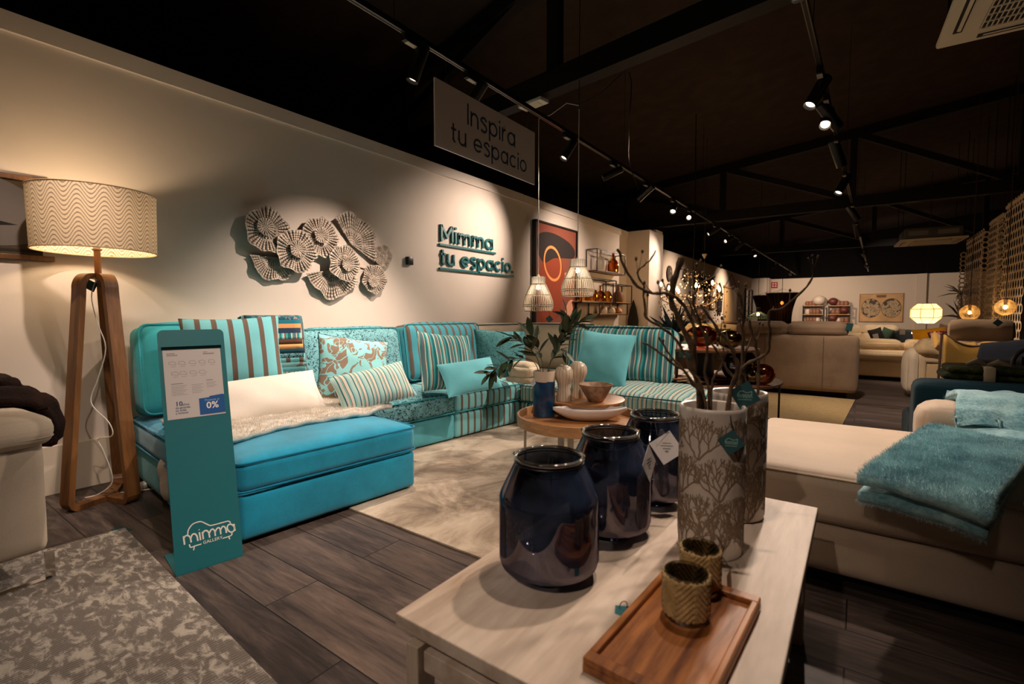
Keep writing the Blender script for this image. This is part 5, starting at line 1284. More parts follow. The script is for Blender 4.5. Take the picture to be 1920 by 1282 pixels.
# fluted vases, bowl, boat dish
FLU = plain('cream fluted ceramic', (206, 188, 166), .35, var=.05, vs_=12)
FLL = plain('brown flute lines', (92, 74, 58), .7)
def fluted(label, px, py, sc):
    q = at(px, py, z=.478); q.z = .4775
    t = thing('fluted_vase', label, 'vase', q)
    pr = [(0, 0), (.052, 0), (.054, .004), (.048, .06), (.044, .10), (.046, .125), (.060, .155), (.066, .185), (.062, .215), (.046, .238), (.028, .246), (.024, .252), (.022, .250), (.020, .235), (0, .232)]
    pr = [(a * sc, b * sc) for a, b in pr]
    m = MB(); m.lathe(pr, 80, wob=lambda k, n, z: 1 - .018 * (1 if (k % 5) == 0 else 0)); b = m.build('body', FLU, t)
    m = MB()
    for k in range(16):
        a = 2 * math.pi * k / 16; m.tube([(math.cos(a) * (r_ * .983), math.sin(a) * (r_ * .983), z) for r_, z in pr[2:11]], .0011, 4)
    m.build('flute_line', FLL, b); return t
fluted('cream fluted mushroom shaped vase, front left one on the higher round table', 1057, 751, 1.02)
fluted('cream fluted mushroom shaped vase, behind and right of its twin on the higher round table', 1083, 744, 1.06)
q = at(1117, 752, z=.478); q.z = .4775
m = MB(); m.lathe([(0, 0), (.050, 0), (.056, .006), (.085, .055), (.118, .118), (.120, .124), (.116, .124), (.105, .105), (.06, .025), (0, .016)], 48)
solo('bowl', m, [plain('rough brown stone', (150, 122, 98), .6, var=.22, vs_=30, bs=60)], 'rough brown and cream bowl on the right of the higher round table', 'bowl', loc=q)
q = at(1107, 790, z=.375); q = Vector((q.x - .02, q.y + .03, .3735))
CER = plain('grey white ceramic', (216, 208, 202), .35)
t = thing('boat_dish', 'long white boat shaped dish with grooved inside, at the front of the round tray table', 'dish', q, R(34))
m = MB(); LL, WW, HH = .50, .15, .085
def hull(u, v, inn=0):
    s = (u - .5) * 2; hw = (WW / 2 - inn) * (1 - abs(s) ** 2.2); a = math.pi * v
    prof = math.cos(a); dep = math.sin(a)
    zt = HH * (1 + .10 * s * s) ; zb = HH * .9 * (abs(s) ** 2.6) + inn
    return (s * (LL / 2 - inn), prof * hw, zt - (zt - zb) * dep ** .8)
m.grid(40, 18, lambda u, v: hull(u, v)); o = m.build('hull', CER, t); solidify(o, .006, 0)
m = MB()
for k in range(1, 8): m.tube([Vector(hull(.06 + .88 * j / 24, k / 8, .006)) for j in range(25)], .0012, 4)
m.build('groove_line', plain('grey groove', (140, 128, 116), .7), o)

# ---------------------------------------------------------------- wire wall shelves by the painting
SHW = wood('shelf board', (150, 110, 70), (186, 146, 100), axis=1, scale=8)
AMB = glass_mix('amber glass', (214, 140, 40), (240, 210, 150), .22, .06)
def wireshelf(label, px0, py0, px1, py1, dep=.22, boards=('bottom',)):
    a = at(px0, py0, x=WX + dep); b = at(px1, py1, x=WX + dep); y0, y1, z1, z0 = a.y, b.y, a.z, at(px0, py1, x=WX + dep).z
    t = thing('wire_wall_shelf', label, 'wall shelf', (WX, (y0 + y1) / 2, z0)); hw, h = (y1 - y0) / 2, z1 - z0
    for nm, xs in (('front_frame', dep), ('rear_frame', .012)):
        m = MB()
        for s in (-hw, hw): m.bar((xs, s, 0), (xs, s, h), .016)
        for z in (0, h): m.bar((xs, -hw, z), (xs, hw, z), .016)
        m.build(nm, BMETAL, t, smooth=False)
    m = MB()
    for s in (-hw, hw):
        for z in (0, h): m.bar((.012, s, z), (dep, s, z), .016)
    m.build('cross_bars', BMETAL, t, smooth=False)
    m = MB(); m.box((dep / 2, 0, .012), (dep - .02, 2 * hw - .02, .02)); m.build('board', SHW, t, smooth=False)
    return t, y0, y1, z0 + .022
_, ya, yb, za = wireshelf('black wire box shelf with a wooden board, uppermost of the group by the painting', 1120, 466, 1172, 507)
def bottle(label, y, z, h, r, mat, kind='bottle', x=.122, neck=True):
    m = MB(); pr = [(0, 0), (r * .85, 0), (r, h * .08), (r * 1.0, h * .40), (r * .7, h * .58), (r * .26, h * .66), (r * .22, h * .92), (r * .28, h), (r * .2, h)] if neck else [(0, 0), (r * .7, 0), (r, h * .3), (r * .95, h * .6), (r * .6, h * .95), (r * .55, h), (r * .5, h * .98)]
    m.lathe(pr, 24); return solo(kind, m, mat, label, kind, loc=(WX + x, y, z))
bottle('amber glass bottle on the uppermost wire shelf', ya + (yb - ya) * .72, za, .40, .105, AMB)
bottle('white ceramic bottle on the uppermost wire shelf', ya + (yb - ya) * .28, za, .40, .09, plain('white ceramic', (214, 200, 180), .4))
_, ya, yb, za = wireshelf('black wire box shelf with yellow glass, left one of the group by the painting', 1091, 518, 1155, 566)
YEL = glass_mix('yellow glass', (236, 176, 40), (250, 214, 120), .3, .08)
for k, (f, h, r) in enumerate(((.16, .22, .10), (.42, .34, .105), (.66, .30, .105), (.88, .20, .09))): bottle(('low yellow glass bowl', 'tall yellow glass bottle', 'round yellow glass jug', 'small yellow glass jar')[k] + ' on the left wire shelf by the painting', ya + (yb - ya) * f, za, h, r, YEL if k != 2 else AMB, 'glass_vessel', neck=k in (1, 2))
_, ya, yb, za = wireshelf('black wire box shelf holding a wicker bottle, right one of the group by the painting', 1150, 532, 1184, 568)
bottle('brown wicker bottle on the right wire shelf', (ya + yb) / 2, za, .34, .105, plain('brown wicker', (120, 76, 40), .7, bs=40))
_, ya, yb, za = wireshelf('black wire box shelf with pale bottles, lowest of the group by the painting', 1124, 567, 1176, 590)
for k, (f, h, r) in enumerate(((.3, .21, .07), (.55, .19, .09), (.80, .10, .10))): bottle(('slim cream bottle', 'short cream bottle', 'round orange bowl')[k] + ' on the lowest wire shelf', ya + (yb - ya) * f, za, h, r, plain('cream bottle', (206, 186, 160), .5) if k < 2 else plain('orange bowl', (190, 120, 62), .5), 'vessel', neck=k < 2)
p = at(1187, 605, y=9.63); m = MB(); m.lathe([(0, -.62), (.05, -.45), (.11, -.15), (.12, .05), (.07, .30), (.012, .46), (0, .48)], 16)
for v in m.bm.verts: v.co.y *= .15
solo('wall_leaf', m, plain('dark leaf ornament', (30, 24, 20), .6), 'dark narrow leaf shaped ornament hung on the side of the pillar', 'ornament', loc=p + Vector((0, .0, 0)))
# ---------------------------------------------------------------- far coffee table group
TAUP = fabric('taupe chenille', (136, 114, 92), .12, 260, .95, .2)
m = MB(); m.box((0, 0, .005), (2.6, 1.9, .01)); solo('area_rug', m, rug_mat('yellow woven rug', [(150, 124, 78), (186, 158, 108), (204, 180, 132)], 20, (.35, .65), (1, 5, 1), 200), 'yellow woven rug under the far brown table, before the taupe sofa back', 'rug', loc=(-1.35, 6.62, 0), rot=(0, 0, R(-3)), smooth=False)
c = at(1360, 722, z=.43); FT_ = Vector((c.x, 6.35, 0)); zt = .44
e = at(1452, 722, z=.44)
FT_ = Vector((e.x - .70, e.y + .22, 0)); rT = .74
t = thing('round_table', 'large round brown table far behind the vases, carrying amber glass balls', 'table', FT_)
DKW = wood('dark walnut top', (78, 52, 34), (116, 80, 54), axis=0, scale=6)
m = MB(); m.lathe([(0, zt - .03), (rT - .02, zt - .03), (rT, zt - .02), (rT, zt - .004), (rT - .01, zt), (0, zt)], 56); m.build('tabletop', DKW, t)
for k in range(3):
    a = R(-2 + 120 * k); x, y = math.cos(a) * (rT - .02), math.sin(a) * (rT - .02); m = MB(); m.bar((x, y, zt - .03), (x, y, .012), .016); m.bar((x, y, .012), (x * .72, y * .72, .012), .016); m.build('leg', BMETAL, t, smooth=False)
def onT(px, py): 
    q = at(px, py, z=zt); return Vector((q.x, q.y, zt + .001))
def ball(name, lb, loc, r, mat, cat='glass ball', sq=.92, group=None):
    m = MB(); m.lathe([(r * math.sin(R(a)), r * sq * (1 - math.cos(R(a)))) for a in range(0, 181, 12)], 28); return solo(name, m, mat, lb, cat, loc=loc, group=group)
ball('glass_ball', 'amber glass ball at the right end of the far round table', onT(1430, 721), .105, AMB)
ball('glass_ball', 'smaller smoky amber glass ball, left of the right hand one on the far round table', onT(1412, 720), .085, glass_mix('smoky amber', (130, 78, 30), (200, 170, 130), .35, .05))
ball('dark_glass_vase', 'dark aubergine round glass vase on the far round table', onT(1385, 716), .165, glass_mix('aubergine glass', (48, 26, 28), (150, 130, 130), .4, .05), 'vase', 1.0)
# raised stand with tray
q = onT(1322, 712); t = thing('table_stand', 'dark pedestal with a round tray standing on the far round table', 'stand', q)
m = MB(); m.box((0, 0, .15), (.14, .14, .30), bev=.01); m.build('pedestal', plain('dark wood block', (34, 24, 20), .5), t)
m = MB(); m.lathe([(0, .300), (.46, .300), (.48, .31), (.48, .325), (.46, .33), (0, .33)], 40); m.build('tray', DKW, t)
zt2 = q.z + .3305
def onS(dx, dy): return Vector((q.x + dx, q.y + dy, zt2 + .001))
ball('glass_pumpkin', 'orange glass pumpkin, larger one on the far pedestal tray', onS(-.02, -.1), .15, glass_mix('orange glass', (206, 104, 20), (240, 180, 110), .3, .1), 'ornament', .72)
ball('glass_pumpkin', 'yellow green glass pumpkin, smaller one on the far pedestal tray', onS(.24, -.12), .115, glass_mix('olive glass', (150, 120, 30), (220, 200, 120), .3, .1), 'ornament', .75)
o = onS(-.33, .02); t = thing('dark_plant', 'dark spiky succulent in a round pot on the far pedestal tray', 'plant', o)
m = MB(); m.lathe([(0, 0), (.06, 0), (.11, .05), (.11, .10), (.07, .13), (0, .13)], 24); m.build('pot', plain('black ceramic pot', (26, 26, 26), .3), t)
rnd = random.Random(4)
for k in range(16):
    a = rnd.uniform(0, 6.28); el = rnd.uniform(.5, 1.4); d = Vector((math.cos(a) * math.cos(el), math.sin(a) * math.cos(el), math.sin(el))); s = d.orthogonal().normalized(); L = rnd.uniform(.22, .34); b = Vector((0, 0, .12))
    m = MB(); m.tube([b, b + d * L * .4, b + d * L], [.022, .028, .002], 6); m.build('leaf', plain('dark teal leaf', (20, 40, 42), .6), t)
for k, (px, py, lb) in enumerate(((1262, 716, 'left of the pedestal'), (1345, 717, 'right of the pedestal'), (1366, 714, 'far right behind the dark vase'))):
    for j in range(2):
        m = MB(); r = .17 - .015 * j; m.lathe([(0, 0), (r * .6, 0), (r, .022), (r * .97, .026), (r * .6, .008), (0, .008)], 32)
        solo('plate', m, plain('rust glazed plate', (140, 74, 52), .35, var=.2, vs_=20) if j == 0 else plain('brown plate', (92, 56, 40), .35), ('lower brown glazed plate ' if j else 'upper rust glazed plate ') + lb + ' on the far round table', 'plate', loc=onT(px, py) + Vector((0, 0, 0 if j else .028)))
# ---------------------------------------------------------------- taupe sofa seen from behind
t = thing('taupe_sofa', 'taupe sofa seen from behind, with two head cushions along its top', 'sofa', (-.69, 7.45, 0), R(3))
m = MB(); m.rbox((0, .16, .45), (1.42, .30, .74), r=.05, n=10, puff=(.01, .02, 0), wr=.002); m.build('back_panel', TAUP, t)
m = MB(); m.rbox((0.02, .62, .30), (1.36, .85, .42), r=.05); m.build('seat', TAUP, t)
for s in (-1, 1):
    m = MB(); m.rbox((s * .60, .56, .34), (.20, .86, .50), r=.06); m.build('arm', TAUP, t)
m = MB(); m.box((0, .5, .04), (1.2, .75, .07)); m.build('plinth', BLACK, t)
for k, (x, wd) in enumerate(((-.40, .62), (.25, .66))):
    m = MB(); m.rbox((x, .13, .89), (wd, .20, .20), r=.075, puff=(.02, .02, .012), wr=.004, seed=k); m.build('head_cushion', TAUP, t)
m = MB()
for x in (-.35, .33): m.tube([(x, -.012, .10), (x, -.014, .45), (x, -.012, .80)], .004, 5)
m.build('seam', plain('taupe seam', (96, 80, 64), .9), t)
m = MB(); m.box((.60, .06, .93), (.07, .02, .10), rot=(0, .2, 0)); plabel(m.build('teal_tag', TEALTAG, t, smooth=False), 'dark teal swing tag')

# ---------------------------------------------------------------- sofas and cushions further back
SAND = fabric('sand fabric', (206, 178, 136), .06, 200, .9, .2)
CREAM = fabric('light cream fabric', (218, 194, 156), .05, 200, .9, .2)
def soft(t, name, c, d, mat, r=.06, puff=(.02, .02, .03), seed=0, wr=.006, rot=None):
    m = MB(); m.rbox(c, d, r=r, n=8, puff=puff, wr=wr, seed=seed, rot=rot); return m.build(name, mat, t)
# sectional in front of the map picture (seat run seen between taupe sofa and ochre chair)
B0 = at(1612, 706, z=.05); t = thing('sectional_sofa', 'long sand coloured sectional sofa beyond the taupe sofa, in front of the map picture', 'sofa', (0, 10.0, 0))
xa, xb = at(1600, 690, y=10.0).x, at(1716, 690, y=10.0).x
soft(t, 'base', ((xa + xb) / 2, .45, .19), (xb - xa, .9, .26), SAND, .03, (0, 0, 0)); soft(t, 'seat_cushion', ((xa + xb) / 2, .45, .39), (xb - xa + .03, .95, .17), CREAM, .06)
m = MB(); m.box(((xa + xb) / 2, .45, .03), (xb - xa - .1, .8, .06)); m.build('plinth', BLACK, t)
x1, x2, x3 = at(1607, 650, y=10.35).x, at(1694, 650, y=10.35).x, at(1765, 650, y=10.35).x
for k, (p, q) in enumerate(((x1, x2), (x2, x3))): soft(t, 'back_cushion', ((p + q) / 2, .42, .545), (q - p - .01, .5, .19), SAND, .09, (.04, .04, .03), k)
# far sofa along the wall
t = thing('cream_sofa', 'cream high backed sofa against the far wall, under the map picture', 'sofa', (0, 20.0, 0))
ys = 20.0
for k, (pa, pb) in enumerate(((1570, 1616), (1617, 1664), (1650, 1684))):
    a, b = at(pa, 625, y=ys), at(pb, 625, y=ys)
    soft(t, 'head_cushion', ((a.x + b.x) / 2, 0, at(1600, 618, y=ys).z), (b.x - a.x, .5, .32), CREAM, .12, (.03, .03, .03), k)
    if k < 2: soft(t, 'back_cushion', ((a.x + b.x) / 2, -.12, at(1600, 632, y=ys).z - .10), (b.x - a.x, .6, .55), CREAM, .08, (.03, .05, 0), k)
soft(t, 'seat', (at(1605, 650, y=ys).x, -.80, .125), (2.3, 1.6, .21), CREAM, .06)
def cushion_at(name, label, px, py, d, w_, h_, mat, face=R(-95), lean=R(-15), roll=0, cat='pillow', seed=0, tt=.18):
    o = pillow(label, mat, at(px, py, d=d), face, lean, w_, h_, tt, roll, seed); o['category'] = cat; return o
cushion_at('p', 'dark charcoal cushion with a pale card on the far cream sofa', 1643, 628, 14.95, .35, .42, plain('charcoal cloth', (30, 30, 32), .9), roll=R(-20), seed=21)
p = at(1642, 631, d=14.83); m = MB(); m.box((0, 0, 0), (.14, .01, .17), rot=(0, R(-14), R(10))); solo('paper_card', m, PAPER, 'pale card leaning on the charcoal cushion of the far cream sofa', 'card', loc=p, smooth=False)
cushion_at('p', 'dark green cushion beside the charcoal one on the far cream sofa', 1661, 628, 14.9, .29, .44, plain('bottle green cloth', (52, 78, 62), .9), roll=R(22), seed=22)
# navy armchair
NAVYF = fabric('navy velvet', (24, 54, 88), .15, 200, .8, .3)
c = at(1702, 636, d=14.5); t = thing('navy_armchair', 'navy blue armchair with a rounded back, under the paper lantern lamp', 'armchair', (c.x, c.y, 0))
zc = c.z
m = MB(); m.lathe([(0, 0), (.42, 0), (.46, .10), (.46, .30), (0, .36)], 28, c=(0, 0, zc - .46)); m.build('seat', NAVYF, t)
m = MB(); m.grid(24, 8, lambda u, v: (.46 * math.cos(math.pi * u), .40 * math.sin(math.pi * u), zc - .2 + v * (.20 + .28 * math.sin(math.pi * u) ** .8))); o = m.build('backrest', plain('dark navy shell', (22, 34, 46), .7), t); solidify(o, .06)
for k in range(4):
    a = R(45 + 90 * k); m = MB(); m.tube([(math.cos(a) * .3, math.sin(a) * .3, zc - .46), (math.cos(a) * .36, math.sin(a) * .36, .0)], .015, 6); m.build('leg', BMETAL, t)
p = at(1692, 622, d=14.42); m = MB(); m.box((0, 0, 0), (.13, .012, .17), rot=(0, 0, R(5))); solo('paper_card', m, plain('greyish card', (120, 112, 104), .8), 'grey card standing on the navy armchair', 'card', loc=p, smooth=False)
# bulb light on side table
c = at(1712, 625, d=14.2); t = thing('table_lamp', 'tiny glowing lamp on a small wooden tray, right of the navy armchair', 'lamp', c)
m = MB(); m.lathe([(0, -.03), (.035, 0), (.035, .04), (0, .07)], 14); m.build('bulb', emis('small glow', (255, 220, 170), 10), t)
m = MB(); m.box((.05, 0, .10), (.22, .2, .015)); m.box((.05, .09, .03), (.02, .02, .16)); m.build('tray', wood('tray wood', (120, 84, 46), (150, 108, 64)), t, smooth=False)
OCH = fabric('mustard cloth', (222, 156, 22), .06, 200)
cushion_at('p', 'bright mustard yellow cushion before the paper lantern lamp', 1742, 628, 8.7, .48, .24, OCH, lean=R(-10), roll=R(-8), seed=23)
cushion_at('p', 'floral dark cushion with a pink bloom, beside the mustard cushion', 1768, 632, 8.3, .38, .24, paisley('dark floral', (44, 24, 30), (190, 96, 84), 16), lean=R(-14), roll=R(-12), seed=24)
cushion_at('p', 'grey beige cushion crumpled behind the floral one', 1785, 624, 8.6, .40, .24, fabric('greige cloth', (170, 150, 130), .06, 200), lean=R(-14), roll=R(14), seed=25)
cushion_at('p', 'dark maroon flat cushion before the taupe bolster', 1796, 634, 7.8, .42, .20, plain('maroon cloth', (44, 22, 26), .9), lean=R(-30), roll=R(-8), seed=26)
# armless white-sided sofa end with pillow
YA = 8.2; g = lambda px, py: at(px, py, y=YA)
t = thing('cream_armed_sofa', 'cream sofa arm with a squashed pillow, left of the ochre chair', 'sofa', (0, YA, 0))
a, b = g(1716, 668), g(1768, 720)
soft(t, 'arm_top', ((g(1720, 670).x + g(1800, 670).x) / 2, .2, g(1730, 672).z), (g(1800, 670).x - g(1720, 670).x, .5, .10), CREAM, .03, (0, 0, 0))
soft(t, 'arm_post', (g(1727, 700).x, .2, .30), (.10, .5, .56), CREAM, .03, (0, 0, 0)); soft(t, 'inner_cushion', (g(1755, 705).x, .22, .30), (.42, .46, .42), SAND, .04)
soft(t, 'side_cover', (g(1712, 695).x, .15, .34), (.16, .4, .58), fabric('off white linen', (224, 206, 180), .05, 200), .075, (.03, .03, .02))
soft(t, 'squashed_pillow', (g(1750, 655).x, .15, g(1750, 655).z), (g(1780, 655).x - g(1716, 655).x, .5, .19), SAND, .09, (.02, .03, .04), 3, .012)
# ochre armchair
OC2 = fabric('ochre canvas', (164, 126, 58), .08, 240); OCE = plain('brown binding', (70, 46, 26), .8)
YB = 6.3; g = lambda px, py, dy=0: at(px, py, y=YB + dy)
xa, xb = g(1766, 660).x, g(1852, 660).x; zt3 = g(1800, 650).z
t = thing('ochre_chair', 'ochre canvas slouchy armchair with brown piping, below the taupe bolster', 'armchair', (xa, YB, 0)); wdt = xb - xa
m = MB(); m.grid(14, 10, lambda u, v: (u * wdt, .02 * math.sin(u * 3), .08 + (zt3 - .08 + .10 * (1 - u) ** 1.0 - .10 * math.sin(math.pi * u) * .6 + .02) * v)); o = m.build('front_panel', OC2, t); solidify(o, .05, -1)
m = MB(); m.grid(14, 8, lambda u, v: (u * wdt, .02 + .6 * v, zt3 - .02 + .10 * (1 - u) - .06 * math.sin(math.pi * u) + .05 * v - .10 * math.sin(math.pi * v))); o = m.build('seat_sling', OC2, t); solidify(o, .05, -1)
m = MB(); m.tube([(u * wdt, -.03, .08 + (zt3 - .08 + .10 * (1 - u) - .06 * math.sin(math.pi * u) + .03)) for u in [k / 14 for k in range(15)]], .010, 6); m.tube([(-.01, -.02, .05), (-.02, -.03, .4), (-.01, -.02, zt3 + .12)], .010, 6); m.build('piping', OCE, t)
m = MB(); xr = g(1915, 660).x - xa; m.rbox(((wdt + xr) / 2 + .02, .35, zt3 - .03), (xr - wdt, .7, .10), r=.04, n=8, puff=(0, 0, .02)); m.build('arm', OC2, t)
# taupe bolster
LIN = fabric('taupe linen', (176, 148, 116), .06, 220)
BC = at(1838, 620, d=6.9); t = thing('bolster', 'big round taupe linen bolster cushion with a teal tag, above the ochre chair', 'cushion', BC, R(-8)); bl, br = .70, .165
m = MB(); pr = [(0, -bl / 2), (br * .5, -bl / 2 + .005), (br * .86, -bl / 2 + .03), (br * .98, -bl / 2 + .09)] + [(br * (1 + .02 * math.sin(k)), -bl / 2 + .09 + (bl - .18) * k / 8) for k in range(1, 8)] + [(br * .98, bl / 2 - .09), (br * .86, bl / 2 - .03), (br * .5, bl / 2 - .005), (0, bl / 2)]
m.M = Matrix.Rotation(R(90), 4, 'Y'); m.lathe(pr, 36, wob=lambda k, n, z: 1 + .018 * math.sin(k * 1.9 + z * 20)); m.build('cover', LIN, t)
p = at(1871, 605, d=6.6); tagcard(t, Matrix.Rotation(R(8), 3, 'Z') @ (p - BC), toward(p), .075, TEALTAG, roll=R(50), name='teal_tag', lb='dark teal swing tag')
pz = BC.z - br + .012
t = thing('cream_daybed', 'cream daybed end carrying the big taupe bolster', 'sofa', (BC.x, BC.y, 0), R(-8)); m = MB(); m.rbox((0, 0, pz / 2 + .01), (.80, .46, pz - .02), r=.05, puff=(0, 0, .01)); m.build('upholstered_block', CREAM, t)
pls = [o for o in scene.objects if o.get('label', '').startswith(('bright mustard', 'floral dark', 'grey beige cushion', 'dark maroon'))]
t = thing('cream_chaise', 'low cream chaise seat under the mustard, floral and maroon cushions', 'sofa', (0, 0, 0))
for k, o in enumerate(pls):
    m = MB(); q = o.location; hz = q.z - .10; m.rbox((q.x, q.y, hz / 2 + .01), (.62, .9, hz - .02), r=.05, puff=(0, 0, .01)); m.build('seat_block', CREAM, t)
# navy throw / seat behind the green blanket
YC = 5.0; g = lambda px, py: at(px, py, y=YC)
t = thing('navy_lounge_chair', 'dark navy quilted lounge seat sloping up behind the green folded blanket', 'armchair', (0, YC, 0))
NV2 = fabric('midnight blue cloth', (38, 44, 56), .15, 160, .9)
P0, P1, P2, P3 = g(1822, 690), g(1868, 652), g(2010, 640), g(2010, 700)
m = MB(); m.grid(16, 10, lambda u, v: ((P0.lerp(P3, u)).lerp(P1.lerp(P2, u), v) - Vector((0, YC, 0)) + Vector((0, .55 * v, .018 * math.sin(v * 9))))); o = m.build('quilted_seat', NV2, t); solidify(o, .07, -1)
soft(t, 'base', ((P0.x + P3.x) / 2 + .06, .35, .25), (P3.x - P0.x, .6, .46), NV2, .05)
p0 = at(1897, 690, y=4.75); t = thing('arched_tube', 'grey curved tube frame rising behind the green blanket at the right edge', 'chair frame', p0)
q1 = [Vector((0, 0, -.02)), Vector((.01, 0, .07)), Vector((.05, 0, .125)), Vector((.12, 0, .14)), Vector((.22, 0, .13)), Vector((.26, 0, .05)), Vector((.27, 0, -.02))]
m = MB(); m.tube(smooth_pts(q1, 5), .013, 8); m.build('tube', plain('grey tube', (84, 84, 84), .4), t); m = MB(); m.box((.15, .03, .03), (.20, .02, .10)); m.build('green_insert', plain('green webbing', (44, 66, 22), .8), t)
# teal velvet chair behind the backrest
YD = 3.62; g = lambda px, py: at(px, py, y=YD)
TVL = fabric('petrol velvet', (7, 46, 58), .14, 200, .8, .05)
xa, xb = g(1714, 740).x, g(2050, 760).x; zt4 = g(1735, 717).z
t = thing('teal_armchair', 'dark petrol teal armchair whose top shows behind the beige backrest', 'armchair', (xa, YD, 0))
m = MB(); m.rbox(((xb - xa) / 2, .14, zt4 / 2 + .02), (xb - xa, .24, zt4 - .04), r=.045, n=8, puff=(0, .01, .01), wr=.003); m.build('backrest', TVL, t)
m = MB(); m.rbox(((xb - xa) / 2, .55, .24), (xb - xa, .62, .40), r=.05); m.build('seat', TVL, t)
# green folded blanket with pale ribbon
YE = 3.78; p0 = at(1771, 715, y=YE); p1 = at(2030, 730, y=YE); zt5 = zt4 + .0
t = thing('folded_blanket', 'dark green leaf patterned folded blanket tied with a pale ribbon, on the petrol armchair', 'blanket', (p0.x, YE, zt4))
GRN = leafy('dark green leaf weave', (34, 42, 22), (60, 62, 30)); hb = at(1800, 688, y=YE).z - zt4
m = MB(); m.rbox((.36, .18, hb * .28), (.72, .34, hb * .54), r=.028, n=10, puff=(.01, .01, .004), wr=.003); m.build('lower_layer', GRN, t)
m = MB(); m.rbox((.37, .18, hb * .76), (.70, .33, hb * .46), r=.024, n=10, puff=(.01, .01, .006), wr=.004, seed=3); u_ = m.build('upper_layer', GRN, t)
m = MB(); m.box((.19, .17, hb * .5), (.05, .372, hb + .016), bev=.01); rb = m.build('ribbon', plain('pale ribbon', (170, 152, 124), .7), t)
for s, (dx, dz) in enumerate(((-.09, .035), (.10, .03))):
    m = MB(); m.tube([(.19, .1, hb + .006), (.19 + dx * .5, .09, hb + dz), (.19 + dx, .08, hb + .012)], [.010, .020, .008], 8); m.build('bow_loop', plain('pale ribbon', (170, 152, 124), .7), rb)

# ---------------------------------------------------------------- left far sofa beyond the end module
YF = 8.7; t = thing('grey_beige_sofa', 'beige sofa with teal cushions, seen through the branches beyond the far round table', 'sofa', (0, YF, 0))
g = lambda px, py: at(px, py, y=YF); xa, xb = g(1245, 690).x, g(1372, 690).x
soft(t, 'seat', ((xa + xb) / 2, .1, .26), (xb - xa, .9, .40), TAUP, .06); soft(t, 'backrest', ((xa + xb) / 2, .62, .62), (xb - xa, .26, .54), CREAM, .08, (.02, .03, .03))
for k, (px, wd) in enumerate(((1275, .55), (1340, .5))): soft(t, 'back_cushion', (g(px, 640).x, .36, .62), (wd, .22, .40), CREAM, .09, (.02, .05, .03), k)
cushion_at('p', 'dusty teal square cushion on the beige sofa behind the branches', 1312, 662, 8.0, .46, .44, plain('dusty teal cloth', (74, 118, 128), .9), roll=R(35), lean=R(-20), seed=31)
cushion_at('p', 'grey cushion on the beige sofa behind the branches', 1338, 632, 8.3, .50, .34, plain('slate grey cloth', (84, 80, 78), .9), lean=R(-30), seed=32)
cushion_at('p', 'light aqua cushion on the beige sofa, beside the dark plant', 1282, 655, 8.1, .40, .30, AQ, lean=R(-30), seed=33)

# ---------------------------------------------------------------- left far wall decor
LFX = -4.25
def wallpt(px, py): return at(px, py, x=LFX + .02)
for k, (px, py, r, lb) in enumerate(((1255, 513, .22, 'upper left'), (1254, 545, .20, 'lower left'), (1284, 517, .20, 'right'))):
    c = wallpt(px, py); t = thing('wall_disc', 'dark round carved wall disc, %s one of three beside the pillar' % lb, 'wall art', c)
    m = MB(); m.M = Matrix.Rotation(R(90), 4, 'Y'); m.lathe([(r * .30, -.01), (r * .32, .02), (r * .62, .035), (r * .98, .02), (r, -.01)], 24); m.build('ring', plain('dark carved wood', (52, 42, 34), .7), t)
    m = MB(); m.M = Matrix.Rotation(R(90), 4, 'Y')
    for j in range(8): a = R(45 * j); m.tube([(math.cos(a) * r * .15, math.sin(a) * r * .15, .03), (math.cos(a) * r * .85, math.sin(a) * r * .85, .03)], r * .05, 5)
    m.build('carving', plain('pale carved wood', (120, 104, 86), .7), t)
def wallframe(name, label, px0, py0, px1, py1, cat, fmat, inner, bars=None, fw=.05):
    a, b = wallpt(px0, py0), wallpt(px1, py1); y0, y1 = a.y, b.y; z1 = a.z; z0 = at(px0, py1, x=LFX + .02).z
    t = thing(name, label, cat, (LFX, (y0 + y1) / 2, (z0 + z1) / 2)); hw, hh = (y1 - y0) / 2, (z1 - z0) / 2
    for (cy, cz, sy_, sz_) in ((-hw, 0, fw, 2 * hh + fw), (hw, 0, fw, 2 * hh + fw), (0, hh, 2 * hw, fw), (0, -hh, 2 * hw, fw)):
        m = MB(); m.box((.03, cy, cz), (.06, sy_, sz_)); m.build('frame_bar', fmat, t, smooth=False)
    m = MB(); m.box((.02, 0, 0), (.02, 2 * hw, 2 * hh)); p = m.build('panel', inner, t, smooth=False)
    if bars:
        m = MB()
        for f in bars[0]: m.box((.045, -hw + 2 * hw * f, 0), (.03, fw * .5, 2 * hh))
        for f in bars[1]: m.box((.045, 0, -hh + 2 * hh * f), (.03, 2 * hw, fw * .5))
        m.build('glazing_bar', fmat, p, smooth=False)
    return t
MIR = plain('mirror glass', (190, 190, 196), .05, 1.0)
wallframe('wall_mirror', 'rectangular mirror in a thin black frame, behind the chandelier', 1303, 508, 1320, 590, 'mirror', BMETAL, MIR)
wallframe('window_mirror', 'black window shaped mirror with panes at the end of the left far wall', 1398, 542, 1409, 596, 'mirror', BMETAL, MIR, ((.5,), (.25, .5, .75)), .07)
wallframe('small_picture', 'small wooden framed picture, left of the dark tassels', 1331, 556, 1341, 578, 'picture', wood('thin wood frame', (110, 82, 50), (140, 106, 66)), plain('pale picture', (190, 166, 130), .8))
c = wallpt(1347, 567); t = thing('tassel_hanging', 'dark tasselled wall hanging, left of the wooden scroll', 'wall hanging', c)
for k in range(7):
    m = MB(); y = (k - 3) * .07; m.tube([(.03, y, .72 - abs(k - 3) * .05), (.05, y * 1.2, .2), (.04, y * 1.25, -.5 + .07 * ((k * 3) % 4))], [.03, .045, .03], 6); m.build('tassel', plain('dark tassel', (30, 24, 22), .9), t)
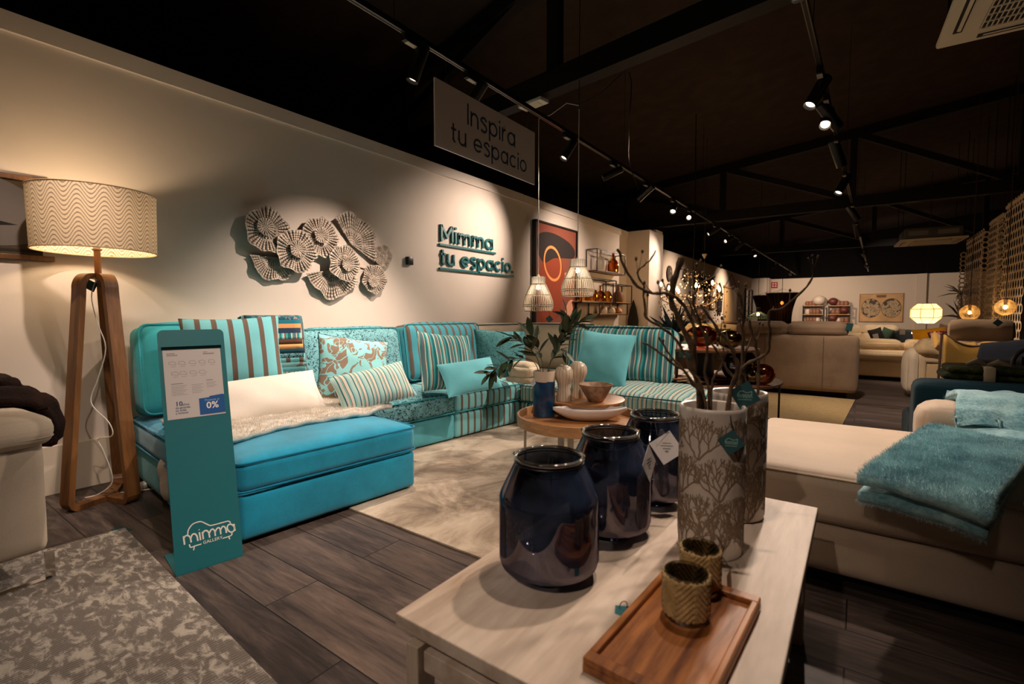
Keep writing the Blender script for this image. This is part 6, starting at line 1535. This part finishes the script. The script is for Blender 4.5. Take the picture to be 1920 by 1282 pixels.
a, b = wallpt(1357, 537), wallpt(1381, 604); t = thing('hanging_scroll', 'tan wooden scroll hung from a triangle of cord on the left far wall', 'wall hanging', ((LFX, (a.y + b.y) / 2, a.z)))
hw = (b.y - a.y) / 2; zb = at(1357, 604, x=LFX + .02).z - a.z
m = MB(); m.box((.02, 0, zb / 2), (.02, hw * 1.8, -zb)); m.build('scroll_panel', wood('bamboo slats', (168, 128, 74), (200, 160, 102), axis=2, scale=8), t, smooth=False)
for z in (0, zb): m = MB(); m.bar((.04, -hw, z), (.04, hw, z), .07); m.build('rod', wood('scroll rod', (110, 78, 44), (140, 104, 62)), t, smooth=False)
top = wallpt(1367, 513).z - a.z; m = MB(); m.tube([(.04, -hw * .9, 0), (.04, 0, top), (.04, hw * .9, 0)], .012, 5); m.build('cord', STRING, t)
c = at(1331, 532, x=LFX + .2); m = MB(); m.lathe([(0, -.22), (.14, -.20), (.17, 0), (.12, .2), (.10, .2), (.15, 0), (.12, -.17)], 16); solo('wall_lantern', m, plain('dark lantern metal', (44, 38, 34), .5), 'small dark lantern hung on the wall above the small picture', 'lantern', loc=c)
# pampas vase + display by branch area, white sideboard, green lamp
c = at(1421, 603, d=15.5); t = thing('sideboard', 'white sideboard top below the green pendant lamp', 'sideboard', (c.x, c.y, 0)); zz_ = c.z
m = MB(); m.box((0, .2, zz_ / 2), (.62, .4, zz_), bev=.01); m.build('body', plain('white lacquer', (216, 204, 186), .4), t); m = MB(); m.box((0, .2, zz_ + .012), (.66, .44, .024)); m.build('top', plain('white lacquer', (216, 204, 186), .4), t)
GRNM = plain('green mesh', (44, 66, 40), .6)
c = at(1421, 598, d=13.0); t = thing('pendant_lamp', 'wide green wire pendant lamp above the white sideboard', 'pendant lamp', c); r = .27
m = MB()
for k in range(28): a = 2 * math.pi * k / 28; m.tube([(math.cos(a) * r, math.sin(a) * r, 0), (math.cos(a) * r, math.sin(a) * r, .09), (math.cos(a) * .06, math.sin(a) * .06, .20)], .005, 4)
for z, q_ in ((0, r), (.03, r), (.06, r), (.09, r), (.13, r * .72), (.17, r * .42)): m.tube([(math.cos(a) * q_, math.sin(a) * q_, z) for a in [2 * math.pi * i / 28 for i in range(28)]], .006, 5, closed=True)
m.build('wire_shade', GRNM, t)
m = MB(); m.lathe([(.05, .20), (.055, .30), (.045, .31), (0, .31)], 16); m.build('cap', plain('dark green cap', (28, 40, 28), .5), t)
m = MB(); m.lathe([(0, .08), (.04, .11), (.03, .16), (0, .18)], 14); m.build('bulb', BULB, t); light('lamp', 'POINT', t, (0, 0, .05), 2, (1, .7, .4), size=.04)
m = MB(); m.tube([(0, 0, .31), (0, 0, roofz(c.x) - c.z)], .006, 5); m.build('power_cord', STRING, t)
# dark mesh hourglass lamp
c = at(1465, 605, d=14.5); MESHM = plain('bronze mesh', (46, 32, 20), .5, .5)
for lb, cc, sc, lit in (('large dark bronze mesh lamp of hourglass shape at the far end, glowing inside', c, 1.0, 1), ('smaller dark bronze mesh lamp, left of and half behind the large one', c + Vector((-.55, 1.05, -.02)), .99, 0)):
    t = thing('mesh_lamp', lb, 'pendant lamp', cc); h = .88 * sc
    pf_ = lambda v: sc * (.26 + .20 * abs(v - .12) ** 1.9 * 1.15)
    m = MB(); m.lathe([(pf_(v), h * v) for v in [k / 12 for k in range(13)]], 40); m.build('mesh_shade', glass_mix('bronze gauze', (88, 60, 36), (60, 44, 30), .42, .5), t)
    m = MB()
    for k in range(22): a = 2 * math.pi * k / 22; m.tube([(math.cos(a) * pf_(v), math.sin(a) * pf_(v), h * v) for v in [j / 10 for j in range(11)]], .006, 4)
    for v in (0, 1): m.tube([(math.cos(a) * pf_(v), math.sin(a) * pf_(v), h * v) for a in [2 * math.pi * i / 36 for i in range(36)]], .012, 5, closed=True)
    m.build('wire_frame', MESHM, t)
    if lit:
        m = MB(); m.lathe([(0, h * .60), (.045, h * .66), (.03, h * .72), (0, h * .74)], 12); m.build('bulb', BULB, t); light('lamp', 'POINT', t, (0, 0, h * .55), 3, (1, .6, .25), size=.05)
    m = MB(); m.tube([(0, 0, h * .74), (0, 0, roofz(cc.x) - cc.z)], .008, 5)
    for k in range(3): a = R(120 * k); m.tube([(0, 0, h * 1.15), (math.cos(a) * pf_(1), math.sin(a) * pf_(1), h)], .004, 4)
    m.build('power_cord', STRING, t)
p = at(1465, 606, d=15.5); t = thing('console_table', 'dark wooden console below the bronze mesh lamps', 'console', (p.x, p.y, 0))
m = MB(); m.box((.1, .2, p.z - .02), (1.0, .4, .04)); m.build('top', DKW, t, smooth=False)
for s in (-.35, .55): m = MB(); m.box((s, .2, (p.z - .04) / 2), (.04, .36, p.z - .04)); m.build('leg', BMETAL, t, smooth=False)
for k in range(4):
    q = at(1466 + 7 * k, 603, d=15.6); m = MB(); m.lathe([(0, 0), (.028, 0), (.032, .06), (.026, .06), (0, .01)], 10); solo('tea_light', m, plain('bright tea light', (236, 220, 190), .4), ('first', 'second', 'third', 'fourth')[k] + ' from the left of four small tea light glasses on the dark console', 'candle', loc=(q.x, q.y, p.z + .001))
# fire hose sign
FY = 26.99
a, b = at(1446, 529, y=FY), at(1458, 540, y=FY); t = thing('fire_safety_sign', 'small square red safety sign with white symbols, high on the far wall', 'sign', (a.x, FY, b.z))
wS, hS = b.x - a.x, a.z - b.z; m = MB(); m.box((wS / 2, .0, hS / 2), (wS, .02, hS)); m.build('sign_board', plain('sign red', (150, 18, 16), .6), t, smooth=False)
m = MB()
for (u, v) in ((.30, .72), (.70, .72), (.30, .34), (.70, .34)): m.box((wS * u, -.012, hS * v), (wS * .24, .006, hS * .20))
m.build('symbols', plain('sign white', (210, 190, 180), .7), t, smooth=False)
# far wall shelves with vessels
def farshelf(label, px0, px1, names):
    a = at(px0, 572, y=26.7); b = at(px1, 606, y=26.7); hw = (b.x - a.x) / 2; h = a.z - b.z
    t = thing('far_wall_shelf', label, 'wall shelf', ((a.x + b.x) / 2, 26.98, b.z))
    for s in (-hw, hw): m = MB(); m.bar((s, -.06, 0), (s, -.06, h), .035); m.bar((s, -.30, 0), (s, -.30, h), .035); m.build('upright', BMETAL, t, smooth=False)
    zs = []
    for v in (0.02, .48, .96): m = MB(); m.box((0, -.18, h * v), (2 * hw, .30, .035)); m.build('board', SHW if 'SHW' in globals() else DKW, t, smooth=False); zs.append(b.z + h * v + .018)
    for row, x, r, hh, mt, lb, sph in names:
        m = MB()
        if sph: m.lathe([(r * math.sin(R(k)), r * .9 * (1 - math.cos(R(k)))) for k in range(0, 181, 15)], 20)
        else: m.lathe([(0, 0), (r * .8, 0), (r, hh * .4), (r * .8, hh * .8), (r * .6, hh), (r * .5, hh), (0, hh * .3)], 14)
        solo('shelf_vessel', m, mt, lb, 'vessel', loc=((a.x + b.x) / 2 + x * hw, 26.80, zs[row] + .001))
TB, RD, CW = plain('terracotta pot', (132, 84, 58), .5), plain('dark red pot', (96, 44, 32), .45), plain('white pot', (208, 188, 166), .5)
W1 = ['left', 'second', 'third', 'right']
farshelf('left one of two small black shelves with pots on the far wall', 1506, 1543, [(2, .55, .26, .5, CW, 'large white round vase on top of the left far shelf', 1)] + [(2, -.6 + .3 * k, .10, .2, TB, W1[k] + ' small pot on top of the left far shelf' if k < 3 else '', 0) for k in range(3)] + [(1, -.55 + .33 * k, .11, .24, TB if k else CW, W1[k] + ' jar on the middle board of the left far shelf', 0) for k in range(4)] + [(0, -.5 + .32 * k, .11, .22, TB if k < 3 else CW, W1[k] + ' cup on the lowest board of the left far shelf', 0) for k in range(4)])
farshelf('right one of two small black shelves with pots on the far wall', 1554, 1593, [(2, -.6, .20, .4, RD, 'large dark red pot on top of the right far shelf', 1)] + [(2, -.1 + .36 * k, .11, .2, TB, W1[k] + ' small pot on top of the right far shelf', 0) for k in range(3)] + [(1, .45, .20, .4, RD, 'dark red round pot on the middle board of the right far shelf', 1)] + [(1, -.55 + .4 * k, .13, .22, TB, W1[k] + ' small jar on the middle board of the right far shelf', 0) for k in range(2)] + [(0, -.6, .21, .4, RD, 'dark red plate shaped pot on the lowest board of the right far shelf', 1)] + [(0, -.05 + .38 * k, .11, .2, CW if k == 0 else TB, W1[k] + ' cup on the lowest board of the right far shelf', 0) for k in range(3)])
# map picture
a, b = at(1612, 551, y=26.95), at(1693, 604, y=26.95); hw, hh = (b.x - a.x) / 2, (a.z - b.z) / 2
t = thing('map_picture', 'large antique style double hemisphere map picture on the far wall', 'picture', ((a.x + b.x) / 2, 26.98, (a.z + b.z) / 2))
m = MB(); m.box((0, 0, 0), (2 * hw, .06, 2 * hh)); cv = m.build('canvas', plain('aged parchment', (186, 146, 100), .9, var=.12, vs_=1.5), t, smooth=False)
mf = lambda u, v, d: (u * hw, -.0305 - d, v * hh)
LINE = plain('map ink', (70, 54, 44), .9); SEA = plain('pale map sea', (206, 176, 138), .9); LAND = paisley('map land', (176, 150, 116), (78, 66, 58), 3.2)
for s in (-1, 1):
    P = [(s * .46 + .44 * math.cos(R(k)), -.02 + .66 * math.sin(R(k))) for k in range(0, 360, 10)]; m = MB(); m.prism(P, mf, 0, .002); m.build('hemisphere', LAND, cv, smooth=False)
    m = MB(); m.ribbon(P, .02, mf, .002, .004, closed=True); m.ribbon([(s * .46, -.68), (s * .46, .64)], .008, mf, .002, .004); m.ribbon([(s * .46 - .44, -.02), (s * .46 + .44, -.02)], .008, mf, .002, .004); m.build('map_lines', LINE, cv, smooth=False)
m = MB(); m.ribbon([(-.98, -.98), (.98, -.98), (.98, .98), (-.98, .98)], .03, mf, 0, .003, closed=True); m.prism([(-.2, .72), (.2, .72), (.24, .9), (-.24, .9)], mf, 0, .003); m.build('map_border', plain('map border', (120, 84, 54), .9), cv, smooth=False)
# paper lantern lamp
c = at(1736, 588, d=13.5); t = thing('pendant_lamp', 'glowing octagonal cream paper lantern lamp hung before the far wall', 'pendant lamp', c); r = .36
pr = [(r * .55, -.27), (r, -.11), (r, .13), (r * .6, .28)]
m = MB(); m.lathe(pr, 8, a0=R(22)); m.build('paper_shade', translucent('cream paper', (242, 220, 176), .6), t, smooth=False)
m = MB()
for z, q_ in ((-.27, r * .55), (-.11, r), (.13, r), (.28, r * .6)): m.tube([(math.cos(R(22 + 45 * k)) * q_, math.sin(R(22 + 45 * k)) * q_, z) for k in range(8)], .008, 5, closed=True)
for k in range(8): m.tube([(math.cos(R(22 + 45 * k)) * q_, math.sin(R(22 + 45 * k)) * q_, z) for q_, z in pr], .006, 5)
m.build('bamboo_frame', plain('bamboo frame', (120, 88, 48), .7), t)
m = MB(); m.lathe([(0, -.06), (.04, -.02), (.03, .04), (0, .06)], 12); m.build('bulb', BULB, t); light('lamp', 'POINT', t, (0, 0, -.02), 9, (1, .72, .42), size=.08)
m = MB(); m.tube([(0, 0, .06), (0, 0, roofz(c.x) - c.z)], .010, 5); m.build('power_cord', plain('brown cord', (60, 40, 26), .7), t)
# chandelier
c = at(1298, 550, d=8.6); CH = 1.3; t = thing('chandelier', 'glittering leaf chandelier with candle bulbs glowing behind the branches', 'chandelier', c)
BRZ = plain('bronze leaf', (150, 120, 92), .3, .7); rnd = random.Random(9)
m = MB(); m.tube([(0, 0, -.4), (0, 0, .45)], .014, 8); m.build('stem', BMETAL, t)
for k in range(9):
    a = 2 * math.pi * k / 9 + .2; rr = CH * (.42 if k % 2 else .34); z = .02 + .05 * (k % 3); P = [Vector((0, 0, -.2)), Vector((math.cos(a) * rr * .5, math.sin(a) * rr * .5, -.22)), Vector((math.cos(a) * rr, math.sin(a) * rr, -.08)), Vector((math.cos(a) * rr, math.sin(a) * rr, z))]
    m = MB(); m.tube(smooth_pts(P, 4), .008, 6); ar = m.build('arm', BRZ, t)
    m = MB(); m.lathe([(0, 0), (.020, .02), (.022, .045), (.012, .075), (0, .09)], 10, c=P[-1]); m.build('candle_bulb', BULB, ar)
m = MB()
for k in range(620):
    a = rnd.uniform(0, 6.28); rr = CH * rnd.uniform(.1, .46); z = rnd.uniform(-.52, .0) if rnd.random() < .75 else rnd.uniform(0, .42); rr *= 1 - .75 * max(0, z) / .45
    p = Vector((math.cos(a) * rr, math.sin(a) * rr, z)); e = Euler((rnd.uniform(0, 6), rnd.uniform(0, 6), rnd.uniform(0, 6))).to_matrix(); s = rnd.uniform(.014, .026)
    m.face([m.v(p + e @ Vector((x * s, y * s, 0))) for x, y in ((-1, 0), (0, -.7), (1, 0), (0, .7))])
lv = m.build('leaf_sparkle', plain('shiny leaf', (196, 170, 140), .15, .9), t, smooth=False); lv['kind'] = 'stuff'; solidify(lv, .002)
m = MB(); m.tube([(0, 0, .45), (.02, 0, 1.0), (.0, 0, roofz(c.x) - c.z)], .010, 6); m.build('chain', BMETAL, t)
light('lamp', 'POINT', t, (0, 0, .12), 6, (1, .66, .36), size=.25)
c = at(1321, 478, d=9.6); t = thing('ceiling_rose', 'small pale cone ceiling cup with a thin cord, right of the chandelier', 'light fitting', c)
m = MB(); m.lathe([(.012, -.07), (.05, .01), (.05, .02), (0, .02)], 14); m.build('cup', plain('pale cup', (170, 150, 124), .5), t); m = MB(); m.tube([(0, 0, -.9), (0, 0, roofz(c.x) - c.z)], .005, 5); m.build('cord', STRING, t)
# ---------------------------------------------------------------- ring lattice screens
SCW = plain('cream felt lattice', (228, 208, 180), .8)
def screen(label, px0, py0, px1, py1, pyb, x):
    a, b = at(px0, py0, x=x), at(px1, py1, x=x); y1, y0 = a.y, b.y; z1 = (a.z + b.z) / 2; z0 = at(px0, pyb, x=x).z
    t = thing('lattice_screen', label, 'screen', (x, (y0 + y1) / 2, z0)); W_, H_ = y1 - y0, z1 - z0
    nc = 9; cw = W_ / nc; r = cw / 2; nr = int(H_ / (r * 1.7)); nr = max(nr, 8); rh = H_ / nr; m = MB()
    fnp = lambda u, v, d: (d, u, v)
    for j in range(nr + 1):
        for i in range(nc):
            u = -W_ / 2 + cw * (i + .5 + (.5 if j % 2 else 0)); 
            if u > W_ / 2 - cw * .2: continue
            q = [(u + r * .92 * math.cos(R(k)), rh * j + r * .92 * math.sin(R(k))) for k in range(0, 360, 30)]; m.ribbon(q, r * .27, fnp, 0, .003, closed=True)
    m.build('ring_lattice', SCW, t, smooth=False)
    m = MB(); re = .058; fe = lambda u, v, d: (u, W_ / 2 + d, v)
    for j in range(int(H_ / (re * 1.75)) - 1): m.ribbon([(-re * .7 + re * .86 * math.cos(R(k)), re + re * 1.75 * j + re * .86 * math.sin(R(k))) for k in range(0, 360, 30)], re * .36, fe, 0, .02, closed=True)
    m.build('folded_edge', SCW, t, smooth=False)
    m = MB(); m.bar((.01, -W_ / 2, H_ + .02), (.01, W_ / 2, H_ + .02), .03, .05); m.build('top_rail', SCW, t, smooth=False)
    for s in (-.4, .4): m = MB(); m.tube([(.01, s * W_, H_), (.01, s * W_, roofz(x) - z0)], .006, 5); m.build('hanging_cord', BMETAL, t)
    return t
screen('farthest cream ring lattice screen, above the left end of the taupe bolster', 1812, 462, 1846, 434, 612, 2.0)
screen('middle cream ring lattice screen, above the taupe bolster', 1855, 425, 1883, 401, 612, 2.0)
screen('nearest cream ring lattice screen at the right edge, reaching lowest', 1886, 397, 1930, 356, 640, 2.0)
m = MB(); m.box((3.1, 13.0, 1.6), (.08, 8.0, 3.2)); struct('wall_partition', m, plain('dark plum wall', (20, 9, 12), .9), smooth=False)
GLB = glass_mix('amber globe', (252, 236, 200), (255, 240, 210), .04, .05, haze=((240, 220, 180), .5))
for k, (px, py, d) in enumerate(((1818, 586, 8.6), (1885, 576, 7.2))):
    c = at(px, py, d=d); t = thing('globe_lamp', ('clear glass globe lamp before the farthest lattice screen', 'clear glass globe lamp before the nearest lattice screen')[k], 'pendant lamp', c); r = .14 if k == 0 else .12
    m = MB(); m.lathe([(r * math.sin(R(a)), -r * math.cos(R(a))) for a in range(0, 171, 10)], 28); m.build('globe', GLB, t)
    m = MB(); m.lathe([(0, -.03), (.02, -.015), (.022, .01), (.012, .03), (0, .035)], 12); m.build('bulb', BULB, t); light('lamp', 'POINT', t, (0, 0, 0), 3, (1, .68, .38), size=.03)
    m = MB(); m.lathe([(.02, .035), (.025, r * .9), (.03, r * 1.15), (0, r * 1.2)], 12); m.build('socket', plain('brown socket', (70, 40, 24), .5), t)
    m = MB(); m.tube([(0, 0, r * 1.2), (0, 0, roofz(c.x) - c.z)], .006, 5); m.build('power_cord', plain('brown cord', (60, 40, 26), .7), t)
# spiky plants against the wooden panel
PLT = plain('dark palm leaf', (44, 40, 26), .7)
for k, (px, py, d, lb) in enumerate(((1802, 550, 14.0, 'spiky dark palm before the wooden wall panel, upper one'), (1800, 595, 13.0, 'spiky dark palm before the wooden wall panel, lower one'))):
    c = at(px, py, d=d); t = thing('palm_plant', lb, 'plant', c); rnd = random.Random(50 + k)
    m = MB(); m.tube([(0, 0, -c.z), (.03, 0, -c.z * .5), (0, 0, 0)], [.05, .04, .03], 8); m.build('trunk', plain('palm trunk', (60, 46, 32), .9), t)
    for j in range(22):
        a = rnd.uniform(0, 6.28); el = rnd.uniform(-.5, 1.3); dr = Vector((math.cos(a) * math.cos(el), math.sin(a) * math.cos(el), math.sin(el))); L = rnd.uniform(.4, .6)
        m = MB(); m.tube([Vector((0, 0, 0)), dr * L * .5, dr * L + Vector((0, 0, -.08))], [.012, .018, .002], 5); m.build('leaf', PLT, t)
a = at(1770, 622, d=10.6); t = thing('wooden_bench', 'thin wooden armrest frame behind the mustard cushion', 'bench', (a.x, a.y, 0)); 
m = MB(); m.bar((-.22, 0, a.z), (.40, .0, a.z - .02), .03, .02); m.build('rail', wood('bench wood', (90, 60, 34), (120, 84, 50)), t, smooth=False)
for s in (-.21, .38): m = MB(); m.bar((s, 0, 0), (s, 0, a.z - .01), .03); m.build('leg', BMETAL, t, smooth=False)
# ---------------------------------------------------------------- groups of repeats
GROUPS = {'track_spotlight': 'track spotlights', 'lighting_track': 'lighting tracks', 'throw_pillow': 'scatter pillows', 'back_cushion': 'back cushions of the big sofa',
 'sofa_module': 'modules of the big sofa', 'glass_lantern': 'dark blue glass lanterns on the coffee table', 'coral_vase': 'coral print vases on the coffee table', 'bare_branch': 'bare branches in the coral vases',
 'candle_holder': 'knit sleeved candle holders on the tray', 'side_table': 'nested round tables', 'olive_sprig': 'olive sprigs in the blue vase', 'fluted_vase': 'fluted vases on the round table', 'wire_wall_shelf': 'wire wall shelves by the painting',
 'bottle': 'bottles on the wire shelves', 'glass_vessel': 'yellow glassware on the wire shelf', 'vessel': 'vessels on the lowest wire shelf', 'plate': 'plates on the far round table', 'glass_ball': 'amber glass balls on the far table', 'glass_pumpkin': 'glass pumpkins on the far pedestal',
 'wall_disc': 'carved wall discs', 'mesh_lamp': 'bronze mesh lamps', 'tea_light': 'tea lights on the console', 'far_wall_shelf': 'shelves on the far wall', 'shelf_vessel': 'pots on the far wall shelves', 'lattice_screen': 'ring lattice screens',
 'globe_lamp': 'glass globe lamps', 'palm_plant': 'palms by the wooden panel', 'ceiling_air_conditioner': 'ceiling air conditioners', 'sheepskin_throw': 'sheepskins on the big sofa', 'area_rug': 'rugs on the floor', 'roof_truss': 'black roof trusses'}
for o in list(scene.objects):
    if o.parent is None and o.type in {'MESH', 'EMPTY'} and 'label' in o:
        b = o.name.split('.')[0]
        if b in GROUPS: o['group'] = GROUPS[b]
        elif b == 'pendant_lamp' and 'rattan' in o['label']: o['group'] = 'rattan pendant lamps'
